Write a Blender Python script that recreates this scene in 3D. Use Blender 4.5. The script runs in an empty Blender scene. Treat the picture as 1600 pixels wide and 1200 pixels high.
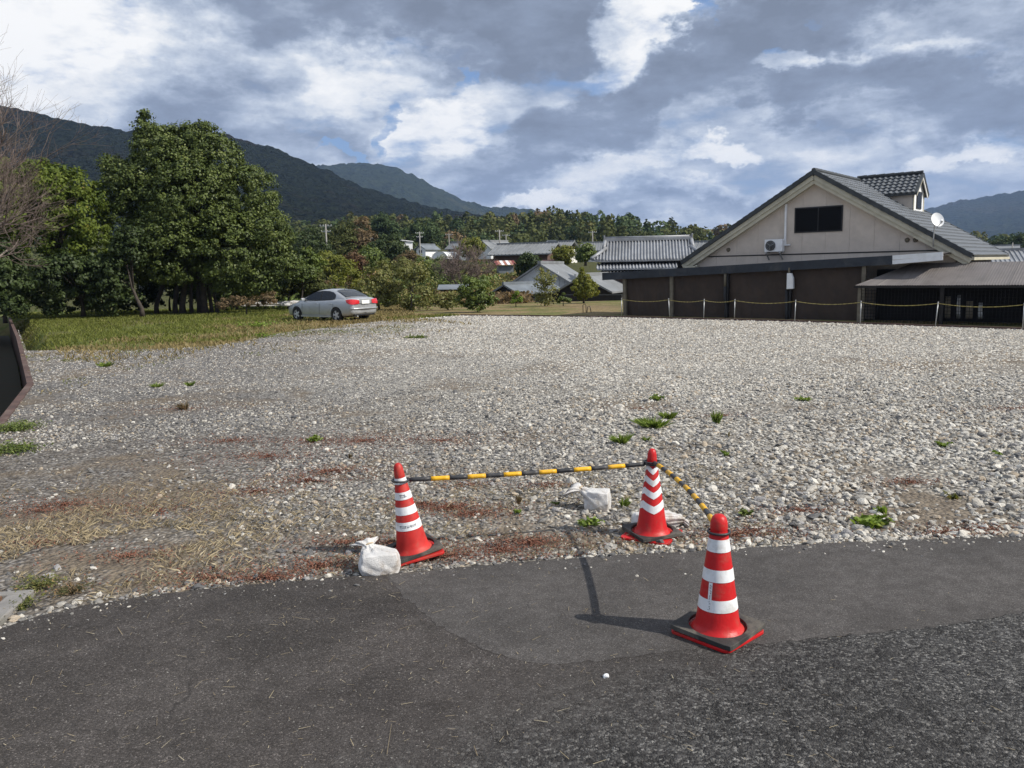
import bpy, bmesh, math, random
import numpy as np
from mathutils import Vector, Matrix, Quaternion

random.seed(7)
RNG = np.random.default_rng(11)
R = math.radians
scn = bpy.context.scene
col = scn.collection

# ------------------------------------------------------------------ camera
CAM_H, PITCH, ROLL, FPX = 2.15, R(8.0), R(-1.2), 1280.0
F_ = Vector((0, math.cos(PITCH), -math.sin(PITCH)))
U0 = Vector((0, math.sin(PITCH), math.cos(PITCH)))
R0 = Vector((1, 0, 0))
R_ = R0 * math.cos(ROLL) + U0 * math.sin(ROLL)
U_ = -R0 * math.sin(ROLL) + U0 * math.cos(ROLL)
C_ = Vector((0, 0, CAM_H))
cd = bpy.data.cameras.new('camera')
cd.sensor_width = 36.0
cd.lens = FPX / 1600.0 * 36.0
cd.clip_start = 0.05
cd.clip_end = 20000.0
cam = bpy.data.objects.new('camera', cd)
cam.matrix_world = Matrix(((R_.x, U_.x, -F_.x, 0), (R_.y, U_.y, -F_.y, 0), (R_.z, U_.z, -F_.z, CAM_H), (0, 0, 0, 1)))
col.objects.link(cam)
scn.camera = cam

# ------------------------------------------------------------------ sky, sun, exposure
SUN_AZ, SUN_EL = R(-18.5), R(40.5)          # azimuth measured from +X
sun_dir = Vector((math.cos(SUN_EL) * math.cos(SUN_AZ), math.cos(SUN_EL) * math.sin(SUN_AZ), math.sin(SUN_EL)))
SKY_STRENGTH = 0.10
SUN_STRENGTH = 5.0
EXPOSURE = 0.14


class NT:
    """tiny node-tree builder"""
    def __init__(self, tree):
        self.t = tree
        self.n = tree.nodes
        self.n.clear()

    def add(self, typ, ins=None, **props):
        nd = self.n.new(typ)
        for k, v in props.items():
            setattr(nd, k, v)
        for k, v in (ins or {}).items():
            self.set(nd, k, v)
        return nd

    def set(self, nd, k, v):
        s = nd.inputs[k]
        if isinstance(v, bpy.types.NodeSocket):
            self.t.links.new(v, s)
        elif isinstance(v, bpy.types.Node):
            self.t.links.new(v.outputs[0], s)
        else:
            s.default_value = v

    def math(self, op, a, b=0.0, c=0.0, clamp=False):
        nd = self.add('ShaderNodeMath', {0: a, 1: b, 2: c}, operation=op)
        nd.use_clamp = clamp
        return nd.outputs[0]

    def vmath(self, op, a, b=(0, 0, 0)):
        nd = self.add('ShaderNodeVectorMath', {0: a, 1: b}, operation=op)
        return nd.outputs[1] if op in ('DOT_PRODUCT', 'LENGTH', 'DISTANCE') else nd.outputs[0]

    def mix(self, fac, a, b, blend='MIX'):
        nd = self.add('ShaderNodeMix', data_type='RGBA', blend_type=blend)
        self.set(nd, 0, fac)
        self.set(nd, 6, a if not isinstance(a, tuple) else (a + (1,))[:4])
        self.set(nd, 7, b if not isinstance(b, tuple) else (b + (1,))[:4])
        return nd.outputs[2]

    def noise(self, vec, scale, detail=4.0, rough=0.55, dist=0.0):
        nd = self.add('ShaderNodeTexNoise', {'Scale': scale, 'Detail': detail, 'Roughness': rough, 'Distortion': dist})
        if vec is not None:
            self.set(nd, 'Vector', vec)
        return nd.outputs[0]

    def voro(self, vec, scale, feature='F1', out=0, rand=1.0):
        nd = self.add('ShaderNodeTexVoronoi', {'Scale': scale, 'Randomness': rand}, feature=feature)
        if vec is not None:
            self.set(nd, 'Vector', vec)
        return nd.outputs[out]

    def ramp(self, fac, stops, interp='LINEAR'):
        nd = self.add('ShaderNodeValToRGB', {0: fac})
        cr = nd.color_ramp
        cr.interpolation = interp
        while len(cr.elements) < len(stops):
            cr.elements.new(0.5)
        for e, (p, c) in zip(cr.elements, stops):
            e.position = p
            e.color = (c, c, c, 1) if isinstance(c, (int, float)) else (tuple(c) + (1,))[:4]
        return nd.outputs[0]

    def map(self, v, a, b, c=0.0, d=1.0, smooth=True):
        nd = self.add('ShaderNodeMapRange', {0: v, 1: a, 2: b, 3: c, 4: d})
        nd.interpolation_type = 'SMOOTHSTEP' if smooth else 'LINEAR'
        return nd.outputs[0]


def pixdir(x, y):
    d = F_ + R_ * ((x - 800) / FPX) + U_ * ((600 - y) / FPX)
    return d


def build_world():
    w = bpy.data.worlds.new('World')
    scn.world = w
    w.use_nodes = True
    T = NT(w.node_tree)
    tc = T.add('ShaderNodeTexCoord')
    D = tc.outputs['Generated']
    sky = T.add('ShaderNodeTexSky', sky_type='NISHITA', sun_disc=False, sun_elevation=SUN_EL,
                sun_rotation=math.pi / 2 - SUN_AZ, altitude=100.0, air_density=1.0, dust_density=1.2, ozone_density=1.3)
    nrm = T.vmath('NORMALIZE', D)
    sep = T.add('ShaderNodeSeparateXYZ', {0: nrm})
    zc = T.math('MAXIMUM', sep.outputs[2], 0.0)
    den = T.math('ADD', zc, 0.18)
    pl = T.add('ShaderNodeCombineXYZ', {0: T.math('DIVIDE', sep.outputs[0], den), 1: T.math('DIVIDE', sep.outputs[1], den), 2: 0.0}).outputs[0]
    # cloud masses: the photo's big clouds as soft lobes in the sky, the rest of the dome is plain fractal cloud
    # (x, y, half width deg, half height deg, tilt deg, weight)
    dark = [(520, 5, 11, 2.6, 2, 0.75), (800, 35, 8, 3.0, 4, 1.0), (900, 75, 4.5, 1.6, 12, 0.7), (230, 155, 6.5, 2.6, -4, 0.62), (340, 95, 4, 2, 0, 0.35), (1200, 60, 9, 3.2, 22, 0.95), (1060, 130, 6, 2.0, 25, 0.85),
            (900, 215, 7, 2.2, 24, 0.8), (800, 260, 5, 1.8, 15, 0.55), (1330, 135, 8, 1.6, 4, 0.75), (1560, 150, 6, 2.2, 6, 0.7), (1450, 190, 7, 1.2, 3, 0.4), (400, 235, 8, 1.6, 0, 0.35), (1000, 320, 8, 1.1, 0, 0.5), (700, 100, 4, 1.4, 0, .3), (1540, 30, 7, 2.0, 0, 0.35)]
    bright = [(90, 70, 9, 4.5, 0, 0.95), (20, 150, 4, 3, 0, 0.7), (985, 75, 2.6, 2.4, 40, 1.25), (1020, 15, 4.0, 1.6, 30, 1.0), (670, 200, 4.2, 1.9, 8, 1.0), (560, 130, 5, 2.0, 0, 0.55), (690, 80, 3.5, 1.0, 0, 0.5), (1215, 112, 3.0, 0.7, 0, 0.95),
              (1125, 235, 2.6, 0.9, 8, 1.0), (860, 308, 3.2, 0.6, 4, 0.8), (1010, 255, 4, 1.0, 18, 0.5), (1500, 248, 4.0, 0.7, 4, 0.75), (1440, 255, 2, 0.5, 0, 0.6), (600, 225, 2, 0.9, 20, .5), (1060, 300, 5, .5, 0, .4), (1400, 90, 4, 0.8, 4, 0.35)]
    gaps = [(1195, 97, 1.6, 0.5, 0, 1.0), (1290, 12, 1.2, 0.6, 0, 0.9), (1080, 30, 1.2, 0.9, 60, 0.8), (520, 238, 2.2, 0.35, 0, 1.0), (730, 128, 1.5, 0.5, 10, 0.7), (590, 200, 0.8, 1.2, 10, 0.6), (1250, 62, 1, .4, 0, .5)]
    w1 = T.add('ShaderNodeTexNoise', {'Vector': T.vmath('MULTIPLY', nrm, (1, 1, 1.6)), 'Scale': 9.0, 'Detail': 6.0, 'Roughness': 0.62}).outputs[1]
    wv = T.vmath('MULTIPLY', T.vmath('SUBTRACT', w1, (0.5, 0.5, 0.5)), (0.20, 0.20, 0.13))
    dw = T.vmath('ADD', nrm, wv)

    sw = T.add('ShaderNodeSeparateXYZ', {0: dw}).outputs
    yy = T.math('MAXIMUM', sw[1], 0.05)
    chart = T.add('ShaderNodeCombineXYZ', {0: T.math('DIVIDE', sw[0], yy), 1: T.math('DIVIDE', sw[2], yy), 2: 1.0}).outputs[0]
    front = T.map(sep.outputs[1], 0.15, 0.35, 0.0, 1.0)

    def lobes(ls):
        acc = None
        for (x, y, a, b, tilt, wgt) in ls:
            v = pixdir(x, y)
            cx, cz = v.x / v.y, v.z / v.y
            ct, st = math.cos(R(tilt)), math.sin(R(tilt))
            a_, b_ = R(a) * (1 + cx * cx), R(b) * math.sqrt(1 + cx * cx)
            e1 = (ct / a_, st / a_, -(ct * cx + st * cz) / a_)
            e2 = (-st / b_, ct / b_, -(-st * cx + ct * cz) / b_)
            u = T.vmath('DOT_PRODUCT', chart, e1); w_ = T.vmath('DOT_PRODUCT', chart, e2)
            q = T.math('MULTIPLY_ADD', u, u, T.math('MULTIPLY', w_, w_))
            m = T.map(q, 1.5, 0.25, 0.0, wgt)
            acc = m if acc is None else T.math('MAXIMUM', acc, m)
        return T.math('MULTIPLY', acc, front)
    ld, lb, lg = lobes(dark), lobes(bright), lobes(gaps)
    n1 = T.noise(pl, 1.1, 4.0, 0.56)
    n2 = T.noise(T.vmath('ADD', pl, (3.7, 1.9, 0.4)), 2.7, 7.0, 0.6)
    n3 = T.noise(T.vmath('MULTIPLY', nrm, (1, 1, 2.2)), 13.0, 6.0, 0.62)
    shade = T.math('ADD', T.math('MULTIPLY', n1, 0.20), T.math('ADD', T.math('MULTIPLY', n2, 0.42), T.math('MULTIPLY', n3, 0.46)))
    shade = T.math('ADD', T.math('MULTIPLY', T.math('SUBTRACT', shade, 0.54), 1.6), 0.535)
    shade = T.math('ADD', shade, T.math('SUBTRACT', T.math('MULTIPLY', lb, 0.30), T.math('MULTIPLY', ld, 0.33)))
    k = 1.0 / SKY_STRENGTH
    def s(c): return tuple(v * k for v in c)
    cloud = T.ramp(shade, [(0.14, (0.185, 0.215, 0.275)), (0.34, (0.25, 0.295, 0.385)), (0.49, (0.41, 0.47, 0.575)), (0.61, (0.62, 0.67, 0.745)), (0.71, (0.84, 0.855, 0.87)), (0.84, (1.0, 0.99, 0.965))])
    cloud = T.vmath('SCALE', cloud)
    cloud.node.inputs['Scale'].default_value = k
    blue = T.mix(0.5, sky.outputs[0], s((0.16, 0.31, 0.66)))
    cov = T.math('ADD', n2, T.math('MULTIPLY', n3, 0.6))
    cov = T.math('ADD', cov, T.math('SUBTRACT', T.math('MULTIPLY', ld, 0.25), T.math('MULTIPLY', lg, 0.38)))
    cover = T.map(cov, 0.46, 0.80, 0.0, 1.0)
    out = T.mix(cover, blue, cloud)
    # thin veil towards the horizon
    hz = T.map(sep.outputs[2], 0.0, 0.10, 0.35, 0.0)
    out = T.mix(hz, out, s((0.47, 0.53, 0.63)))
    bg = T.add('ShaderNodeBackground', {'Color': out, 'Strength': SKY_STRENGTH})
    o = T.add('ShaderNodeOutputWorld')
    T.t.links.new(bg.outputs[0], o.inputs[0])


build_world()
sd = bpy.data.lights.new('sun', 'SUN')
sd.energy = SUN_STRENGTH
sd.angle = R(0.53)
sd.color = (1.0, 0.94, 0.84)
so = bpy.data.objects.new('sun', sd)
so.rotation_euler = sun_dir.to_track_quat('Z', 'Y').to_euler()
so.location = (30, -10, 40)
col.objects.link(so)
vs = scn.view_settings
vs.view_transform = 'Standard'
vs.look = 'None'
vs.exposure = EXPOSURE
vs.gamma = 1.0
vs.use_curve_mapping = False
scn.cycles.max_bounces = 6
scn.cycles.transparent_max_bounces = 8
scn.cycles.volume_bounces = 0


# ------------------------------------------------------------------ helpers
def at(x, y, Y):
    """point at depth Y on the sight line through photo pixel (x, y)"""
    d = pixdir(x, y)
    return C_ + d * (Y / d.y)


def gp(x, y, z=0.0):
    d = pixdir(x, y)
    return C_ + d * ((z - CAM_H) / d.z)


def tag(o, label=None, cat=None, group=None, kind=None):
    if label: o['label'] = label
    if cat: o['category'] = cat
    if group: o['group'] = group
    if kind: o['kind'] = kind
    return o


def thing(name, label, cat, loc=(0, 0, 0), rotz=0.0, group=None):
    o = bpy.data.objects.new(name, None)
    col.objects.link(o)
    o.empty_display_size = 0.2
    o.location = loc
    o.rotation_euler = (0, 0, rotz)
    return tag(o, label, cat, group)


def link(name, me, mat=None, parent=None, loc=None):
    o = bpy.data.objects.new(name, me)
    col.objects.link(o)
    if mat is not None and not me.materials:
        me.materials.append(mat)
    if parent is not None:
        o.parent = parent
    if loc is not None:
        o.location = loc
    return o


def mesh_np(name, V, F, attrs=None):
    """V (n,3), F (m,k) arrays -> mesh"""
    V = np.asarray(V, dtype=np.float32)
    F = np.asarray(F, dtype=np.int32)
    me = bpy.data.meshes.new(name)
    me.vertices.add(len(V))
    me.vertices.foreach_set('co', V.ravel())
    m, k = F.shape
    me.loops.add(m * k)
    me.loops.foreach_set('vertex_index', F.ravel())
    me.polygons.add(m)
    me.polygons.foreach_set('loop_start', np.arange(0, m * k, k, dtype=np.int32))
    me.update(calc_edges=True)
    for an, arr in (attrs or {}).items():
        a = me.attributes.new(an, 'FLOAT', 'POINT') if arr.ndim == 1 else me.attributes.new(an, 'FLOAT_COLOR', 'POINT')
        a.data.foreach_set('value' if arr.ndim == 1 else 'color', np.asarray(arr, dtype=np.float32).ravel())
    return me


class MB:
    """collects polygons of one part"""
    def __init__(self):
        self.v = []
        self.f = []

    def poly(self, pts):
        i = len(self.v)
        self.v += [tuple(p) for p in pts]
        self.f.append(tuple(range(i, i + len(pts))))
        return self

    def box(self, c, s, rz=0.0, rx=0.0, ry=0.0):
        M = Matrix.Translation(Vector(c)) @ Matrix.Rotation(rz, 4, 'Z') @ Matrix.Rotation(ry, 4, 'Y') @ Matrix.Rotation(rx, 4, 'X')
        i = len(self.v)
        for x, y, z in ((-1, -1, -1), (1, -1, -1), (1, 1, -1), (-1, 1, -1), (-1, -1, 1), (1, -1, 1), (1, 1, 1), (-1, 1, 1)):
            self.v.append(tuple(M @ Vector((x * s[0] / 2, y * s[1] / 2, z * s[2] / 2))))
        for f in ((0, 3, 2, 1), (4, 5, 6, 7), (0, 1, 5, 4), (1, 2, 6, 5), (2, 3, 7, 6), (3, 0, 4, 7)):
            self.f.append(tuple(i + k for k in f))
        return self

    def box2(self, a, b):
        return self.box([(a[k] + b[k]) / 2 for k in range(3)], [abs(b[k] - a[k]) for k in range(3)])

    def bar(self, a, b, w, h, up=(0, 0, 1)):
        """box beam from a to b"""
        a, b = Vector(a), Vector(b)
        d = (b - a).normalized()
        s = d.cross(Vector(up))
        if s.length < 1e-4: s = d.cross(Vector((1, 0, 0)))
        s.normalize()
        u = s.cross(d).normalized()
        i = len(self.v)
        for p in (a, b):
            for q in ((-1, -1), (1, -1), (1, 1), (-1, 1)):
                self.v.append(tuple(p + s * q[0] * w / 2 + u * q[1] * h / 2))
        for f in ((0, 1, 2, 3), (7, 6, 5, 4), (0, 4, 5, 1), (1, 5, 6, 2), (2, 6, 7, 3), (3, 7, 4, 0)):
            self.f.append(tuple(i + k for k in f))
        return self

    def tube(self, pts, radii, n=8, cap=True):
        pts = [Vector(p) for p in pts]
        if isinstance(radii, (int, float)): radii = [radii] * len(pts)
        i0 = len(self.v)
        prev = None
        for k, p in enumerate(pts):
            d = (pts[min(k + 1, len(pts) - 1)] - pts[max(k - 1, 0)])
            if d.length < 1e-9: d = Vector((0, 0, 1))
            d.normalize()
            if prev is None:
                a = d.cross(Vector((0, 0, 1)))
                if a.length < 0.05: a = d.cross(Vector((1, 0, 0)))
            else:
                a = prev - d * prev.dot(d)
                if a.length < 1e-6: a = d.cross(Vector((1, 0, 0)))
            a.normalize(); prev = a
            b = d.cross(a)
            for j in range(n):
                t = 2 * math.pi * j / n
                self.v.append(tuple(p + (a * math.cos(t) + b * math.sin(t)) * radii[k]))
        for k in range(len(pts) - 1):
            for j in range(n):
                self.f.append((i0 + k * n + j, i0 + k * n + (j + 1) % n, i0 + (k + 1) * n + (j + 1) % n, i0 + (k + 1) * n + j))
        if cap:
            self.f.append(tuple(i0 + j for j in range(n))[::-1])
            self.f.append(tuple(i0 + (len(pts) - 1) * n + j for j in range(n)))
        return self

    def lathe(self, prof, n=32, c=(0, 0, 0)):
        i0 = len(self.v)
        for r, z in prof:
            for j in range(n):
                t = 2 * math.pi * j / n
                self.v.append((c[0] + r * math.cos(t), c[1] + r * math.sin(t), c[2] + z))
        for k in range(len(prof) - 1):
            for j in range(n):
                self.f.append((i0 + k * n + j, i0 + k * n + (j + 1) % n, i0 + (k + 1) * n + (j + 1) % n, i0 + (k + 1) * n + j))
        return self

    def grid(self, P):
        """P: rows of points"""
        i0 = len(self.v)
        w = len(P[0])
        for r in P: self.v += [tuple(p) for p in r]
        for a in range(len(P) - 1):
            for b in range(w - 1):
                self.f.append((i0 + a * w + b, i0 + a * w + b + 1, i0 + (a + 1) * w + b + 1, i0 + (a + 1) * w + b))
        return self

    def prism(self, pts, h0, h1, axis='z'):
        """outline extruded; axis z: pts (x,y); axis y: pts (x,z); axis x: pts (y,z)"""
        def m(p, h):
            return {'z': (p[0], p[1], h), 'y': (p[0], h, p[1]), 'x': (h, p[0], p[1])}[axis]
        n = len(pts)
        i = len(self.v)
        self.v += [m(p, h0) for p in pts] + [m(p, h1) for p in pts]
        self.f.append(tuple(i + k for k in range(n))[::-1])
        self.f.append(tuple(i + n + k for k in range(n)))
        for k in range(n):
            self.f.append((i + k, i + (k + 1) % n, i + n + (k + 1) % n, i + n + k))
        return self

    def mesh(self, name, smooth=False, fix=True):
        me = bpy.data.meshes.new(name)
        me.from_pydata(self.v, [], self.f)
        if fix:
            bm = bmesh.new(); bm.from_mesh(me)
            bmesh.ops.recalc_face_normals(bm, faces=bm.faces)
            bm.to_mesh(me); bm.free()
        if smooth:
            me.polygons.foreach_set('use_smooth', [True] * len(me.polygons))
        return me

    def build(self, name, mat, parent=None, smooth=False, bevel=0.0, sub=0, loc=None, fix=True):
        o = link(name, self.mesh(name, smooth, fix), mat, parent, loc)
        if sub:
            m = o.modifiers.new('sub', 'SUBSURF'); m.levels = sub; m.render_levels = sub
        if bevel:
            m = o.modifiers.new('bev', 'BEVEL'); m.width = bevel; m.segments = 2; m.limit_method = 'ANGLE'
        return o


def smooth_angle(o, deg=40):
    me = o.data
    me.polygons.foreach_set('use_smooth', [True] * len(me.polygons))
    me.set_sharp_from_angle(angle=R(deg))
    return o


def copy_tree(o, parent=None):
    c = o.copy(); col.objects.link(c); c.parent = parent
    for ch in list(o.children): copy_tree(ch, c)
    return c


# numpy value noise
_perm = np.random.default_rng(5).random((256, 256)).astype(np.float32)
def vnoise(x, y):
    xi = np.floor(x).astype(int); yi = np.floor(y).astype(int)
    fx = x - xi; fy = y - yi
    fx = fx * fx * (3 - 2 * fx); fy = fy * fy * (3 - 2 * fy)
    a = _perm[xi & 255, yi & 255]; b = _perm[(xi + 1) & 255, yi & 255]
    c = _perm[xi & 255, (yi + 1) & 255]; d = _perm[(xi + 1) & 255, (yi + 1) & 255]
    return (a * (1 - fx) + b * fx) * (1 - fy) + (c * (1 - fx) + d * fx) * fy
def fbm(x, y, o=4):
    s = 0; amp = 0.5; tot = 0
    for k in range(o):
        s = s + amp * vnoise(x * 2 ** k + 17.3 * k, y * 2 ** k + 9.1 * k); tot += amp; amp *= 0.5
    return s / tot


# ------------------------------------------------------------------ materials
MATS = {}
def pmat(name, color, rough=0.6, metal=0.0, var=0.12, scale=6.0, bump=0.0, bscale=40.0, spec=0.4, dirt=None, dscale=1.5, coat=0.0, trans=0.0, coords='Object', damt=0.6):
    """general painted / plain surface with grain and blotches"""
    m = bpy.data.materials.new(name); m.use_nodes = True
    T = NT(m.node_tree)
    tc = T.add('ShaderNodeTexCoord').outputs[coords]
    n = T.noise(tc, scale, 6.0, 0.6)
    c = T.mix(T.map(n, 0.3, 0.7, 0, 1), tuple(v * (1 - var) for v in color), tuple(min(1, v * (1 + var)) for v in color))
    if dirt:
        n2 = T.noise(tc, dscale, 7.0, 0.65, 0.4)
        c = T.mix(T.math('MULTIPLY', T.map(n2, 0.48, 0.68, 0, 1), damt), c, dirt)
    b = T.add('ShaderNodeBsdfPrincipled', {'Base Color': c, 'Metallic': metal, 'Specular IOR Level': spec, 'Coat Weight': coat, 'Transmission Weight': trans})
    T.set(b, 'Roughness', T.map(n, 0.2, 0.8, max(0.02, rough - 0.08), min(1, rough + 0.08)))
    if bump:
        bn = T.noise(tc, bscale, 5.0, 0.6)
        T.set(b, 'Normal', T.add('ShaderNodeBump', {'Height': bn, 'Strength': bump, 'Distance': 0.01}).outputs[0])
    o = T.add('ShaderNodeOutputMaterial')
    T.t.links.new(b.outputs[0], o.inputs[0])
    MATS[name] = m
    return m


def leaf_mat(name, dark, light, trans=0.35, rough=0.5, tip=None, sp=0.35):
    m = bpy.data.materials.new(name); m.use_nodes = True
    T = NT(m.node_tree)
    a = T.add('ShaderNodeAttribute', attribute_name='rnd')
    stops = [(0.0, dark), (0.8, light)] + ([(1.0, tip)] if tip else [])
    c = T.ramp(a.outputs['Fac'], stops)
    b = T.add('ShaderNodeBsdfPrincipled', {'Base Color': c, 'Roughness': rough, 'Specular IOR Level': sp})
    t = T.add('ShaderNodeBsdfTranslucent', {'Color': T.mix(1.0, c, (1.0, 1.0, 0.55), 'MULTIPLY')})
    mx = T.add('ShaderNodeMixShader', {0: trans, 1: b.outputs[0], 2: t.outputs[0]})
    o = T.add('ShaderNodeOutputMaterial')
    T.t.links.new(mx.outputs[0], o.inputs[0])
    MATS[name] = m
    return m


def attr_mat(name, attr='col', typ='GEOMETRY', rough=0.8, bump=0.0, mul=None):
    m = bpy.data.materials.new(name); m.use_nodes = True
    T = NT(m.node_tree)
    a = T.add('ShaderNodeAttribute', attribute_name=attr, attribute_type=typ)
    tc = T.add('ShaderNodeTexCoord').outputs['Object']
    n = T.noise(tc, 3.0 if typ == 'INSTANCER' else 30.0, 5.0, 0.6)
    c = T.mix(1.0, a.outputs['Color'], T.ramp(n, [(0.3, 0.72), (0.7, 1.0)]), 'MULTIPLY')
    b = T.add('ShaderNodeBsdfPrincipled', {'Base Color': c, 'Roughness': rough, 'Specular IOR Level': 0.25})
    if bump:
        T.set(b, 'Normal', T.add('ShaderNodeBump', {'Height': n, 'Strength': bump, 'Distance': 0.2}).outputs[0])
    o = T.add('ShaderNodeOutputMaterial')
    T.t.links.new(b.outputs[0], o.inputs[0])
    MATS[name] = m
    return m


def glass_mat(name, color=(0.012, 0.014, 0.016), rough=0.05, spec=0.45):
    m = bpy.data.materials.new(name); m.use_nodes = True
    T = NT(m.node_tree)
    b = T.add('ShaderNodeBsdfPrincipled', {'Base Color': color + (1,), 'Roughness': rough, 'Specular IOR Level': spec})
    o = T.add('ShaderNodeOutputMaterial')
    T.t.links.new(b.outputs[0], o.inputs[0])
    return m


M_red = pmat('cone_red', (0.52, 0.012, 0.014), 0.42, var=0.10, scale=9, dirt=(0.36, 0.07, 0.05), dscale=7, spec=0.35, bump=0.2, bscale=60, damt=0.7)
M_redf = pmat('cone_red_faded', (0.48, 0.020, 0.016), 0.55, var=0.16, scale=9, dirt=(0.36, 0.10, 0.07), dscale=6, damt=0.8)
M_refl = pmat('reflective_white', (0.80, 0.81, 0.82), 0.38, var=0.04, scale=14, dirt=(0.50, 0.48, 0.44), dscale=11, damt=0.6)
M_ink = pmat('sticker_ink', (0.03, 0.03, 0.05), 0.6)
M_rubber = pmat('rubber_weight', (0.035, 0.034, 0.033), 0.75, var=0.3, scale=8, bump=0.4, bscale=70, dirt=(0.15, 0.135, 0.11), dscale=4, damt=0.7)
M_black = pmat('black_plastic', (0.018, 0.018, 0.02), 0.5, var=0.25)
M_barblk = pmat('bar_black', (0.03, 0.031, 0.035), 0.45, var=0.25, dirt=(0.12, 0.11, 0.10), dscale=9, damt=0.5)
M_baryel = pmat('bar_yellow', (0.74, 0.40, 0.015), 0.45, var=0.12, dirt=(0.45, 0.30, 0.10), dscale=9, damt=0.5)
M_bag = pmat('woven_bag', (0.60, 0.59, 0.58), 0.75, var=0.12, scale=12, bump=0.8, bscale=120, dirt=(0.33, 0.28, 0.23), dscale=7, damt=0.9)
M_twine = pmat('twine', (0.45, 0.36, 0.24), 0.8)
M_silver = pmat('silver_paint', (0.47, 0.485, 0.50), 0.34, metal=0.55, var=0.03, spec=0.5, coat=0.5, dirt=(0.33, 0.32, 0.30), dscale=1.2, damt=0.3)
M_glass = glass_mat('dark_glass')
M_glass2 = glass_mat('window_glass', (0.005, 0.005, 0.006), 0.25, 0.10)
M_taill = pmat('tail_lamp', (0.55, 0.012, 0.015), 0.15, var=0.2, scale=14, spec=0.6, coat=0.6)
M_plate = pmat('number_plate', (0.78, 0.79, 0.76), 0.5, var=0.03)
M_tyre = pmat('tyre', (0.022, 0.022, 0.022), 0.85, var=0.3)
M_rim = pmat('wheel_rim', (0.55, 0.56, 0.57), 0.4, metal=0.4, var=0.1)
M_cream = pmat('cream_trim', (0.50, 0.47, 0.37), 0.6, var=0.08, dirt=(0.30, 0.28, 0.22), dscale=1.2)
M_siding = pmat('siding_panel', (0.56, 0.49, 0.425), 0.75, var=0.06, scale=3, bump=0.25, bscale=120, dirt=(0.44, 0.385, 0.335), dscale=0.8, damt=0.5)
M_whitew = pmat('white_wall', (0.72, 0.71, 0.68), 0.7, var=0.05, dirt=(0.45, 0.43, 0.39), dscale=0.7)
M_tile = pmat('roof_tile_grey', (0.125, 0.135, 0.148), 0.42, var=0.3, scale=2.2, dirt=(0.08, 0.085, 0.085), dscale=1.0, spec=0.5)
M_tilel = pmat('silver_grey_tile', (0.27, 0.28, 0.30), 0.42, var=0.18, scale=1.2, dirt=(0.13, 0.13, 0.13), dscale=0.6, spec=0.5)
M_tilev = pmat('verge_tile', (0.042, 0.047, 0.05), 0.45, var=0.3, scale=3)
M_fascia = pmat('navy_fascia', (0.022, 0.028, 0.038), 0.55, var=0.3, scale=2, dirt=(0.07, 0.072, 0.075), dscale=1.5)
M_curtain = pmat('brown_sheet', (0.052, 0.037, 0.029), 0.8, var=0.2, scale=2.0, bump=0.3, bscale=12, dirt=(0.035, 0.027, 0.022), dscale=0.8)
M_postc = pmat('weathered_post', (0.16, 0.14, 0.105), 0.8, var=0.2, scale=5)
M_net = pmat('black_netting', (0.012, 0.012, 0.013), 0.9, var=0.3)
M_corr = pmat('corrugated_sheet', (0.155, 0.14, 0.135), 0.6, var=0.12, scale=1.5, dirt=(0.09, 0.08, 0.075), dscale=0.8, metal=0.0)
M_white = pmat('white_paint', (0.78, 0.79, 0.80), 0.5, var=0.04, dirt=(0.5, 0.5, 0.48), dscale=2, damt=0.3)
M_galv = pmat('galvanised', (0.42, 0.43, 0.43), 0.45, metal=0.6, var=0.12)
M_chain = pmat('chain_yellow', (0.36, 0.30, 0.10), 0.6, var=0.3, scale=20)
M_rustwood = pmat('edging_board', (0.085, 0.05, 0.042), 0.85, var=0.3, scale=3, dirt=(0.16, 0.12, 0.10), dscale=2)
M_conc = pmat('concrete', (0.215, 0.205, 0.195), 0.85, var=0.12, scale=5, bump=0.5, bscale=50, dirt=(0.15, 0.15, 0.12), dscale=2.0)
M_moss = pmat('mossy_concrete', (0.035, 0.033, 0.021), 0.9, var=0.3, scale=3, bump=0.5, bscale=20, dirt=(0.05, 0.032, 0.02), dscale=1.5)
M_rust = pmat('rusty_grate', (0.16, 0.095, 0.06), 0.8, var=0.3, scale=20)
M_bark = pmat('bark', (0.055, 0.045, 0.037), 0.9, var=0.3, scale=4, bump=0.8, bscale=18)
M_barkg = pmat('grey_bark', (0.20, 0.17, 0.145), 0.9, var=0.25, scale=5, bump=0.5, bscale=25)
M_twig = pmat('twig_brown', (0.17, 0.13, 0.112), 0.9, var=0.25, scale=2)
M_stem = pmat('green_stem', (0.07, 0.09, 0.03), 0.8, var=0.2)
M_dkwood = pmat('dark_boards', (0.02, 0.018, 0.017), 0.8, var=0.3, scale=6)
M_brownw = pmat('brown_wall', (0.10, 0.06, 0.045), 0.85, var=0.2, scale=2)
M_redroof = pmat('red_iron_roof', (0.17, 0.035, 0.03), 0.6, var=0.2, scale=2)
M_rustroof = pmat('rusty_iron_roof', (0.32, 0.13, 0.09), 0.7, var=0.25, scale=1.5, dirt=(0.62, 0.50, 0.45), dscale=1.0)
M_bluegrey = pmat('blue_grey_sheet', (0.16, 0.18, 0.20), 0.5, var=0.2, scale=1.0)
M_greytile = pmat('plain_grey_roof', (0.20, 0.21, 0.22), 0.55, var=0.15, scale=0.8, dirt=(0.13, 0.13, 0.13), dscale=0.5)
M_pole = pmat('pole_concrete', (0.26, 0.25, 0.235), 0.8, var=0.1)

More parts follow.
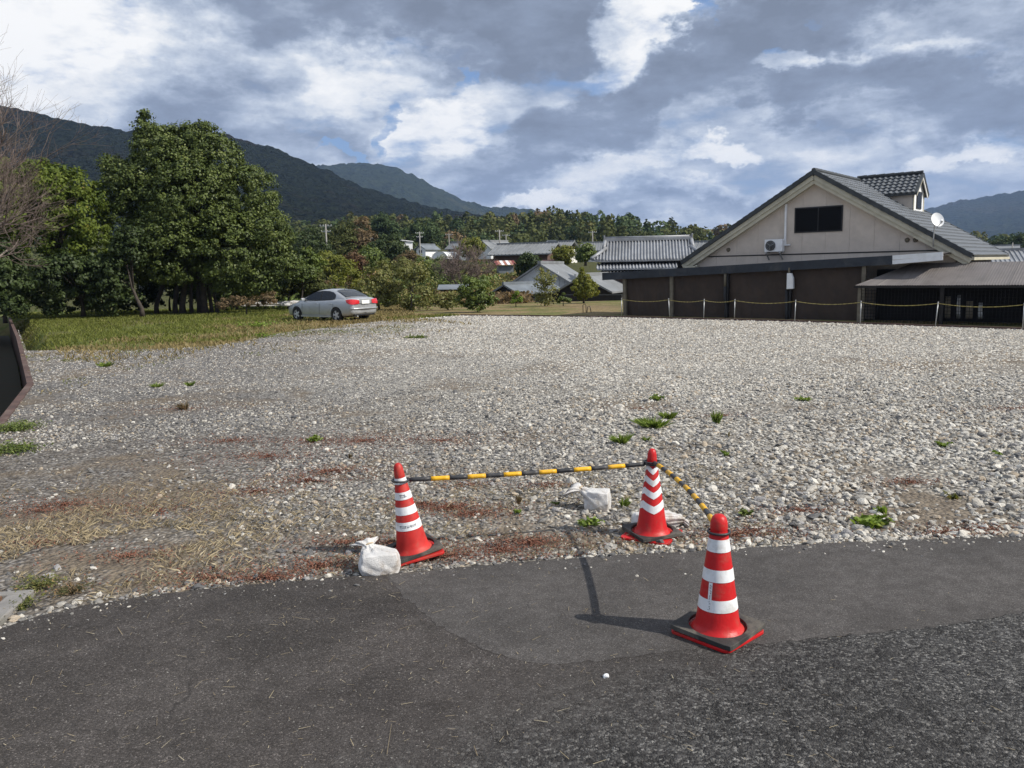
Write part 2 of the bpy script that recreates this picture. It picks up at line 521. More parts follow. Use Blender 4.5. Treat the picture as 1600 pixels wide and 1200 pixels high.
L_oak = leaf_mat('leaf_evergreen', (0.030, 0.050, 0.011), (0.120, 0.155, 0.034), 0.17, 0.55, (0.20, 0.22, 0.065), 0.35)
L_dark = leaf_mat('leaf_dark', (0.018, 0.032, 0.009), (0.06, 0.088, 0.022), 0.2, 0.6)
L_yel = leaf_mat('leaf_yellow_green', (0.09, 0.11, 0.018), (0.24, 0.25, 0.04), 0.35, 0.55, (0.32, 0.22, 0.05))
L_mid = leaf_mat('leaf_mid', (0.055, 0.09, 0.02), (0.19, 0.24, 0.06), 0.3, 0.5, (0.22, 0.24, 0.08))
L_per = leaf_mat('leaf_persimmon', (0.09, 0.105, 0.03), (0.25, 0.25, 0.085), 0.35, 0.55, (0.42, 0.25, 0.12))
L_brn = leaf_mat('leaf_brown', (0.085, 0.062, 0.038), (0.21, 0.155, 0.09), 0.25, 0.8, (0.28, 0.17, 0.09), 0.1)
L_red = leaf_mat('leaf_russet', (0.07, 0.045, 0.022), (0.16, 0.085, 0.042), 0.25, 0.7)
L_wood = leaf_mat('leaf_wood', (0.028, 0.040, 0.012), (0.108, 0.120, 0.038), 0.2, 0.7, (0.15, 0.13, 0.05), 0.15)
L_pine = leaf_mat('leaf_bluegreen', (0.024, 0.045, 0.020), (0.085, 0.120, 0.048), 0.2, 0.7, None, 0.15)
L_grass = leaf_mat('grass_green', (0.08, 0.095, 0.024), (0.19, 0.21, 0.055), 0.3, 0.8, (0.34, 0.29, 0.14), 0.1)
L_dry = leaf_mat('grass_dry', (0.13, 0.105, 0.045), (0.30, 0.235, 0.11), 0.25, 0.8, (0.40, 0.33, 0.19))
L_straw = leaf_mat('straw', (0.20, 0.155, 0.10), (0.40, 0.335, 0.22), 0.1, 0.85, (0.52, 0.46, 0.34), 0.1)
L_yg = leaf_mat('leaf_lime', (0.045, 0.075, 0.012), (0.15, 0.19, 0.03), 0.3, 0.6, (0.24, 0.19, 0.045), 0.2)
L_rust = leaf_mat('ground_russet', (0.10, 0.045, 0.030), (0.215, 0.090, 0.060), 0.1, 0.9, (0.28, 0.15, 0.10))
L_weed = leaf_mat('weed_green', (0.09, 0.14, 0.022), (0.23, 0.32, 0.06), 0.35, 0.6, (0.36, 0.42, 0.12), 0.2)

# ------------------------------------------------------------------ ground materials
def ground_mat():
    m = bpy.data.materials.new('field_soil'); m.use_nodes = True
    T = NT(m.node_tree)
    P = T.add('ShaderNodeNewGeometry').outputs['Position']
    n1 = T.noise(P, 0.35, 6, 0.6); n2 = T.noise(P, 4.0, 6, 0.65); n3 = T.noise(P, 0.06, 4, 0.5)
    dry = T.mix(T.map(n2, .3, .7), (0.15, 0.115, 0.06), (0.28, 0.215, 0.115))
    grn = T.mix(T.map(n2, .3, .7), (0.06, 0.085, 0.02), (0.13, 0.15, 0.045))
    x = T.add('ShaderNodeSeparateXYZ', {0: P}).outputs[0]
    g = T.math('ADD', T.map(n1, 0.40, 0.6), T.map(x, -14, -6, 0.55, -0.25), clamp=True)
    c = T.mix(g, dry, grn)
    c = T.mix(T.map(n3, 0.5, 0.65, 0, 0.5), c, (0.17, 0.12, 0.08))
    yv = T.add('ShaderNodeSeparateXYZ', {0: P}).outputs[1]
    c = T.mix(T.map(yv, 58, 80), c, T.mix(T.map(n2, .3, .7), (0.035, 0.045, 0.016), (0.09, 0.085, 0.035)))
    b = T.add('ShaderNodeBsdfPrincipled', {'Base Color': c, 'Roughness': 0.95, 'Specular IOR Level': 0.1})
    T.set(b, 'Normal', T.add('ShaderNodeBump', {'Height': n2, 'Strength': 0.9, 'Distance': 0.08}).outputs[0])
    o = T.add('ShaderNodeOutputMaterial'); T.t.links.new(b.outputs[0], o.inputs[0])
    return m


def lot_mat():
    """gravel bed seen between the loose stones: crushed stone, fines, brown soil"""
    m = bpy.data.materials.new('gravel_bed'); m.use_nodes = True
    T = NT(m.node_tree)
    P = T.add('ShaderNodeNewGeometry').outputs['Position']
    vc = T.add('ShaderNodeTexVoronoi', {'Vector': P, 'Scale': 24.0})
    cell = T.add('ShaderNodeSeparateXYZ', {0: vc.outputs[1]})
    stone = T.ramp(cell.outputs[0], [(0.0, (0.12, 0.115, 0.11)), (0.3, (0.27, 0.255, 0.23)), (0.65, (0.45, 0.425, 0.38)), (1.0, (0.64, 0.61, 0.55))])
    x = T.add('ShaderNodeSeparateXYZ', {0: P}).outputs[0]
    y = T.add('ShaderNodeSeparateXYZ', {0: P}).outputs[1]
    nb = T.noise(P, 0.45, 6, 0.62, 0.3); nf = T.noise(P, 7.0, 6, 0.65); nl = T.noise(P, 0.16, 4, 0.5)
    # darker blue-grey crushed stone on the left part of the lot
    leftm = T.math('MULTIPLY', T.map(T.math('ADD', T.math('ADD', x, T.math('MULTIPLY', y, 0.22)), T.math('MULTIPLY', nl, 5.0)), -0.5, 5.0, 1.0, 0.0), 0.9)
    stone = T.mix(leftm, stone, T.mix(1.0, stone, (0.48, 0.48, 0.51), 'MULTIPLY'))
    soil = T.mix(T.map(nf, .3, .7), (0.10, 0.078, 0.058), (0.21, 0.17, 0.125))
    near = T.map(y, 7.0, 17.0, 0.55, 0.0)
    side = T.map(x, -2.0, -11.0, 0.0, 0.30)
    dx = T.math('DIVIDE', T.math('SUBTRACT', x, 10.7), 3.2); dy = T.math('DIVIDE', T.math('SUBTRACT', y, 17.0), 2.6)
    blob = T.map(T.math('MULTIPLY_ADD', dx, dx, T.math('MULTIPLY', dy, dy)), 1.6, 0.1, 0.0, 0.75)
    near = T.math('ADD', near, blob)
    sm = T.math('ADD', T.math('ADD', near, side), T.map(nb, 0.46, 0.64, -0.35, 0.75), clamp=True)
    c = T.mix(T.math('MULTIPLY', sm, 0.85), T.mix(1.0, stone, T.ramp(vc.outputs[0], [(0.25, 1.0), (0.75, 0.45)]), 'MULTIPLY'), soil)
    b = T.add('ShaderNodeBsdfPrincipled', {'Base Color': c, 'Roughness': 0.9, 'Specular IOR Level': 0.15})
    h = T.math('ADD', T.math('MULTIPLY', vc.outputs[0], -1.0), T.math('MULTIPLY', nf, 0.6))
    T.set(b, 'Normal', T.add('ShaderNodeBump', {'Height': h, 'Strength': 0.9, 'Distance': 0.03}).outputs[0])
    o = T.add('ShaderNodeOutputMaterial'); T.t.links.new(b.outputs[0], o.inputs[0])
    return m


def asphalt_mat(name, base, coarse, patchy=0.25, scale=150.0, spk=0.5, sheen=0.55):
    m = bpy.data.materials.new(name); m.use_nodes = True
    T = NT(m.node_tree)
    P = T.add('ShaderNodeNewGeometry').outputs['Position']
    sx = T.add('ShaderNodeSeparateXYZ', {0: P})
    v1 = T.add('ShaderNodeTexVoronoi', {'Vector': P, 'Scale': scale})
    wp = T.add('ShaderNodeTexNoise', {'Vector': P, 'Scale': 60.0, 'Detail': 3.0}).outputs[1]
    Pw = T.vmath('ADD', P, T.vmath('MULTIPLY', T.vmath('SUBTRACT', wp, (0.5, 0.5, 0.5)), (0.03, 0.03, 0.03)))
    v2 = T.add('ShaderNodeTexVoronoi', {'Vector': Pw, 'Scale': scale * 0.52})
    cell = T.add('ShaderNodeSeparateXYZ', {0: v1.outputs[1]}).outputs
    cell2 = T.add('ShaderNodeSeparateXYZ', {0: v2.outputs[1]}).outputs
    n1 = T.noise(P, 0.9, 7, 0.65, 0.3); n2 = T.noise(P, 9.0, 5, 0.6)
    # worn, stony surface towards the right foreground
    edge = T.math('ADD', T.math('SUBTRACT', T.math('MULTIPLY', sx.outputs[0], 0.8), sx.outputs[1]), T.math('MULTIPLY', n1, 2.6))
    worn = T.map(edge, -2.9, -1.5, 0.0, 1.0) if coarse else 0.0
    g = T.mix(T.map(n1, 0.3, 0.7), tuple(v * (1 - patchy) for v in base), tuple(v * (1 + patchy) for v in base))
    g = T.mix(T.map(n2, 0.35, 0.65, 0, 0.35), g, tuple(v * 0.6 for v in base))
    agg = T.ramp(cell[0], [(0.0, 0.55), (0.5, 0.9), (0.82, 1.1), (0.95, 1.6), (1.0, 2.4)])
    g = T.mix(1.0, g, agg, 'MULTIPLY')
    pale_agg = T.map(cell2[1], 0.955, 0.985, 0, spk)  # scattered pale aggregate stones in the asphalt
    near = T.map(v2.outputs[0], 0.22, 0.34, 1.0, 0.0)
    g = T.mix(T.math('MULTIPLY', pale_agg, near), g, (0.40, 0.385, 0.35))
    vcr = T.add('ShaderNodeTexVoronoi', {'Vector': T.vmath('ADD', P, T.vmath('MULTIPLY', T.add('ShaderNodeTexNoise', {'Vector': P, 'Scale': 2.5, 'Detail': 5.0}).outputs[1], (0.5, 0.5, 0.5))), 'Scale': 0.42}, feature='DISTANCE_TO_EDGE')
    crack = T.math('MULTIPLY', T.map(vcr.outputs[0], 0.0, 0.007, 1.0, 0.0), T.map(n1, 0.50, 0.62, 0.0, 0.45))
    g = T.mix(crack, g, (0.015, 0.014, 0.014))
    if coarse:
        st = T.ramp(cell2[0], [(0.0, (0.02, 0.02, 0.021)), (0.45, (0.055, 0.054, 0.053)), (0.75, (0.105, 0.102, 0.099)), (0.93, (0.20, 0.195, 0.185)), (1.0, (0.30, 0.29, 0.275))])
        st = T.mix(T.map(n1, 0.38, 0.62, 0.0, 0.5), st, T.mix(1.0, st, (0.42, 0.42, 0.42), 'MULTIPLY'))
        g = T.mix(T.math('MULTIPLY', worn, 0.85), g, st)
    b = T.add('ShaderNodeBsdfPrincipled', {'Base Color': g, 'Specular IOR Level': 0.16})
    T.set(b, 'Roughness', T.map(n2, 0.3, 0.7, sheen + 0.15, min(0.98, sheen + 0.35)))
    hh = T.math('MULTIPLY', v1.outputs[0], -0.6)
    if coarse:
        hh = T.math('ADD', hh, T.math('MULTIPLY', T.math('MULTIPLY', v2.outputs[0], T.map(n2, 0.35, 0.65, -1.2, -4.0)), worn))
    hh = T.math('ADD', hh, T.math('MULTIPLY', n2, 0.5))
    T.set(b, 'Normal', T.add('ShaderNodeBump', {'Height': hh, 'Strength': 0.85, 'Distance': 0.006}).outputs[0])
    o = T.add('ShaderNodeOutputMaterial'); T.t.links.new(b.outputs[0], o.inputs[0])
    return m


def mountain_mat(name, dark, light, brown, s=0.02):
    m = bpy.data.materials.new(name); m.use_nodes = True
    T = NT(m.node_tree)
    P = T.add('ShaderNodeNewGeometry').outputs['Position']
    n1 = T.noise(P, s * 0.35, 6, 0.6); n2 = T.noise(P, s * 3.0, 6, 0.65); v = T.voro(P, s * 7)
    c = T.mix(T.map(n2, .32, .68), dark, light)
    c = T.mix(T.map(n1, 0.52, 0.66, 0, 0.7), c, brown)
    b = T.add('ShaderNodeBsdfPrincipled', {'Base Color': c, 'Roughness': 1.0, 'Specular IOR Level': 0.0})
    T.set(b, 'Normal', T.add('ShaderNodeBump', {'Height': T.math('ADD', n2, T.math('MULTIPLY', v, -0.8)), 'Strength': 1.0, 'Distance': 8.0}).outputs[0])
    o = T.add('ShaderNodeOutputMaterial'); T.t.links.new(b.outputs[0], o.inputs[0])
    return m


M_soil, M_lot = ground_mat(), lot_mat()
M_asph = asphalt_mat('old_asphalt', (0.066, 0.059, 0.055), True, 0.34, 150.0, 0.7)
M_asph2 = asphalt_mat('newer_asphalt', (0.094, 0.087, 0.083), False, 0.22, 230.0, 0.45, 0.58)

# ------------------------------------------------------------------ terrain
KERB = [(-6.3, 9.2), (-7.2, 11.2), (-9.85, 16.7), (-18.0, 30.0), (-28.0, 46.0)]
EDGE = [(-2.37, 39.1), (4.7, 35.0), (10.63, 30.1), (15.6, 24.8), (22.5, 16.5), (27.0, 9.0)]


def side_of(poly, x, y):
    """signed distance-ish of points to a polyline, positive on the right of its direction"""
    best = np.full(np.shape(x), 1e9); sgn = np.zeros(np.shape(x))
    for (ax, ay), (bx, by) in zip(poly[:-1], poly[1:]):
        dx, dy = bx - ax, by - ay
        L2 = dx * dx + dy * dy
        t = np.clip(((x - ax) * dx + (y - ay) * dy) / L2, 0, 1)
        px, py = ax + t * dx, ay + t * dy
        d = np.hypot(x - px, y - py)
        s = np.sign((x - ax) * (-dy) + (y - ay) * dx) * -1
        m = d < best
        best = np.where(m, d, best); sgn = np.where(m, -s, sgn)
    return best * sgn


def terrain(x, y):
    x = np.asarray(x, float); y = np.asarray(y, float)
    z = np.interp(y, [-60, 40, 58, 63, 75, 85, 110, 150, 200, 300, 370, 520, 900, 7000], [0, 0, -0.2, -0.7, -0.7, 0.4, 2.4, 4.0, 6.0, 12.0, 16.0, 12.0, 6.0, 0.0])
    rt = np.interp(x / np.maximum(y, 1), [0.10, 0.25, 0.45], [1.0, 0.55, 0.05])
    z = np.where((y > 85) & (y < 2000), z * rt, z)
    # lower yard behind the lot's right-hand edge
    d = -side_of(EDGE, x, y)          # positive beyond the edge
    beyond = np.clip((d - 0.2) / 1.0, 0, 1) * np.clip((x - 3.2) / 1.6, 0, 1) * np.clip((75 - y) / 12, 0, 1)
    z = z * (1 - beyond) + (-0.95) * beyond
    # ditch on the left
    dk = -side_of(KERB, x, y)
    left = np.clip((0.9 - dk) / 0.9, 0, 1) * np.clip((48 - y) / 4, 0, 1) * np.clip((y - 8.5) / 0.5, 0, 1)
    z = z - 1.5 * left * np.clip((4.5 + dk) / 1.5, 0, 1)
    return z - 0.03


def make_ground():
    def axis(fine, lim, step):
        a = list(np.arange(fine[0], fine[1] + 1e-6, step))
        s = step; v = a[-1]
        while v < lim[1]:
            s *= 1.22; v += s; a.append(min(v, lim[1]))
        s = step; v = a[0]; b = []
        while v > lim[0]:
            s *= 1.22; v -= s; b.append(max(v, lim[0]))
        return np.array(b[::-1] + a)
    xs = axis((-32, 30), (-6000, 6000), 0.8)
    ys = axis((-2, 92), (-6000, 6000), 0.8)
    X, Y = np.meshgrid(xs, ys)
    Z = terrain(X, Y)
    far = np.clip((np.hypot(X, Y) - 45) / 60, 0, 1)
    Z = Z + far * (fbm(X / 30 + 50, Y / 30 + 50, 3) - 0.5) * 0.8
    n, w = X.shape
    idx = np.arange(n * w).reshape(n, w)
    F = np.stack([idx[:-1, :-1], idx[:-1, 1:], idx[1:, 1:], idx[1:, :-1]], -1).reshape(-1, 4)
    me = mesh_np('ground', np.stack([X, Y, Z], -1).reshape(-1, 3), F)
    me.polygons.foreach_set('use_smooth', [True] * len(me.polygons))
    tag(link('ground', me, M_soil), kind='structure')


make_ground()


def jitter_line(pts, step, amp, seed):
    out = []
    rg = np.random.default_rng(seed)
    for a, b in zip(pts[:-1], pts[1:]):
        a, b = Vector(a), Vector(b)
        n = max(1, int((b - a).length / step))
        for k in range(n):
            p = a.lerp(b, k / n)
            nx = Vector((-(b - a).y, (b - a).x)).normalized()
            out.append(p + nx * float(rg.normal(0, amp)))
    out.append(Vector(pts[-1]))
    return out


ASPH_PX = [(-300, 1075), (-80, 1012), (0, 985), (60, 966), (130, 950), (260, 930), (400, 915), (560, 903), (640, 897), (760, 885), (880, 876), (1040, 866), (1150, 860),
           (1280, 852), (1440, 845), (1600, 841), (1800, 836), (2100, 830)]
ASPH_EDGE = [tuple(gp(*p)[:2]) for p in ASPH_PX]
LOT_BACK_PX = [(590, 502), (520, 510), (440, 520), (390, 531), (330, 541), (250, 545), (180, 547), (100, 547), (42, 548)]


def in_poly(poly, x, y):
    x = np.asarray(x); y = np.asarray(y)
    inside = np.zeros(x.shape, bool)
    n = len(poly)
    for i in range(n):
        x1, y1 = poly[i][:2]; x2, y2 = poly[(i + 1) % n][:2]
        if y1 == y2: continue
        c = ((y1 > y) != (y2 > y)) & (x < (x2 - x1) * (y - y1) / (y2 - y1) + x1)
        inside ^= c
    return inside


lot_back = [tuple(gp(*p)[:2]) for p in LOT_BACK_PX]
lot_poly = EDGE[::-1] + lot_back + [(-21.2, 35.3), (-18.0, 30.0), (-9.85, 16.7), (-7.2, 11.2), (-6.3, 9.2)] + [(p[0], p[1] - 0.25) for p in ASPH_EDGE[1:]] + [(27.0, 6.0)]
mb = MB(); mb.poly([(p[0], p[1], 0.0) for p in lot_poly])
lot_me = mb.mesh('gravel_lot')
bm = bmesh.new(); bm.from_mesh(lot_me)
bmesh.ops.triangulate(bm, faces=bm.faces)
for f in bm.faces:
    if f.normal.z < 0: f.normal_flip()
bm.to_mesh(lot_me); bm.free()
tag(link('gravel_lot', lot_me, M_lot), kind='structure')

# asphalt: slab with a ragged edge
edge = jitter_line(ASPH_EDGE, 0.06, 0.008, 3)
apoly = [(p.x, p.y) for p in edge] + [(40, 8), (40, -30), (-40, -30), (-40, 2)]
mb = MB()
n = len(apoly)
mb.v = [(p[0], p[1], 0.014) for p in apoly] + [(p[0], p[1] + 0.03, -0.02) for p in apoly]
mb.f = [tuple(range(n))] + [(k, (k + 1) % n, n + (k + 1) % n, n + k) for k in range(n)]
tag(mb.build('asphalt_road', M_asph), kind='structure')
PATCH_PX = [(606, 904), (640, 945), (690, 985), (750, 1014), (800, 1034), (850, 1042), (930, 1037), (1050, 1021), (1200, 1008), (1330, 996), (1450, 985), (1600, 961), (1800, 932), (2100, 900)]
pe = jitter_line([tuple(gp(*p)[:2]) for p in PATCH_PX], 0.04, 0.010, 9)
ed2 = [p for p in edge if p.x > gp(606, 904).x]
ppoly = [(p.x, p.y) for p in pe] + [(p.x, p.y - 0.012) for p in ed2[::-1]]
mb = MB()
n = len(ppoly)
mb.v = [(p[0], p[1], 0.0155) for p in ppoly]
mb.f = [tuple(range(n))]
tag(mb.build('asphalt_patch', M_asph2), kind='structure')

# ------------------------------------------------------------------ mountains
def mountain(name, sil, r0, rb, r1, mat, nang, nrad, rough, tree, seed):
    az = []; hh = []
    for (x, y) in sil:
        d = pixdir(x, y)
        az.append(math.atan2(d.x, d.y)); hh.append(d.z / math.hypot(d.x, d.y) * r0 + CAM_H)
    a = np.linspace(az[0], az[-1], nang)
    rr = np.concatenate([np.linspace(rb, r0, nrad), np.linspace(r0, r1, nrad // 3)[1:]])
    H = np.interp(a, az, hh)
    A, Rr = np.meshgrid(a, rr)
    t = np.where(Rr <= r0, (Rr - rb) / (r0 - rb), 1 - 0.8 * (Rr - r0) / (r1 - r0))
    prof = np.clip(t, 0, 1) ** 1.08
    X = Rr * np.sin(A); Y = Rr * np.cos(A)
    S = r0 / rough
    g = fbm(X / S + seed, Y / S + seed * 2, 5) - 0.5
    rid = np.abs(fbm(A * r0 / S * 0.6 + seed, Rr / S * 0.25 + 3, 4) - 0.5) * 2
    damp = np.sin(np.pi * np.clip(t, 0, 1)) * (Rr <= r0)
    Z = H[None, :] * prof * (1 - 0.22 * damp * rid) + g * H[None, :] * 0.25 * damp
    Z += (vnoise(X / tree[0], Y / tree[0]) - 0.5) * tree[1] + (vnoise(X / tree[0] * 2.3 + 9, Y / tree[0] * 2.3) - 0.5) * tree[1] * 0.5
    idx = np.arange(Z.size).reshape(Z.shape)
    F = np.stack([idx[:-1, :-1], idx[1:, :-1], idx[1:, 1:], idx[:-1, 1:]], -1).reshape(-1, 4)
    me = mesh_np(name, np.stack([X, Y, Z], -1).reshape(-1, 3), F)
    me.polygons.foreach_set('use_smooth', [True] * len(me.polygons))
    tag(link(name, me, mat), kind='structure')


MM1 = mountain_mat('wooded_slope_painted_shade', (0.006, 0.009, 0.007), (0.017, 0.022, 0.013), (0.026, 0.021, 0.014), 0.03)  # forest colours darkened so the slope carries the cloud shadow
MM2 = mountain_mat('far_slope', (0.010, 0.016, 0.012), (0.030, 0.040, 0.022), (0.045, 0.048, 0.024), 0.014)
MM3 = mountain_mat('farther_slope', (0.010, 0.016, 0.012), (0.026, 0.034, 0.020), (0.036, 0.036, 0.022), 0.009)
mountain('mountain', [(-900, 120), (-500, 90), (-200, 118), (0, 165), (100, 186), (200, 205), (290, 203), (345, 208), (385, 220), (434, 235), (500, 262), (560, 289), (620, 311), (680, 326), (760, 337), (850, 346), (940, 352)],
         1100, 420, 1700, MM1, 330, 90, 5.0, (9, 6), 3.1)
mountain('distant_mountain', [(380, 300), (430, 275), (480, 261), (505, 258), (535, 255), (575, 255), (620, 262), (655, 278), (690, 296), (730, 315), (770, 324), (800, 322), (840, 330), (900, 345), (980, 352)],
         2700, 1500, 3800, MM2, 200, 50, 5.0, (16, 11), 7.7)
mountain('distant_mountain', [(1250, 372), (1330, 352), (1400, 338), (1455, 325), (1500, 314), (1545, 307), (1600, 297), (1700, 280), (1850, 262), (2100, 250), (2500, 290)],
         4200, 2200, 5600, MM3, 220, 50, 5.0, (24, 14), 5.2)

# ------------------------------------------------------------------ gravel
def view_margin(x, y, m=2.2):
    return (np.abs(x) < 0.66 * y + m)


def patch_soil(x, y):
    """0..1: how much bare soil / litter instead of stones"""
    n = fbm(x * 0.55 + 31, y * 0.55 + 12, 4)
    n2 = fbm(x * 1.7 + 3, y * 1.7 + 40, 3)
    near = np.clip((9.5 - y) / 2.5, 0, 1) * np.clip((2.4 - x) / 1.5, 0.15, 1)
    left = np.clip((-1.0 - x) / 6.0, 0, 0.35) * np.clip((34 - y) / 12, 0.2, 1)
    s = np.clip((n - 0.50) * 4.0, -0.4, 1) + near * 0.55 + left * 0.7 + (n2 - 0.5) * 0.9
    s = s - np.clip((y - 12) / 10, 0, 0.62)
    rgt = np.exp(-((x - 10.7) / 3.2) ** 2 - ((y - 17.0) / 2.6) ** 2) * (0.55 + 0.9 * n2)
    return np.clip(s + rgt * 1.1, 0, 1)


def left_dark(x, y):
    nl = fbm(x * 0.16 + 7, y * 0.16 + 2, 3)
    return np.clip((4.4 - (x + y * 0.22 + (nl - 0.5) * 6.0)) / 4.0, 0, 1)


def stone_colors(x, y, rg):
    k = rg.random(len(x))
    pal = np.array([(0.64, 0.61, 0.55), (0.52, 0.49, 0.435), (0.38, 0.36, 0.325), (0.25, 0.24, 0.225), (0.14, 0.138, 0.138), (0.44, 0.37, 0.285), (0.31, 0.30, 0.295)])
    light = rg.choice(7, len(x), p=[0.27, 0.25, 0.15, 0.09, 0.07, 0.11, 0.06])
    dark = rg.choice(7, len(x), p=[0.07, 0.08, 0.13, 0.22, 0.29, 0.08, 0.13])
    ld = left_dark(x, y)
    c = np.where((k < ld * 0.9)[:, None], pal[dark], pal[light])
    c = c * rg.uniform(0.82, 1.15, (len(x), 1))
    return np.clip(c, 0.02, 0.72)


def gravel_near():
    rg = np.random.default_rng(21)
    N = 230000
    x = rg.uniform(-12, 13, N); y = rg.uniform(4.6, 16.5, N)
    keep = in_poly(lot_poly, x, y) & view_margin(x, y, 1.2) & ~in_poly(apoly, x, y - 0.01)
    dens = 1 - 0.93 * patch_soil(x, y)
    keep &= rg.random(N) < dens * np.clip((16.5 - y) / 4.5, 0.0, 1)
    # loose rim of bigger stones along the asphalt
    x, y = x[keep], y[keep]
    ne = 1500
    tpt = rg.random(ne) * (len(edge) - 2)
    ei = tpt.astype(int)
    ex = np.array([p.x for p in edge]); ey = np.array([p.y for p in edge])
    xr = ex[ei] + rg.normal(0, 0.03, ne); yr = ey[ei] + 0.03 + np.abs(rg.normal(0, 0.10, ne))
    sel = (xr > -3.5) & (xr < 7.5)
    ns = 420
    es = rg.integers(0, len(edge) - 1, ns)
    xs_ = ex[es] + rg.normal(0, 0.05, ns); ys_ = ey[es] - rg.exponential(0.10, ns)
    s2 = (xs_ > -3.5) & (xs_ < 7.5)
    nspill = int(s2.sum())
    x = np.concatenate([x, xr[sel], xs_[s2]]); y = np.concatenate([y, yr[sel], ys_[s2]])
    n = len(x)
    s = np.exp(rg.normal(math.log(0.0150), 0.42, n)) * np.interp(y, [9, 15], [1.0, 0.86])
    s *= 1.0 + 0.28 * np.clip((x - 2.0) / 2.5, 0, 1) * np.clip((9.5 - y) / 2.5, 0, 1)
    s *= 1 - 0.30 * left_dark(x, y)
    s = np.clip(s, 0.006, 0.05)
    s[-nspill:] *= 0.5
    z = s * 0.25
    z[-nspill:] += 0.014
    me = bpy.data.meshes.new('gravel')
    me.vertices.add(n)
    me.vertices.foreach_set('co', np.stack([x, y, z], -1).astype(np.float32).ravel())
    def at_(nm, ty, key, arr):
        a = me.attributes.new(nm, ty, 'POINT'); a.data.foreach_set(key, arr.astype(np.float32).ravel())
    sc3 = np.stack([s * rg.uniform(0.9, 1.5, n), s * rg.uniform(0.75, 1.1, n), s * rg.uniform(0.45, 0.8, n)], -1)
    at_('sc', 'FLOAT_VECTOR', 'vector', sc3)
    at_('rt', 'FLOAT_VECTOR', 'vector', np.stack([rg.normal(0, 0.3, n), rg.normal(0, 0.3, n), rg.uniform(0, 6.28, n)], -1))
    cc = stone_colors(x, y, rg)
    at_('col', 'FLOAT_COLOR', 'color', np.concatenate([cc, np.ones((n, 1))], 1))
    o = link('gravel', me)
    tag(o, 'loose pale crushed stone covering the near part of the lot', 'gravel', kind='stuff')
    mat = attr_mat('gravel_stone', 'col', 'INSTANCER', 0.85, 0.3)
    ng = bpy.data.node_groups.new('scatter_stones', 'GeometryNodeTree')
    ng.interface.new_socket('Geometry', in_out='INPUT', socket_type='NodeSocketGeometry')
    ng.interface.new_socket('Geometry', in_out='OUTPUT', socket_type='NodeSocketGeometry')
    N_ = ng.nodes; L_ = ng.links
    gi = N_.new('NodeGroupInput'); go = N_.new('NodeGroupOutput')
    jn = N_.new('GeometryNodeJoinGeometry')
    for k in range(6):
        ico = N_.new('GeometryNodeMeshIcoSphere'); ico.inputs['Radius'].default_value = 1.0; ico.inputs['Subdivisions'].default_value = 2
        nz = N_.new('ShaderNodeTexNoise'); nz.inputs['Scale'].default_value = 0.75; nz.inputs['Detail'].default_value = 2.0
        pos = N_.new('GeometryNodeInputPosition')
        ad = N_.new('ShaderNodeVectorMath'); ad.operation = 'ADD'; ad.inputs[1].default_value = (k * 7.3, k * 3.1, k * 1.7)
        L_.new(pos.outputs[0], ad.inputs[0]); L_.new(ad.outputs[0], nz.inputs['Vector'])
        sb = N_.new('ShaderNodeVectorMath'); sb.operation = 'SUBTRACT'; sb.inputs[1].default_value = (0.5, 0.5, 0.5)
        L_.new(nz.outputs[1], sb.inputs[0])
        ml = N_.new('ShaderNodeVectorMath'); ml.operation = 'SCALE'; ml.inputs['Scale'].default_value = 1.9
        L_.new(sb.outputs[0], ml.inputs[0])
        sp = N_.new('GeometryNodeSetPosition')
        L_.new(ico.outputs[0], sp.inputs['Geometry']); L_.new(ml.outputs[0], sp.inputs['Offset'])
        sm = N_.new('GeometryNodeSetMaterial'); sm.inputs['Material'].default_value = mat
        L_.new(sp.outputs[0], sm.inputs[0])
        ti = N_.new('GeometryNodeGeometryToInstance')
        L_.new(sm.outputs[0], ti.inputs[0]); L_.new(ti.outputs[0], jn.inputs[0])
    ip = N_.new('GeometryNodeInstanceOnPoints')
    ip.inputs['Pick Instance'].default_value = True
    L_.new(gi.outputs[0], ip.inputs['Points']); L_.new(jn.outputs[0], ip.inputs['Instance'])
    def named(nm, ty):
        q = N_.new('GeometryNodeInputNamedAttribute'); q.data_type = ty; q.inputs[0].default_value = nm
        return q.outputs[0]
    L_.new(named('sc', 'FLOAT_VECTOR'), ip.inputs['Scale'])
    e2r = N_.new('FunctionNodeEulerToRotation'); L_.new(named('rt', 'FLOAT_VECTOR'), e2r.inputs[0]); L_.new(e2r.outputs[0], ip.inputs['Rotation'])
    rv = N_.new('FunctionNodeRandomValue'); rv.data_type = 'INT'
    for s_ in rv.inputs:
        if s_.type == 'INT' and s_.name == 'Max': s_.default_value = 5
        if s_.type == 'INT' and s_.name == 'Min': s_.default_value = 0
    io = [q for q in rv.outputs if q.type == 'INT'][0]
    L_.new(io, ip.inputs['Instance Index'])
    L_.new(ip.outputs[0], go.inputs[0])
    md = o.modifiers.new('stones', 'NODES'); md.node_group = ng


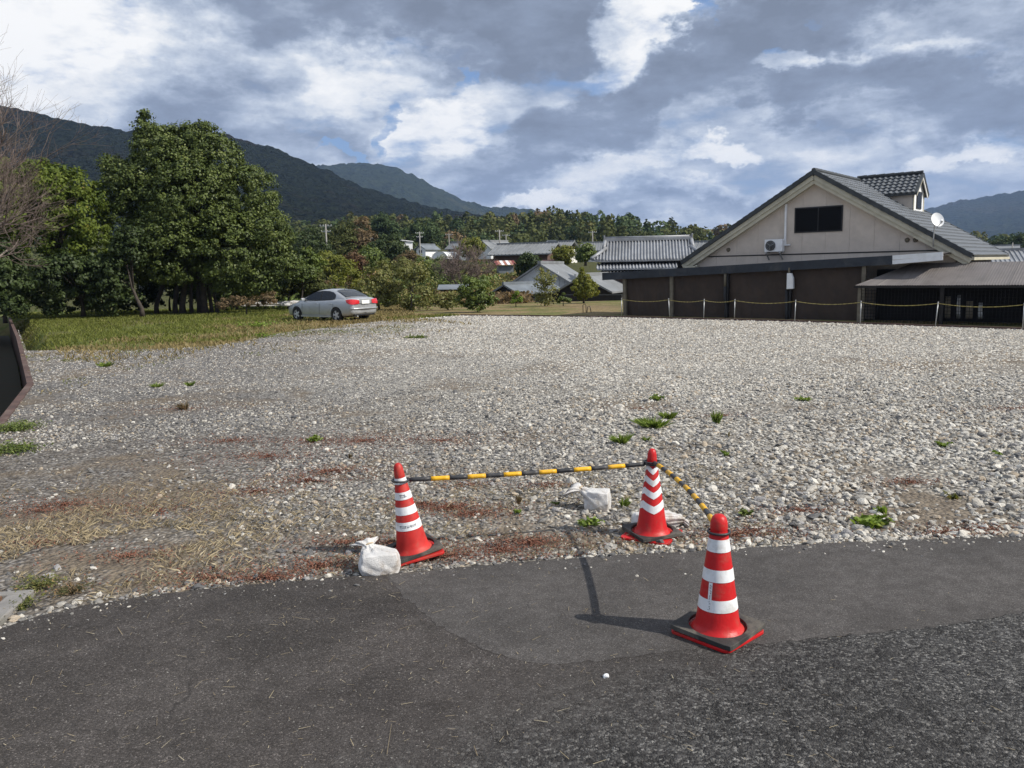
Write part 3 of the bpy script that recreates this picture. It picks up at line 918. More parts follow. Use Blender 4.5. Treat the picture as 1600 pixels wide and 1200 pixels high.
def gravel_far():
    """farther stones: small five-sided lumps in one mesh"""
    rg = np.random.default_rng(22)
    N = 420000
    y = 12.0 + (40.0 - 12.0) * rg.random(N) ** 0.85
    x = rg.uniform(-1, 1, N) * (0.66 * y + 2.2)
    keep = in_poly(lot_poly, x, y) & (side_of(KERB, x, y) > -999)
    dens = (1 - 0.9 * patch_soil(x, y)) * np.clip((y - 12.0) / 4.0, 0.0, 1) * np.interp(y, [14, 22, 40], [1.0, 0.75, 0.5])
    keep &= rg.random(N) < dens * 0.7
    x, y = x[keep], y[keep]
    n = len(x)
    s = np.exp(rg.normal(0, 0.3, n)) * np.interp(y, [14, 22, 40], [0.0165, 0.0195, 0.028]) * (1 - 0.25 * left_dark(x, y))
    ang = rg.uniform(0, 6.28, n)
    base = []
    for k in range(4):
        a = ang + k * math.pi / 2 + rg.normal(0, 0.2, n)
        r = s * rg.uniform(0.8, 1.35, n)
        base.append(np.stack([x + r * np.cos(a), y + r * np.sin(a), np.zeros(n) - 0.002 + rg.random(n) * s * .35], -1))
    top = np.stack([x + rg.normal(0, 0.25, n) * s, y + rg.normal(0, 0.25, n) * s, s * rg.uniform(0.6, 1.05, n)], -1)
    V = np.stack(base + [top], 1).reshape(-1, 3)
    i = np.arange(n)[:, None] * 5
    F = np.concatenate([i + np.array([[a, (a + 1) % 4, 4]]) for a in range(4)], 0)
    cc = stone_colors(x, y, rg)
    C4 = np.concatenate([cc, np.ones((n, 1))], 1)
    me = mesh_np('gravel', V, F, {'col': np.repeat(C4, 5, axis=0)})
    me.polygons.foreach_set('use_smooth', [True] * len(me.polygons))
    o = link('gravel', me, attr_mat('gravel_stone_far', 'col', 'GEOMETRY', 0.85))
    tag(o, 'loose pale crushed stone covering the far part of the lot', 'gravel', kind='stuff')


gravel_near()
gravel_far()

# ------------------------------------------------------------------ main house behind the lot
TH = R(39)
HE = Vector((math.cos(TH), -math.sin(TH), 0)); HN = Vector((math.sin(TH), math.cos(TH), 0))
HO = Vector((6.14, 37.17, 0))


def hl(s, d, z=0.0):
    return HO + HE * s + HN * d + Vector((0, 0, z))


def tile_mesh(w, l, h=0.05, t=0.04):
    """one S-profile roof tile, x across, y down the slope (0..l), z up"""
    mb = MB()
    prof = [(0, 0.004), (0.16, 0.034), (0.34, h), (0.52, 0.034), (0.70, 0.006), (1.0, 0.004)]
    top = [[(p[0] * w, 0, p[1] - 0.022) for p in prof], [(p[0] * w, l, p[1] + 0.026) for p in prof]]
    mb.grid(top)
    mb.grid([[(p[0] * w, l, p[1] + 0.026) for p in prof], [(p[0] * w, l - 0.004, p[1] - t) for p in prof]])
    return mb.mesh('roof_tile', fix=False)


def lay_tiles(parent, origin, ux, uy, nx, ny, w, expo, mat, quota, inside=None, name='tile'):
    """ux across, uy down slope (unit vectors); returns number of single tiles"""
    ux, uy = Vector(ux), Vector(uy)
    uz = ux.cross(uy).normalized()
    if uz.z < 0: uz = -uz
    me = tile_mesh(w, expo * 1.14)
    me.materials.append(mat)
    rot = Matrix((ux, uy, uz)).transposed().to_4x4()
    vs_ = np.array([v.co[:] for v in me.vertices]); fs_ = np.array([p.vertices[:] for p in me.polygons])
    RV, RF = [], []
    cnt = 0
    rg = random.Random(4)
    for r in range(ny):
        for c in range(nx):
            p = Vector(origin) + ux * (c * w) + uy * (r * expo)
            if inside and not inside(p): continue
            M = Matrix.Translation(p) @ rot @ Matrix.Rotation(rg.gauss(0, 0.008), 4, 'Z') @ Matrix.Rotation(rg.gauss(0, 0.01), 4, 'X')
            if quota(r, c):
                o = link(name, me, None, parent); o.matrix_local = M; cnt += 1
            else:
                A = np.array(M)
                RF.append(fs_ + sum(len(v) for v in RV[-1:]) * 0 + len(RV) * len(vs_))
                RV.append(vs_ @ A[:3, :3].T + A[:3, 3])
    if RV:
        m2 = mesh_np('tile_field', np.concatenate(RV), np.concatenate(RF))
        o = link('tile_field', m2, mat, parent); o['kind'] = 'stuff'
    return cnt


def main_house():
    H = thing('gabled_house', 'beige panelled house with dark window in its gable and grey tiled roof with dormer', 'house', HO, -TH)
    RZ, EZ, SP, SL, SR, LD = 5.65, 2.29, 7.35, 1.75, 12.95, 7.9
    k = (RZ - EZ) / (SR - SP)
    def rz(s): return RZ - abs(s - SP) * k
    WY = 0.35
    # wall body behind the panels
    mb = MB()
    inset = 0.55
    mb.prism([(SL + inset, -0.95), (SR - inset, -0.95), (SR - inset, rz(SR - inset) - 0.16), (SP, RZ - 0.16), (SL + inset, rz(SL + inset) - 0.16)], WY + 0.03, LD - 0.4, 'y')
    mb.build('wall', M_siding, H)
    # siding panels, upper and lower row
    w = 0.91
    z1 = 2.50
    s = SL + inset + 0.01
    j = 0
    WIN = (6.59, 8.36, 3.38, 4.27)
    while s < SR - inset - 0.05:
        e = min(s + w - 0.006, SR - inset)
        for row in (0, 1):
            if row == 0:
                pts = [(s, -0.9), (e, -0.9), (e, min(z1 - 0.03, rz(e) - 0.2)), (s, min(z1 - 0.03, rz(s) - 0.2))]
            else:
                t0, t1 = rz(s) - 0.2, rz(e) - 0.2
                if max(t0, t1) < z1 + 0.05: continue
                pts = [(s, z1 + 0.02), (e, z1 + 0.02), (e, max(t1, z1 + 0.021))]
                if s < SP < e: pts.append((SP, RZ - 0.2))
                pts.append((s, max(t0, z1 + 0.021)))
            mb = MB(); mb.prism(pts, WY, WY + 0.028, 'y')
            mb.build('wall_panel', M_siding, H)
        s += w
    MB().box2((SL + inset, WY - 0.015, z1 - 0.028), (SR - inset, WY + 0.03, z1 + 0.018)).build('flashing', M_black, H)
    # window
    wn = MB().box2((WIN[0] - 0.05, WY - 0.03, WIN[2] - 0.05), (WIN[1] + 0.05, WY + 0.02, WIN[3] + 0.05)).build('window', M_black, H)
    mid = (WIN[0] + WIN[1]) / 2
    for a, b in ((WIN[0], mid - 0.02), (mid + 0.02, WIN[1])):
        MB().box2((a, WY - 0.036, WIN[2]), (b, WY - 0.026, WIN[3])).build('pane', M_glass2, wn)
    # roof slabs
    roof = thing('roof', None, None); roof.parent = H
    for sgn, se in ((-1, SL), (1, SR)):
        mb = MB()
        th = 0.11
        mb.prism([(SP, RZ - 0.035), (se, EZ - 0.035), (se, EZ - 0.035 - th), (SP, RZ - 0.035 - th)], 0.06, LD - 0.02, 'y')
        mb.build('roof_deck', M_tilev, roof)
        # verge tiles along the front edge
        L = math.hypot(se - SP, RZ - EZ)
        ux = Vector((se - SP, 0, EZ - RZ)) / L
        nrow = 22
        for i in range(nrow):
            a = Vector((SP, 0.0, RZ + 0.015)) + ux * (i * L / nrow)
            b = Vector((SP, 0.0, RZ + 0.015)) + ux * ((i + 1.06) * L / nrow)
            m = MB().bar(a + Vector((0, 0.06, 0.014)), b + Vector((0, 0.06, 0.036)), 0.20, 0.07)
            m.bar(a + Vector((0, -0.03, -0.05)), b + Vector((0, -0.03, -0.025)), 0.03, 0.15)
            m.build('verge_tile', M_tilev, roof)
            if sgn > 0:
                a2 = a + Vector((0, LD - 0.12, 0)); b2 = b + Vector((0, LD - 0.12, 0))
                MB().bar(a2 + Vector((0, 0.06, 0.014)), b2 + Vector((0, 0.06, 0.036)), 0.20, 0.07).build('verge_tile', M_tilev, roof)
        # bargeboards: outer and inner step, soffit
        a = Vector((SP, 0.05, RZ - 0.21)); b = a + ux * (L - 0.03)
        MB().bar(a, b, 0.05, 0.16).build('bargeboard', M_cream, H)
        a = Vector((SP, 0.10, RZ - 0.375)); b = a + ux * (L - 0.12)
        MB().bar(a, b, 0.05, 0.15).build('bargeboard', M_cream, H)
        a = Vector((SP, 0.235, RZ - 0.44)); b = a + ux * (L - 0.35)
        MB().bar(a, b, 0.22, 0.02).build('soffit', M_cream, H)
    # ridge caps
    nr = 18
    for i in range(nr):
        a = Vector((SP, i * LD / nr, RZ + 0.05)); b = Vector((SP, (i + 1.05) * LD / nr, RZ + 0.062))
        MB().tube([a, b], [0.085, 0.095], 8).build('ridge_tile', M_tilev, roof)
    # right slope tiles
    L = math.hypot(SR - SP, RZ - EZ)
    uy = Vector((SR - SP, 0, EZ - RZ)) / L
    lay_tiles(roof, (SP + 0.02, 0.15, RZ), (0, 1, 0), uy, 25, 22, 0.304, L / 22, M_tile, lambda r, c: (r >= 12 and c < 21) or (r >= 4 and c < 4))
    lay_tiles(roof, (SP - 0.02, 0.15, RZ), (0, 1, 0), (-uy.x, 0, uy.z), 25, 22, 0.304, L / 22, M_tile, lambda r, c: False)
    # gutter at the right eave
    g = MB()
    pts = [(SR + 0.02, 0.1, EZ - 0.12), (SR + 0.02, LD, EZ - 0.12)]
    g.bar(pts[0], pts[1], 0.11, 0.10)
    g.build('gutter', M_cream, H)
    MB().box2((SR - 0.56, 0.12, EZ - 0.30), (SR - 0.04, LD - 0.1, EZ - 0.275)).build('eave_soffit', M_cream, H)
    # small corner box where the left rake lands on the canopy
    MB().box((2.2, 0.1, 2.05), (0.5, 0.4, 0.12)).build('eave_return', M_cream, H)

    # dormer
    dm = thing('dormer', None, None); dm.parent = H
    DF, Y0, Y1, DE, DA = 9.80, 5.05, 6.85, 5.06, 5.76
    YM = (Y0 + Y1) / 2
    mb = MB()
    # side walls as prisms standing on the roof
    zb = rz(DF)
    for yy in (Y0, Y1 - 0.05):
        mb.prism([(SP + (RZ - DE) / k, DE), (DF, DE), (DF, zb - 0.05)], yy, yy + 0.05, 'y')
    mb.build('side_wall', M_siding, dm)
    mb = MB()
    mb.prism([(Y0, zb - 0.05), (Y1, zb - 0.05), (Y1, DE), (YM, DA - 0.12), (Y0, DE)], DF - 0.05, DF, 'x')
    mb.build('front_wall', M_white, dm)
    wz0, wz1 = zb + 0.18, zb + 0.82
    dw = MB().box2((DF, YM - 0.42, wz0 - 0.04), (DF + 0.03, YM + 0.42, wz1 + 0.04)).build('window', M_black, dm)
    MB().box2((DF + 0.031, YM - 0.38, wz0), (DF + 0.036, YM + 0.38, wz1)).build('pane', M_glass2, dw)
    for yy in (Y0 + 0.06, Y1 - 0.06):
        MB().box2((DF, yy - 0.05, zb), (DF + 0.02, yy + 0.05, DE - 0.02)).build('corner_trim', M_cream, dm)
    for sg in (-1, 1):
        half = (Y1 - Y0) / 2 + 0.16
        ye = YM + sg * half
        ze = DA - half * (DA - DE) / ((Y1 - Y0) / 2) - 0.0
        F0 = DF + 0.16
        sb = SP - 0.1
        mb = MB()
        mb.poly([(sb, YM, DA), (F0, YM, DA), (F0, ye, ze), (SP + (RZ - ze) / k, ye, ze)])
        mb.poly([(sb, YM, DA - 0.09), (F0, YM, DA - 0.09), (F0, ye, ze - 0.09), (SP + (RZ - ze) / k, ye, ze - 0.09)])
        mb.poly([(F0, YM, DA), (F0, ye, ze), (F0, ye, ze - 0.09), (F0, YM, DA - 0.09)])
        mb.poly([(F0, ye, ze), (SP + (RZ - ze) / k, ye, ze), (SP + (RZ - ze) / k, ye, ze - 0.09), (F0, ye, ze - 0.09)])
        mb.build('dormer_deck', M_tilev, dm)
        Ld = math.hypot(half, DA - ze)
        uyd = Vector((0, ye - YM, ze - DA)) / Ld
        lay_tiles(dm, (SP - 0.1, YM, DA + 0.03) if sg < 0 else (SP - 0.1, YM, DA + 0.03), (1, 0, 0), uyd, 12, 6, 0.225, Ld / 6, M_tile,
                  lambda r, c: sg < 0, inside=lambda p: p.z > rz(p.x) - 0.12)
        MB().bar((F0 - 0.06, YM, DA + 0.0), (F0 - 0.06, ye, ze + 0.0), 0.14, 0.12).build('dormer_verge', M_tilev, dm)
        MB().bar((F0 - 0.03, YM, DA - 0.13), (F0 - 0.03, ye - sg * 0.06, ze - 0.10), 0.03, 0.10).build('dormer_bargeboard', M_whitew if sg > 0 else M_cream, dm)
    for i in range(7):
        a = SP - 0.1 + i * (DF + 0.22 - SP) / 7
        MB().tube([(a, YM, DA + 0.07), (a + (DF + 0.27 - SP) / 7, YM, DA + 0.08)], [0.075, 0.085], 8).build('dormer_ridge_tile', M_tilev, dm)

    # conduits, vents on the wall
    MB().box2((6.16, WY - 0.09, 2.85), (6.23, WY - 0.001, 4.50)).box2((6.23, WY - 0.08, 2.85), (6.40, WY - 0.001, 2.90)).build('pipe_cover', M_white, H)
    for s_, z_ in ((3.75, 2.76), (10.75, 2.9), (11.03, 2.89)):
        v = MB(); v.lathe([(0.0, 0.07), (0.055, 0.065), (0.085, 0.03), (0.09, 0.0)], 14)
        o = v.build('vent_hood', M_postc, H, True); o.location = (s_, WY, z_); o.rotation_euler = (R(90), 0, 0)

    # front lean-to: canopy, dark fascia, brown sheeting between posts
    P = thing('lean_to', 'dark flat canopy with brown sheet walls along the house front', 'lean-to', HO, -TH)
    def ft(s): return 1.88 + (s + 1.68) / 12.27 * 0.46
    mb = MB()
    a, b = Vector((-1.68, -1.0, ft(-1.68) - 0.16)), Vector((10.6, -1.0, ft(10.6) - 0.16))
    mb.bar(a, b, 0.06, 0.33)
    mb.build('fascia', M_fascia, P)
    mb = MB()
    mb.poly([(-1.66, -0.96, ft(-1.66) - 0.03), (12.3, -0.96, ft(12.3) - 0.03), (12.3, WY - 0.02, ft(12.3) + 0.03), (-1.66, WY + 2.0, ft(-1.66) + 0.03)])
    mb.poly([(-1.66, -0.96, ft(-1.66) - 0.09), (12.3, -0.96, ft(12.3) - 0.09), (12.3, WY - 0.02, ft(12.3) - 0.03), (-1.66, WY + 2.0, ft(-1.66) - 0.03)])
    mb.build('canopy', M_corr, P)
    # left end board
    MB().bar((-1.68, -0.96, ft(-1.68) - 0.16), (-1.68, 2.3, ft(-1.68) - 0.13), 0.05, 0.30).build('end_board', M_fascia, P)
    # white board
    wb = thing('white_board', None, None); wb.parent = P
    for q in range(2):
        a = Vector((10.62, -1.035, ft(10.6) - 0.075 - 0.165 * q)); b = Vector((12.25, -1.035, ft(12.25) - 0.055 - 0.135 * q))
        MB().bar(a, b, 0.03, 0.155 - 0.01 * q).build('board_strip', M_white, wb)
    posts = [-0.62, 1.72, 4.25, 6.85, 9.6]
    for i, s_ in enumerate(posts):
        lean = 0.25 if i == 0 else (0.12 if i == 1 else 0.0)
        mb = MB(); mb.bar((s_ + 0.02, -0.86 , ft(s_) - 0.3), (s_ + lean * 0.3, -0.86, -0.95), 0.14, 0.14)
        mb.build('post', M_postc if i in (0, 1, 4) else M_black, P)
    MB().tube([(4.22, -0.97, 1.25), (4.22, -0.97, 0.8), (4.3, -0.97, 0.2), (4.3, -0.97, -0.9)], 0.06, 10).build('drain_pipe', M_black, P, True)
    MB().tube([(4.22, -0.97, ft(4.2) - 0.3), (4.22, -0.97, 1.25)], 0.05, 10).build('drain_pipe', M_postc, P, True)
    MB().tube([(6.78, -0.97, 1.15), (6.82, -0.97, -0.9)], 0.06, 10).build('drain_pipe', M_black, P, True)
    for a, b in zip(posts[:-1], posts[1:]):
        # slack sheet with folds
        rows = []
        for r in range(13):
            z = -0.95 + (min(ft(a), ft(b)) - 0.25 + 0.95) * r / 12
            row = []
            for c in range(25):
                u = c / 24
                sx = a + 0.07 + (b - a - 0.14) * u
                zz = -0.95 + (ft(sx) - 0.28 + 0.95) * r / 12
                dy = 0.05 * math.sin(u * 9 + a) * (1 - r / 12) + 0.025 * math.sin(u * 37 + r * 0.6) + 0.06 * math.sin(u * math.pi) * (1 - r / 12)
                row.append((sx, -0.78 - dy, zz))
            rows.append(row)
        MB().grid(rows).build('sheet_wall', M_curtain, P, True)
    # end sheet at the left side
    MB().poly([(-0.62, -0.8, -0.95), (-0.62, 2.2, -0.95), (-0.62, 2.2, 1.75), (-0.62, -0.8, 1.62)]).build('sheet_wall', M_curtain, P)
    # lamp box
    lb = thing('lamp_housing', 'white box lamp hung under the dark canopy', 'lamp', hl(6.82, -1.02, 1.14), -TH)
    MB().prism([(0.0, 0.0), (0.26, 0.02), (0.24, 0.42), (0.17, 0.62), (0.0, 0.62)], -0.10, 0.08, 'y').build('case', M_white, lb, bevel=0.02)
    MB().box((0.06, 0.0, 0.70), (0.06, 0.06, 0.26)).build('bracket', M_postc, lb)

    # air conditioner on the gable wall
    ac = thing('air_conditioner', 'white outdoor air conditioner unit on brackets below the dark gable window', 'air conditioner', hl(5.45, 0.0, 2.55), -TH)
    MB().box2((0, 0.0, 0.06), (0.74, 0.27, 0.56)).build('casing', M_white, ac, bevel=0.02)
    MB().tube([(0.26, -0.02, 0.31), (0.26, 0.01, 0.31)], 0.205, 24).build('fan_grille', M_black, ac)
    f = MB()
    for r_ in (0.06, 0.11, 0.16, 0.205):
        f.tube([(0.26 + r_ * math.cos(t * math.pi / 10), -0.028, 0.31 + r_ * math.sin(t * math.pi / 10)) for t in range(21)], 0.006, 4)
    f.build('grille_ring', M_galv, ac)
    f = MB()
    for q in range(3):
        t = q * 2.094 + 0.4
        f.bar((0.26, -0.022, 0.31), (0.26 + 0.17 * math.cos(t), -0.022, 0.31 + 0.17 * math.sin(t)), 0.008, 0.09, (0, 1, 0))
    f.build('fan_blade', M_galv, ac)
    MB().bar((0.08, -0.02, 0.03), (0.08, 0.34, 0.03), 0.05, 0.05).bar((0.64, -0.02, 0.03), (0.64, 0.34, 0.03), 0.05, 0.05).bar((0.08, 0.0, 0.02), (0.08, 0.34, -0.25), 0.04, 0.04).bar((0.64, 0.0, 0.02), (0.64, 0.34, -0.25), 0.04, 0.04).build('bracket', M_galv, ac)

    # satellite dish on the right bargeboard
    sd_ = thing('satellite_dish', 'white satellite dish on a short mast at the sloping roof edge', 'satellite dish', hl(11.72, -0.06, 2.62), -TH)
    prof = [(r_, 0.30 * (r_ / 0.30) ** 2 * 0.18) for r_ in (0.001, 0.06, 0.12, 0.18, 0.24, 0.29, 0.30)]
    mb = MB(); mb.lathe(prof, 28); mb.lathe([(r_, z - 0.012) for r_, z in prof], 28)
    dish = mb.build('reflector', M_white, sd_, True)
    dish.location = (0.10, -0.08, 0.93); dish.scale = (0.76, 0.90, 0.9)
    dish.rotation_euler = Vector((0.62, -0.72, 0.42)).to_track_quat('Z', 'Y').to_euler()
    MB().tube([(0, 0, 0), (0, -0.02, 0.3), (0.02, -0.03, 0.80), (0.07, -0.05, 0.9)], 0.022, 8).build('mast', M_galv, sd_, True)
    d0 = Vector((0.62, -0.72, 0.42)).normalized()
    q = Vector((0.10, -0.08, 0.93))
    MB().tube([q + Vector((0, 0, -0.28)), q + d0 * 0.30 + Vector((0, 0, -0.22))], 0.012, 6).build('arm', M_galv, sd_)
    MB().bar(q + d0 * 0.27 + Vector((0, 0, -0.22)), q + d0 * 0.36 + Vector((0, 0, -0.16)), 0.06, 0.07).build('receiver', M_white, sd_)

    # low corrugated shed on the right
    S = thing('corrugated_shed', 'low open shed with grey brown corrugated roof and black netting behind the chain fence', 'shed', HO, -TH)
    y0, z0, y1, zt_ = -2.0, 1.30, 0.22, 2.04
    # corrugated sheets, each 0.8 wide with ridge profile
    s_ = 9.62
    Lr = math.hypot(y1 - y0, zt_ - z0)
    while s_ < 20.0:
        rows = []
        for r in range(2):
            row = []
            for c in range(33):
                u = c / 32
                sx = s_ + 0.82 * u
                left = 9.66 + 1.35 * r
                sx = max(sx, left)
                row.append((sx, y0 + (y1 - y0) * r, z0 + (zt_ - z0) * r + 0.012 * math.cos(u * 2 * math.pi * 10) + 0.006 * (1 - u)))
            rows.append(row)
        MB().grid(rows).build('roof_sheet', M_corr, S, True)
        s_ += 0.80
    MB().bar((9.6, y0 + 0.03, z0 - 0.05), (20.4, y0 + 0.03, z0 - 0.05), 0.05, 0.07).build('eave_beam', M_dkwood, S)
    MB().poly([(9.68, y0 + 0.05, z0 - 0.03), (9.75, y1, z0 - 0.03), (10.99, y1, zt_ - 0.03)]).build('side_sheet', M_net, S)
    for s_ in (9.72, 12.4, 15.2, 18.0):
        MB().box2((s_, y0 + 0.08, -0.95), (s_ + 0.11, y0 + 0.19, z0 - 0.085)).build('post', M_postc if s_ < 10 else M_dkwood, S)
    MB().poly([(9.85, y1 - 0.3, -0.95), (20.4, y1 - 0.3, -0.95), (20.4, y1 - 0.3, 1.85), (9.85, y1 - 0.3, 1.85)]).build('back_wall', M_net, S)
    for a, b in ((9.84, 12.39), (12.52, 15.19), (15.32, 17.99)):
        f = MB()
        n = int((b - a) / 0.11)
        for q in range(n + 1):
            x = a + (b - a) * q / n
            f.bar((x, y0 + 0.14, -0.95), (x, y0 + 0.14, z0 - 0.12), 0.012, 0.012, (0, 1, 0))
        for q in range(20):
            z = -0.95 + q * 0.115
            f.bar((a, y0 + 0.15, z), (b, y0 + 0.15, z), 0.012, 0.012)
        f.build('netting', M_net, S)
    st = thing('hanging_sacks', None, None)
    col.objects.unlink(st); bpy.data.objects.remove(st)
    rg = random.Random(3)
    for i, (px, w_, h_) in enumerate(((1488, 0.16, 0.75), (1513, 0.10, 0.8), (1527, 0.2, 0.6), (1531, 0.12, 0.55))):
        base = 12.55 + i * 0.33
        mb = MB()
        rows = []
        for r in range(6):
            rows.append([(base + w_ * (c / 6 - 0.5), -1.35 + 0.03 * math.sin(c * 2.1 + r), 0.15 + h_ * r / 5) for c in range(7)])
        mb.grid(rows)
        o = mb.build('hanging_sack', M_galv if i % 2 else M_postc, None, True)
        o.matrix_world = Matrix.Translation(HO) @ Matrix.Rotation(-TH, 4, 'Z')
        sol = o.modifiers.new('thick', 'SOLIDIFY'); sol.thickness = 0.02
        tag(o, ['narrow pale sack hanging first from the left inside the netted shed', 'grey strip of sheeting hanging second inside the netted shed', 'wide pale sack hanging third inside the netted shed',
                'small grey sack hanging last on the right inside the netted shed'][i], 'sack', 'sacks hanging in the netted shed')


main_house()

# ------------------------------------------------------------------ lot edging and chain fence
ed = thing('lot_edging', 'dark weathered edging boards along the far edge of the gravel', 'edging', (0, 0, 0))
pp = [Vector((p[0], p[1], 0)) for p in EDGE[:5]]
for a, b in zip(pp[:-1], pp[1:]):
    n = int((b - a).length / 2.0) + 1
    for i in range(n):
        p, q = a.lerp(b, i / n), a.lerp(b, (i + 0.985) / n)
        dz = random.uniform(-0.008, 0.008)
        MB().bar(p + Vector((0, 0, -0.06 + dz)), q + Vector((0, 0, -0.06 - dz)), 0.07, 0.24).build('board', M_rustwood, ed)

fence = thing('chain_fence', 'thin metal posts strung with a yellow plastic chain along the gravel edge', 'fence', (0, 0, 0))
tops = []
for (px, py, lean) in ((973, 495, 0.0), (1048, 497, -0.05), (1101, 499, 0.01), (1149, 500, 0), (1243, 503, 0.01), (1345, 506.5, 0.0), (1462, 510.5, 0.05), (1598, 515, 0.0), (1720, 519, 0.0)):
    b = gp(px, py); b.z = 0; 
    b += Vector((-0.06, -0.09, 0))
    t = b + Vector((lean, 0, 0.78))
    MB().tube([b + Vector((0, 0, -0.02)), t], 0.016, 8).tube([t, t + Vector((0, 0, 0.03))], 0.024, 8).build('post', M_galv, fence, True)
    tops.append(t - Vector((0, 0, 0.02)))
for a, b in zip(tops[:-1], tops[1:]):
    n = 26
    sag = 0.05 + 0.018 * (b - a).length
    pts = [a.lerp(b, i / n) - Vector((0, 0, 4 * sag * (i / n) * (1 - i / n))) for i in range(n + 1)]
    rad = [0.007 if i % 2 else 0.0115 for i in range(n + 1)]
    MB().tube(pts, rad, 5).build('chain', M_chain, fence, True)

# ------------------------------------------------------------------ traffic cones
SLIM = False


def cone_profile():
    if SLIM:
        return [(0.150, 0.018), (0.153, 0.030), (0.146, 0.040), (0.132, 0.050), (0.121, 0.075), (0.112, 0.12), (0.0430, 0.585), (0.0400, 0.592), (0.0375, 0.598), (0.0395, 0.606), (0.0385, 0.63), (0.0345, 0.675), (0.027, 0.702), (0.015, 0.714), (0.001, 0.718)]
    return [(0.155, 0.018), (0.158, 0.030), (0.150, 0.040), (0.136, 0.050), (0.127, 0.075), (0.119, 0.12), (0.0535, 0.60), (0.0505, 0.612), (0.0470, 0.618), (0.0490, 0.628), (0.0500, 0.645), (0.0475, 0.675), (0.039, 0.700), (0.024, 0.714), (0.001, 0.719)]


def cone_r(z):
    if SLIM:
        return 0.112 + (0.0430 - 0.112) * (z - 0.12) / 0.465
    return 0.119 + (0.0535 - 0.119) * (z - 0.12) / 0.48


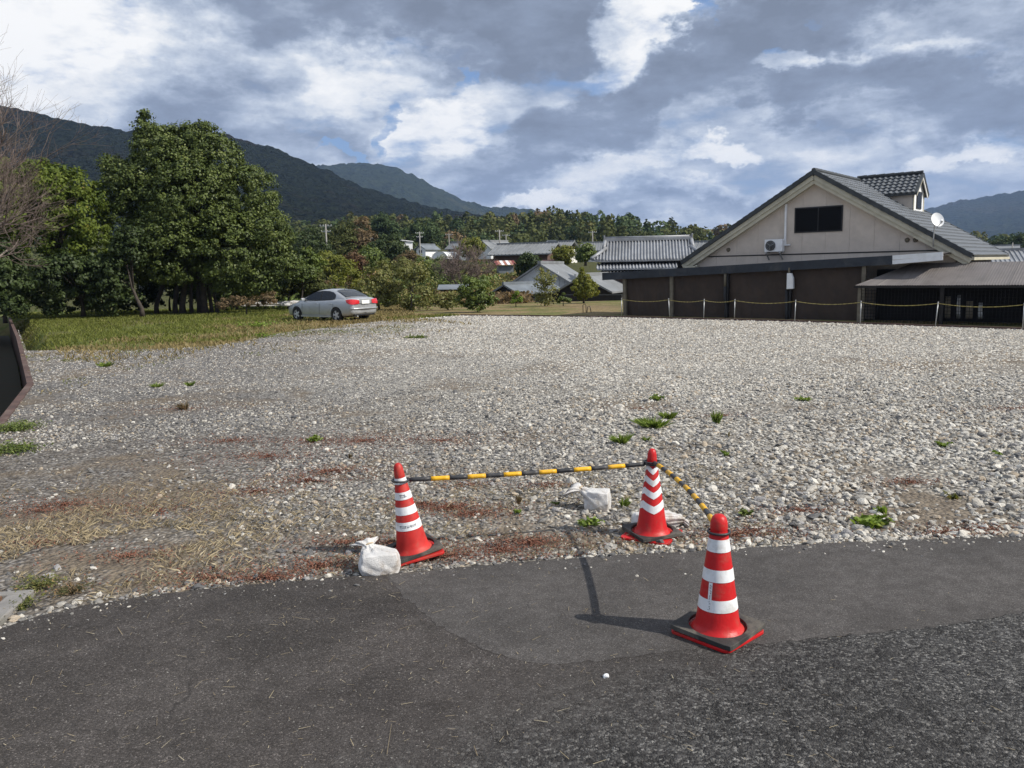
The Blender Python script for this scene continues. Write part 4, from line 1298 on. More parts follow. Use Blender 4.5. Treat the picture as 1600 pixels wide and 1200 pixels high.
def cone(label, loc, rotz, bands, tilt=(0, 0), style='ring', mat=M_red, marks=None, weight_rot=0.12, sticker=False, wsize=0.205):
    t = thing('traffic_cone', label, 'traffic cone', loc, rotz, 'cones at the lot entrance')
    if tilt != (0, 0): t.rotation_euler = (tilt[0], tilt[1], rotz)
    b = MB(); b.lathe(cone_profile(), 48)
    b.build('body', mat, t, True)
    # square foot with rounded corners, resting on the ground
    pts = []
    for k in range(4):
        for j in range(5):
            a = k * math.pi / 2 + j * math.pi / 8
            cx, cy = [(1, 1), (-1, 1), (-1, -1), (1, -1)][k]
            pts.append((cx * 0.160 + 0.040 * math.cos(a), cy * 0.160 + 0.040 * math.sin(a)))
    MB().prism(pts, 0.0, 0.020, 'z').build('foot', mat, t, bevel=0.004)
    # rubber weight ring: square slab with round hole
    w = MB(); n = 48
    outer, inner = [], []
    for j in range(n):
        a = 2 * math.pi * j / n
        c_, s_ = math.cos(a), math.sin(a)
        m = wsize / max(abs(c_), abs(s_))
        m = min(m, wsize * 1.37)
        outer.append((m * c_, m * s_)); inner.append((0.166 * c_, 0.166 * s_))
    z0, z1 = 0.019, 0.046
    i0 = 0
    w.v = [(p[0], p[1], z0) for p in outer] + [(p[0] * 0.985, p[1] * 0.985, z1) for p in outer] + [(p[0], p[1], z1 - 0.004) for p in inner] + [(p[0], p[1], z0) for p in inner]
    for j in range(n):
        k = (j + 1) % n
        for a in range(3): w.f.append((a * n + j, a * n + k, (a + 1) * n + k, (a + 1) * n + j))
        w.f.append((3 * n + j, 3 * n + k, k, j))
    wo = w.build('rubber_weight', M_rubber, t, bevel=0.003)
    wo.rotation_euler = (R(2.2), R(-1.6), weight_rot)
    wo.location = (0, 0, 0.013)
    for z_lo, z_hi in bands:
        g = MB(); rows = []
        na = 72
        for r in range(5):
            row = []
            for j in range(na + 1):
                a = 2 * math.pi * j / na
                z = z_lo + (z_hi - z_lo) * r / 4
                if style == 'vee':
                    tri = abs(((a / (2 * math.pi / 3)) % 1.0) - 0.5) * 2      # 0 at the point of the vee
                    z += 0.042 * tri - 0.030
                rr = cone_r(z) + 0.0022
                row.append((rr * math.cos(a), rr * math.sin(a), z))
            rows.append(row)
        g.grid(rows)
        g.build('reflective_band', M_refl, t, True)
    for (z_, a0, cnt, h_, gap) in (marks or ()):
        rg = random.Random(int(z_ * 1000))
        g = MB()
        for c in range(cnt):
            a = a0 + c * gap
            def P(u, v):
                aa = a + u / cone_r(z_); zz = z_ + v
                rr = cone_r(zz) + 0.0034
                return (rr * math.cos(aa), rr * math.sin(aa), zz)
            def stroke(u0, v0, u1, v1, w_=0.0016):
                d = Vector((u1 - u0, v1 - v0)).normalized() * w_ * 0.5
                n_ = Vector((-d.y, d.x))
                g.poly([P(u0 - n_.x, v0 - n_.y), P(u1 - n_.x, v1 - n_.y), P(u1 + n_.x, v1 + n_.y), P(u0 + n_.x, v0 + n_.y)])
            H_ = h_
            for _ in range(3):
                v = rg.uniform(-0.45, 0.45) * H_
                stroke(-0.42 * H_, v, 0.42 * H_, v)
            for _ in range(2):
                u = rg.uniform(-0.35, 0.35) * H_
                stroke(u, -0.5 * H_, u, 0.5 * H_)
        g.build('printed_mark', M_ink, t, fix=False)
    if sticker:
        # narrow upright label with a row of small characters
        A0 = sticker
        g = MB(); rows = []
        for r in range(9):
            z = 0.17 + 0.165 * r / 8
            rows.append([((cone_r(z) + 0.0040) * math.cos(A0 + q * 0.022 / cone_r(z)), (cone_r(z) + 0.0040) * math.sin(A0 + q * 0.022 / cone_r(z)), z) for q in (-0.5, 0, 0.5)])
        g.grid(rows)
        stk = g.build('sticker', M_refl, t, True)
        g = MB(); rg = random.Random(2)
        for c in range(10):
            z_ = 0.184 + c * 0.0148
            for q in range(3):
                a = A0 + rg.uniform(-0.5, 0.5) * 0.01 / cone_r(z_); zz = z_ + rg.uniform(-0.004, 0.004)
                rr = cone_r(zz) + 0.0052
                du, dv = (0.0045 / rr, 0.0007) if q % 2 else (0.0007 / rr, 0.0042)
                g.poly([(rr * math.cos(a + sx * du), rr * math.sin(a + sx * du), zz + sy * dv) for sx, sy in ((-1, -1), (1, -1), (1, 1), (-1, 1))])
        g.build('printed_mark', M_ink, stk, fix=False)
    return t


near_p = Vector((1.172, 4.545, 0.016))
mid_p = Vector((1.10, 6.36, 0.0))
left_p = Vector((-0.775, 6.00, 0.0))
cone('red cone with three white bands standing on the asphalt', near_p, R(42), [(0.508, 0.580), (0.338, 0.408), (0.166, 0.236)], weight_rot=R(3), sticker=R(-152 - 38 + 18))
SLIM = True
cone('red cone with white chevron bands standing at the gravel edge', mid_p, R(-90 + 60), [(0.545, 0.588), (0.450, 0.498), (0.352, 0.404), (0.236, 0.296)], style='vee', weight_rot=R(50), wsize=0.185)
lt = cone('faded red cone leaning beside a white sandbag, printed marks on its white bands', left_p, R(20), [(0.560, 0.605), (0.444, 0.500), (0.330, 0.390), (0.212, 0.276)],
          tilt=(R(3.0), R(-8.0)), mat=M_redf, marks=((0.472, R(-100 - 20), 3, 0.022, 0.30), (0.244, R(-118 - 20), 7, 0.020, 0.20)), weight_rot=R(8), wsize=0.185)
lt.rotation_euler = (0, 0, 0)
lt.rotation_mode = 'QUATERNION'
lt.rotation_quaternion = Quaternion((0, 1, 0), R(-7.5)) @ Quaternion((1, 0, 0), R(2.0)) @ Quaternion((0, 0, 1), R(20))
lt.location.z = 0.024


def cone_bar(label, a, b, bow, nyel, r=0.0172, start=0.10):
    a, b = Vector(a), Vector(b)
    d = (b - a).normalized()
    t = thing('cone_bar', label, 'barrier bar', a, 0, 'striped bars between the cones')
    L = (b - a).length
    def P(u): return (b - a) * u + Vector(bow) * (4 * u * (1 - u))
    # end rings that slip over the cones
    for c in (Vector((0, 0, 0)), b - a):
        pts = [c + Vector((0.062 * math.cos(q * math.pi / 12), 0.062 * math.sin(q * math.pi / 12), 0)) for q in range(25)]
        MB().tube(pts, 0.0075, 6, False).build('ring', M_barblk, t, True)
    u0, u1 = 0.066 / L, 1 - 0.066 / L
    n = nyel * 2 + 1
    segs = [u0]
    # the dark ends are longer than the bands
    es = start
    step = (1 - 2 * es) / (2 * nyel - 1)
    cuts = [u0] + [es + step * k for k in range(2 * nyel)] + [u1]
    for k in range(len(cuts) - 1):
        m = 4
        pts = [P(cuts[k] + (cuts[k + 1] - cuts[k]) * q / m) for q in range(m + 1)]
        yel = k % 2 == 1
        MB().tube(pts, r * (1.04 if yel else 1.0), 14).build('yellow_band' if yel else 'tube_section', M_baryel if yel else M_barblk, t, True)
    return t


def neck(tp, quat=None, z=0.614):
    v = Vector((0, 0, z))
    if quat: v = quat @ v
    return tp + v


nl = neck(Vector((left_p.x, left_p.y, 0.024)), lt.rotation_quaternion, 0.582)
nm = neck(mid_p, None, 0.595)
nn = neck(near_p)
cone_bar('black and yellow striped bar between the leaning cone and the chevron cone', nl, nm, (0, 0, -0.012), 6, start=0.115)
cone_bar('black and yellow striped bar running from the chevron cone to the cone on asphalt', nm + Vector((0, 0, 0.016)), nn, (0.05, 0, 0.012), 7, start=0.09)

# ------------------------------------------------------------------ sandbags
def bag_mesh(name, size, seed, lump=0.12, flat=0.55, axis=(0, 0, 1), box=0.55, pull=0.30):
    """filled woven sack: boxy pillow drawn together towards its tied end (axis), wrinkles running out of the tie"""
    bm = bmesh.new()
    bmesh.ops.create_cube(bm, size=2.0)
    bmesh.ops.subdivide_edges(bm, edges=bm.edges, cuts=17, use_grid_fill=True)
    rg = np.random.default_rng(seed)
    off = rg.random(3) * 50
    d = Vector(axis).normalized()
    s1 = d.cross(Vector((0.3, 0.9, 0.2))).normalized(); s2 = d.cross(s1)
    for v in bm.verts:
        p = v.co.copy(); q = p.normalized()
        c = q.lerp(p * 0.86, box)
        t = q.dot(d)
        ph = math.atan2(q.dot(s2), q.dot(s1))
        k = max(0.0, t)
        ax = d * c.dot(d); rad = c - ax
        rad = rad * (1 - 0.42 * k ** 2.2)
        c = ax * (1 + pull * k ** 3) + rad
        n1 = float(fbm(np.array(q.x * 1.2 + off[0] + q.z), np.array(q.y * 1.2 + off[1] - q.z), 3)) - 0.5
        n2 = float(vnoise(np.array(q.x * 3.5 + off[1] + q.z * 3), np.array(q.y * 3.5 + off[2] - q.z * 2))) - 0.5
        wr = math.sin(ph * 9 + 5 * n1 + off[2]) * max(0.0, t + 0.35) * 0.055 + math.sin(ph * 17 + 7 * n2) * max(0.0, t) * 0.03
        c = c * (1 + lump * 2.0 * n1 + 0.09 * n2 + wr)
        if c.z < -flat: c.z = -flat + (c.z + flat) * 0.06
        v.co = Vector((c.x * size[0], c.y * size[1], (c.z + flat) * size[2]))
    me = bpy.data.meshes.new(name)
    bm.to_mesh(me); bm.free()
    me.polygons.foreach_set('use_smooth', [True] * len(me.polygons))
    return me


def sandbag(label, loc, rz, size, neckdir, necklen, seed, rad=0.40, droop=0.5, flatn=0.72, box=0.55):
    t = thing('sandbag', label, 'sandbag', loc, rz, 'white sandbags by the cones')
    d = Vector(neckdir).normalized()
    link('body', bag_mesh('body', size, seed, axis=d, box=box), M_bag, t)
    a = Vector((d.x * size[0] * 1.05, d.y * size[1] * 1.05, (d.z * 1.05 + 0.55) * size[2]))
    # gathered, pleated mouth flaring out of the tie and drooping
    g = MB(); rows = []
    n = 40
    for k, (u, rr) in enumerate(((-0.12, 0.75), (0.08, 0.46), (0.20, 0.38), (0.34, 0.52), (0.55, 0.86), (0.8, 1.08), (1.0, 1.15), (0.96, 1.0), (0.6, 0.6))):
        c = a + d * necklen * u + Vector((0, 0, -droop * necklen * max(0, u) ** 2))
        s_ = d.cross(Vector((0, 0, 1))).normalized(); up = s_.cross(d).normalized()
        row = []
        for j in range(n + 1):
            t_ = 2 * math.pi * j / n
            r_ = necklen * rad * rr * (1 + 0.15 * math.sin(t_ * 8 + k * 0.5 + seed) * (0.35 + max(0, u)) + 0.10 * math.sin(t_ * 3 + seed))
            row.append(c + s_ * math.cos(t_) * r_ * 1.2 + up * math.sin(t_) * r_ * flatn)
        rows.append(row)
    g.grid(rows); g.build('mouth', M_bag, t, True)
    c = a + d * necklen * 0.26
    s_ = d.cross(Vector((0, 0, 1))).normalized(); up = s_.cross(d).normalized()
    pts = [c + s_ * math.cos(q * math.pi / 8) * necklen * 0.20 + up * math.sin(q * math.pi / 8) * necklen * 0.14 for q in range(17)]
    MB().tube(pts, 0.006, 5, False).build('tie', M_twine, t)
    return t


sandbag('white sandbag lying in front of the leaning cone', (-0.985, 5.68, 0.0), R(12), (0.165, 0.12, 0.115), (-0.25, 0.55, 0.62), 0.15, 5, rad=0.50, droop=0.55, flatn=0.62, box=0.5)
sandbag('grey white sandbag with gathered mouth lying behind the striped bar', (0.745, 7.14, 0.0), R(-14), (0.135, 0.12, 0.125), (-0.9, 0.1, 0.62), 0.20, 12, rad=0.46, droop=0.62, flatn=0.62, box=0.74)
sandbag('half hidden sandbag propped behind the chevron cone', (1.16, 6.60, 0.0), R(8), (0.20, 0.10, 0.085), (1, -0.35, 0.05), 0.09, 23)


# ------------------------------------------------------------------ ditch, kerb and drain on the left
def offset_line(poly, d):
    out = []
    for i, p in enumerate(poly):
        a = Vector(poly[max(i - 1, 0)]); b = Vector(poly[min(i + 1, len(poly) - 1)])
        t = (b - a).normalized()
        out.append(Vector(p) + Vector((-t.y, t.x)) * d)      # left of travel direction
    return out


def strip(d0, d1, z0, z1, poly=KERB):
    A, B = offset_line(poly, d0), offset_line(poly, d1)
    return [[(p.x, p.y, z0) for p in A], [(p.x, p.y, z1) for p in B]]


ditch = thing('drainage_ditch', 'concrete edged drainage ditch with mossy bank at the left edge of the lot', 'ditch', (0, 0, 0))
mb = MB()
for (a, b, c, d) in ((-0.02, 0.10, 0.03, 0.03), (-0.02, -0.02, -1.6, 0.03), (0.10, 0.10, 0.03, -1.6)):
    mb.grid(strip(a, b, c, d))
mb.build('kerb', M_rustwood, ditch)
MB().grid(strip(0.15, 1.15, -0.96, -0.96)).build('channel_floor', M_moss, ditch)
mb = MB(); mb.grid(strip(1.05, 1.12, -1.0, 0.12)); mb.build('channel_wall', M_dkwood, ditch)
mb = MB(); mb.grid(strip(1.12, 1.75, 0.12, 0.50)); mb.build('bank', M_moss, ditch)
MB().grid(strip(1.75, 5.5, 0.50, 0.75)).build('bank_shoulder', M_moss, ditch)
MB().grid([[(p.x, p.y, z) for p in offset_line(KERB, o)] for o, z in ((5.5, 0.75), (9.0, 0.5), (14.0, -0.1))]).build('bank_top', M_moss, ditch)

dr = thing('drain_cover', 'concrete drain block with rusty iron grate at the asphalt edge', 'drain', tuple(gp(-14, 958)), R(8))
mb = MB()
for (a, b) in (((-0.35, 0.20, -0.02), (0.16, 0.27, 0.045)), ((-0.35, -0.36, -0.02), (0.16, -0.28, 0.045)), ((0.02, -0.28, -0.02), (0.16, 0.20, 0.045))):
    mb.box2(a, b)
mb.build('frame', M_conc, dr, bevel=0.01)
for i in range(7):
    MB().box2((-0.33 + i * 0.05, -0.275, 0.0), (-0.315 + i * 0.05, 0.195, 0.04)).build('grate_bar', M_rust, dr)
MB().box2((-0.35, -0.05, 0.005), (0.015, -0.03, 0.03)).build('cross_bar', M_rust, dr)

# ------------------------------------------------------------------ car
def build_car():
    t = thing('parked_car', 'silver four door sedan parked on the grass beyond the gravel', 'car', (0, 0, 0))
    # x forward, y left, z up.  lower shell stations: x, half width, z bottom, z shoulder, z top, top inset
    st = [(-2.27, 0.60, 0.40, 0.78, 0.86, 0.86), (-2.25, 0.72, 0.34, 0.86, 0.98, 0.88), (-2.15, 0.80, 0.27, 0.92, 1.06, 0.88), (-1.9, 0.85, 0.22, 0.93, 1.07, 0.86), (-1.5, 0.872, 0.20, 0.93, 1.06, 0.86),
          (-1.0, 0.875, 0.19, 0.92, 1.02, 0.9), (-0.3, 0.875, 0.19, 0.90, 0.98, 0.9), (0.5, 0.875, 0.19, 0.88, 0.96, 0.9), (1.0, 0.87, 0.19, 0.86, 0.95, 0.88), (1.3, 0.865, 0.20, 0.83, 0.92, 0.86),
          (1.7, 0.85, 0.21, 0.76, 0.84, 0.82), (2.0, 0.80, 0.22, 0.68, 0.75, 0.8), (2.18, 0.70, 0.25, 0.60, 0.65, 0.8), (2.26, 0.52, 0.32, 0.50, 0.55, 0.8)]
    rows = []
    for x, w, zb, zs, zt, ins in st:
        half = [(0, zb), (w * 0.86, zb), (w * 0.97, zb + 0.06), (w, zb + 0.22), (w * 0.992, zs - 0.10), (w * 0.965, zs), (w * ins, zt - 0.03), (w * 0.5, zt), (0, zt + 0.012)]
        ring = [(x, -p[0], p[1]) for p in half] + [(x, p[0], p[1]) for p in half[-2::-1]]
        rows.append(ring)
    mb = MB(); mb.grid(rows)
    mb.poly(rows[0]); mb.poly(rows[-1])
    body = mb.build('body', M_silver, t, True, sub=2)
    # wheel arches cut away
    cutter = MB()
    WX = (1.37, -1.33)
    for wx in WX:
        cutter.tube([(wx, -1.2, 0.31), (wx, -0.60, 0.31)], 0.365, 28)
        cutter.tube([(wx, 0.60, 0.31), (wx, 1.2, 0.31)], 0.365, 28)
    co = cutter.build('cutter', M_black)
    bo = body.modifiers.new('arch', 'BOOLEAN'); bo.object = co; bo.operation = 'DIFFERENCE'; bo.solver = 'EXACT'
    dg = bpy.context.evaluated_depsgraph_get(); dg.update()
    me = bpy.data.meshes.new_from_object(body.evaluated_get(dg))
    body.modifiers.clear(); body.data = me
    if not me.materials: me.materials.append(M_silver)
    me.materials.clear(); me.materials.append(M_silver)
    bpy.data.objects.remove(co)
    me.polygons.foreach_set('use_smooth', [True] * len(me.polygons)); me.set_sharp_from_angle(angle=R(40))
    MB().box2((-1.75, -0.59, 0.2), (1.8, 0.59, 0.55)).build('underbody', M_black, t)
    # cabin: side profile, tumblehome
    prof = [(1.28, 0.93), (0.95, 1.06), (0.45, 1.285), (0.12, 1.385), (-0.25, 1.43), (-0.75, 1.425), (-1.10, 1.365), (-1.45, 1.22), (-1.83, 1.065)]
    def wid(z): return 0.80 - (z - 0.92) * 0.46
    rows = []
    for x, z in prof:
        h = z
        wt = wid(h)
        base = 0.90
        rows.append([(x, -0.80, base - 0.03), (x, -wid((base + h) / 2) , (base + h) / 2), (x, -wt, h - 0.045), (x, -wt * 0.86, h), (x, -wt * 0.4, h + 0.018), (x, 0, h + 0.022),
                     (x, wt * 0.4, h + 0.018), (x, wt * 0.86, h), (x, wt, h - 0.045), (x, wid((base + h) / 2), (base + h) / 2), (x, 0.80, base - 0.03)])
    mb = MB(); mb.grid(rows)
    mb.build('cabin', M_silver, t, True, sub=1)
    # side windows (front, rear each side)
    def sidewin(pts, s):
        mb = MB()
        mb.poly([(x, s * (wid(z) + 0.010), z) for x, z in pts])
        return mb
    fw = [(0.92, 0.965), (0.52, 1.19), (0.18, 1.315), (-0.20, 1.365), (-0.20, 0.965)]
    rw = [(-0.27, 0.968), (-0.27, 1.367), (-0.70, 1.355), (-0.98, 1.305), (-1.16, 1.20), (-1.20, 1.10), (-1.15, 1.0), (-1.08, 0.985)]
    for s in (-1, 1):
        sidewin(fw, s).build('side_window', M_glass, t)
        sidewin(rw, s).build('side_window', M_glass, t)
        MB().bar((-0.235, s * (wid(0.965) + 0.008), 0.965), (-0.235, s * (wid(1.36) + 0.008), 1.36), 0.02, 0.05, (1, 0, 0)).build('door_pillar', M_black, t)
        MB().bar((0.95, s * 0.792, 0.95), (-1.1, s * 0.792, 0.965), 0.02, 0.018).build('window_trim', M_black, t)
        # door seams and handles
        for (xx, zt_) in ((0.98, 0.90), (-0.22, 0.92), (-1.12, 0.90)):
            MB().bar((xx, s * 0.880, 0.32), (xx - 0.03, s * 0.872, zt_ - 0.10), 0.006, 0.008).build('door_seam', M_black, t)
        for xx in (-0.05, -0.98):
            MB().box((xx, s * 0.878, 0.80), (0.17, 0.03, 0.03)).build('door_handle', M_silver, t, bevel=0.008)
        m_ = MB().prism([(0.0, -0.05), (0.10, -0.04), (0.12, 0.05), (0.02, 0.07)], 0.0, 0.17, 'y')
        o = m_.build('mirror', M_silver, t, bevel=0.02); o.location = (0.80, s * 0.80 - (0.0 if s > 0 else 0.17), 0.98)
        MB().bar((1.05, s * 0.872, 0.24), (-1.0, s * 0.874, 0.24), 0.03, 0.07).build('side_sill', M_silver, t)
    # windscreen, rear glass
    def slopewin(pairs, inset=0.90):
        mb = MB(); rows = []
        for x, z in pairs:
            w = wid(z) * inset
            rows.append([(x, -w, z + 0.010), (x, -w * 0.4, z + 0.030), (x, w * 0.4, z + 0.030), (x, w, z + 0.010)])
        mb.grid(rows); return mb
    slopewin([(1.20, 0.985), (0.95, 1.085), (0.45, 1.31), (0.20, 1.38)], 0.93).build('windscreen', M_glass, t, True)
    slopewin([(-1.06, 1.385), (-1.10, 1.375), (-1.45, 1.235), (-1.78, 1.095)], 0.88).build('rear_window', M_glass, t, True)
    sh = MB().box2((-1.55, -0.55, 1.02), (-1.15, 0.55, 1.04)); sh.build('parcel_shelf', M_postc, t)
    # boot lid step, tail lamps, plate, bumper
    for s in (-1, 1):
        A_ = [[(-2.325, 0.38, 0.80), (-2.318, 0.38, 0.88), (-2.30, 0.38, 0.955)], [(-2.315, 0.60, 0.775), (-2.305, 0.60, 0.88), (-2.28, 0.58, 0.985)],
              [(-2.265, 0.775, 0.77), (-2.25, 0.785, 0.88), (-2.215, 0.755, 1.0)], [(-2.17, 0.845, 0.80), (-2.14, 0.86, 0.89), (-2.11, 0.845, 0.985)], [(-2.05, 0.872, 0.86), (-2.02, 0.875, 0.91), (-1.99, 0.868, 0.955)]]
        mb = MB(); mb.grid([[(x, s * y, z) for x, y, z in r_] for r_ in A_])
        B_ = [[(x + 0.09, s * (y - 0.03), z) for x, y, z in r_] for r_ in A_]
        mb.grid([[(x, s * y, z) for x, y, z in [r_[0] for r_ in A_]], [r_[0] for r_ in B_]]); mb.grid([[(x, s * y, z) for x, y, z in [r_[2] for r_ in A_]], [r_[2] for r_ in B_]])
        mb.grid([[(x, s * y, z) for x, y, z in A_[0]], B_[0]])
        lo = mb.build('tail_lamp', M_taill, t, True)
        mb = MB().prism([(1.95, 0.60), (2.2, 0.52), (2.22, 0.60), (1.95, 0.72)], s * 0.62 - 0.1, s * 0.62 + 0.1, 'y').build('headlight', M_glass, t)
    MB().box2((-2.315, -0.36, 0.800), (-2.25, 0.36, 0.955)).build('plate_recess', M_silver, t, bevel=0.01)
    pl = MB().box2((-2.326, -0.22, 0.785), (-2.316, 0.22, 0.94)).build('number_plate', M_plate, t)
    MB().box2((-2.325, -0.34, 0.965), (-2.285, 0.34, 0.995)).build('boot_trim', M_galv, t, bevel=0.005)
    MB().tube([(-2.20, -0.79, 0.58), (-2.285, -0.62, 0.58), (-2.315, 0, 0.58), (-2.285, 0.62, 0.58), (-2.20, 0.79, 0.58)], 0.035, 8).build('bumper_step', M_silver, t, True)
    MB().box2((-2.24, -0.60, 0.27), (-2.05, 0.60, 0.36)).build('bumper_valance', M_black, t, bevel=0.02)
    MB().tube([(-2.0, 0.45, 0.24), (-2.27, 0.45, 0.25)], 0.035, 10).build('exhaust', M_galv, t)
    MB().tube([(-0.98, 0, 1.42), (-1.08, 0, 1.50)], [0.012, 0.005], 6).build('aerial', M_black, t)
    # wheels
    for wx in WX:
        for s in (-1, 1):
            w = thing('wheel', None, None); w.parent = t; w.location = (wx, s * 0.775, 0.31)
            w.rotation_euler = (R(90), 0, 0)
            MB().lathe([(0.20, -0.095), (0.285, -0.10), (0.308, -0.08), (0.312, 0), (0.308, 0.08), (0.285, 0.10), (0.20, 0.095)], 36).build('tyre', M_tyre, w, True)
            rim = MB(); rim.lathe([(0.205, -0.09), (0.195, -0.05), (0.19, 0.0), (0.195, 0.05), (0.205, 0.09)], 30)
            zf = -s * 0.07
            for k in range(5):
                a = k * 2 * math.pi / 5
                rim.bar((0.03 * math.cos(a), 0.03 * math.sin(a), zf), (0.20 * math.cos(a), 0.20 * math.sin(a), zf), 0.075, 0.03, (0, 0, 1))
            rim.tube([(0, 0, zf - 0.02), (0, 0, zf + 0.02)], 0.06, 14)
            rim.build('rim', M_rim, w)
            MB().tube([(0, 0, -0.03), (0, 0, 0.03)], 0.19, 20).build('brake_disc', M_black, w)
    return t


car = build_car()
cv = gp(519, 502.5); cf = gp(460, 501)
hd = Vector((-0.80, 0.60, 0))
sdv = Vector((-hd.y, hd.x, 0))          # car left in world
# near (left-hand) rear wheel stands at cv
car.rotation_euler = (0, 0, math.atan2(hd.y, hd.x))
car.location = Vector((cv.x, cv.y, 0)) + hd * 1.33 - sdv * 0.775 + Vector((0.26, 0, -0.02))


# ------------------------------------------------------------------ foliage
def leaf_quads(P, Nrm, size, rg, rnd, aspect=1.6, fold=0.25):
    """diamond leaves at points P facing Nrm"""
    n = len(P)
    a = rg.normal(size=(n, 3))
    t = a - (a * Nrm).sum(1, keepdims=True) * Nrm
    t /= np.linalg.norm(t, axis=1, keepdims=True) + 1e-9
    b = np.cross(Nrm, t)
    s = np.asarray(size).reshape(-1, 1) * rg.uniform(0.7, 1.3, (n, 1))
    V = np.stack([P - t * s * aspect * 0.5, P + b * s * 0.5 + Nrm * s * fold * 0.3, P + t * s * aspect * 0.5 - Nrm * s * fold * 0.4, P - b * s * 0.5 + Nrm * s * fold * 0.3], 1).reshape(-1, 3)
    F = np.arange(n * 4, dtype=np.int32).reshape(-1, 4)
    return V, F, np.repeat(rnd, 4)


def unit(a):
    return a / (np.linalg.norm(a, axis=1, keepdims=True) + 1e-9)


def crown_points(lobes, n, rg, clump=0.30, perc=40, inner=0.12, up=0.35):
    """points bunched into clumps on the skin of the lobes"""
    lobes = np.array(lobes, float)
    area = (lobes[:, 3] * lobes[:, 4] + lobes[:, 4] * lobes[:, 5] + lobes[:, 3] * lobes[:, 5])
    cl = max(3, int(n / perc))
    li = rg.choice(len(lobes), cl, p=area / area.sum())
    d = unit(rg.normal(size=(cl, 3)) + np.array([0, 0, 0.15]))
    rr = 1 - np.abs(rg.normal(0, 0.10, cl)) - (rg.random(cl) < inner) * rg.uniform(0.2, 0.6, cl)
    ctr = lobes[li, :3] + d * lobes[li, 3:] * rr[:, None]
    csz = clump * rg.uniform(0.45, 1.6, cl)
    k = rg.integers(0, cl, n)
    off = rg.normal(size=(n, 3))
    off = unit(off) * (rg.random((n, 1)) ** 0.45) * np.array([1, 1, 0.72])
    P = ctr[k] + off * csz[k][:, None]
    Nn = unit(unit(off) * 0.7 + d[k] * 0.6 + np.array([0, 0, up]) + rg.normal(size=(n, 3)) * 0.55)
    tone = np.clip(rg.random(cl)[k] * 0.45 + rg.random(n) * 0.5 + 0.08 * off[:, 2], 0, 1)
    return P, Nn, tone


def make_tree(name, label, cat, base, lobes, n, leaf, lmat, bark, trunk_r, seed, clump=0.3, perc=40, group=None, stems=None, limbs=9, inner=0.12, crown_name='crown', aspect=1.6, lean=(0, 0)):
    rg = np.random.default_rng(seed)
    t = thing(name, label, cat, base, 0, group)
    n = int(n * 2.0); leaf *= 0.66; perc = int(perc * 1.5)
    P, N, tone = crown_points(lobes, n, rg, clump, perc, inner)
    V, F, rnd = leaf_quads(P, N, np.full(n, leaf), rg, tone, aspect)
    link(crown_name, mesh_np(crown_name, V, F, {'rnd': rnd}), lmat, t)
    L = np.array(lobes)
    zmin = (L[:, 2] - L[:, 5]).min()
    top = L[:, 2].max()
    for si, (sx, sy, sr) in enumerate(stems or [(0, 0, trunk_r)]):
        mb = MB()
        c = L[:, :3].mean(0)
        hub = Vector((sx * 0.7 + c[0] * 0.3 + lean[0], sy * 0.7 + c[1] * 0.3 + lean[1], max(zmin + 0.2, 0.35 * top)))
        mid = Vector((sx, sy, 0)).lerp(hub, 0.5) + Vector((rg.normal(0, 0.04), rg.normal(0, 0.04), 0)) * hub.z
        mb.tube([(sx * 1.02, sy * 1.02, -0.25), (sx, sy, 0.12 * hub.z), mid, hub, hub.lerp(Vector((c[0], c[1], top)), 0.75)], [sr * 1.5, sr * 1.1, sr * 0.9, sr * 0.7, sr * 0.2], 9)
        for q in range(max(2, limbs // len(stems or [1]))):
            l = L[rg.integers(0, len(L))]
            e = Vector(l[:3]) + Vector(rg.normal(0, 0.4, 3)) * Vector(l[3:]).length * 0.35
            s0 = mid.lerp(hub, rg.uniform(0.4, 1.1))
            m2 = s0.lerp(e, 0.5) + Vector((0, 0, 0.12 * (e - s0).length))
            mb.tube([s0, m2, e], [sr * 0.45, sr * 0.28, sr * 0.08], 6)
        mb.build('trunk', bark, t, True)
    return t


# the broad evergreen tree
tb = gp(300, 488); tb.z = -0.03
def px_lobe(x, y, r, dy=0.0, ry=None, rz=None):
    """lobe centred on the sight line at the tree's depth; r in metres"""
    p = at(x, y, tb.y + dy) - tb
    return (p.x, p.y, p.z, r, ry or r, rz or r)


Yt = tb.y
oak_lobes = [px_lobe(262, 250, 1.9, 0), px_lobe(330, 262, 1.9, 0.3), px_lobe(225, 300, 2.0, -0.3), px_lobe(300, 320, 2.6, -0.8), px_lobe(385, 310, 1.9, 0.2), px_lobe(410, 370, 1.75, 0),
             px_lobe(355, 390, 2.2, -1.0), px_lobe(270, 385, 2.2, -1.4), px_lobe(205, 350, 1.7, -0.2), px_lobe(240, 232, 1.2, 0.2), px_lobe(228, 205, 0.55, 0.2, 0.55, 0.9), px_lobe(318, 222, 1.1, 0.2), px_lobe(290, 235, 1.5, 0.4),
             px_lobe(430, 405, 1.2, -0.2), px_lobe(400, 435, 1.1, -0.5), px_lobe(300, 330, 2.8, 1.8), px_lobe(195, 285, 1.15, 0), px_lobe(345, 430, 1.0, -1.2), px_lobe(180, 262, 0.75, 0), px_lobe(225, 182, 0.25, 0.2, 0.25, 0.6),
             px_lobe(255, 425, 0.9, 0.6), px_lobe(310, 432, 0.9, 0.8), px_lobe(365, 448, 0.7, 0.2), px_lobe(420, 450, 0.6, 0), px_lobe(455, 418, 0.7, 0.1), px_lobe(478, 425, 0.45, 0.1), px_lobe(220, 410, 1.2, -0.6)]
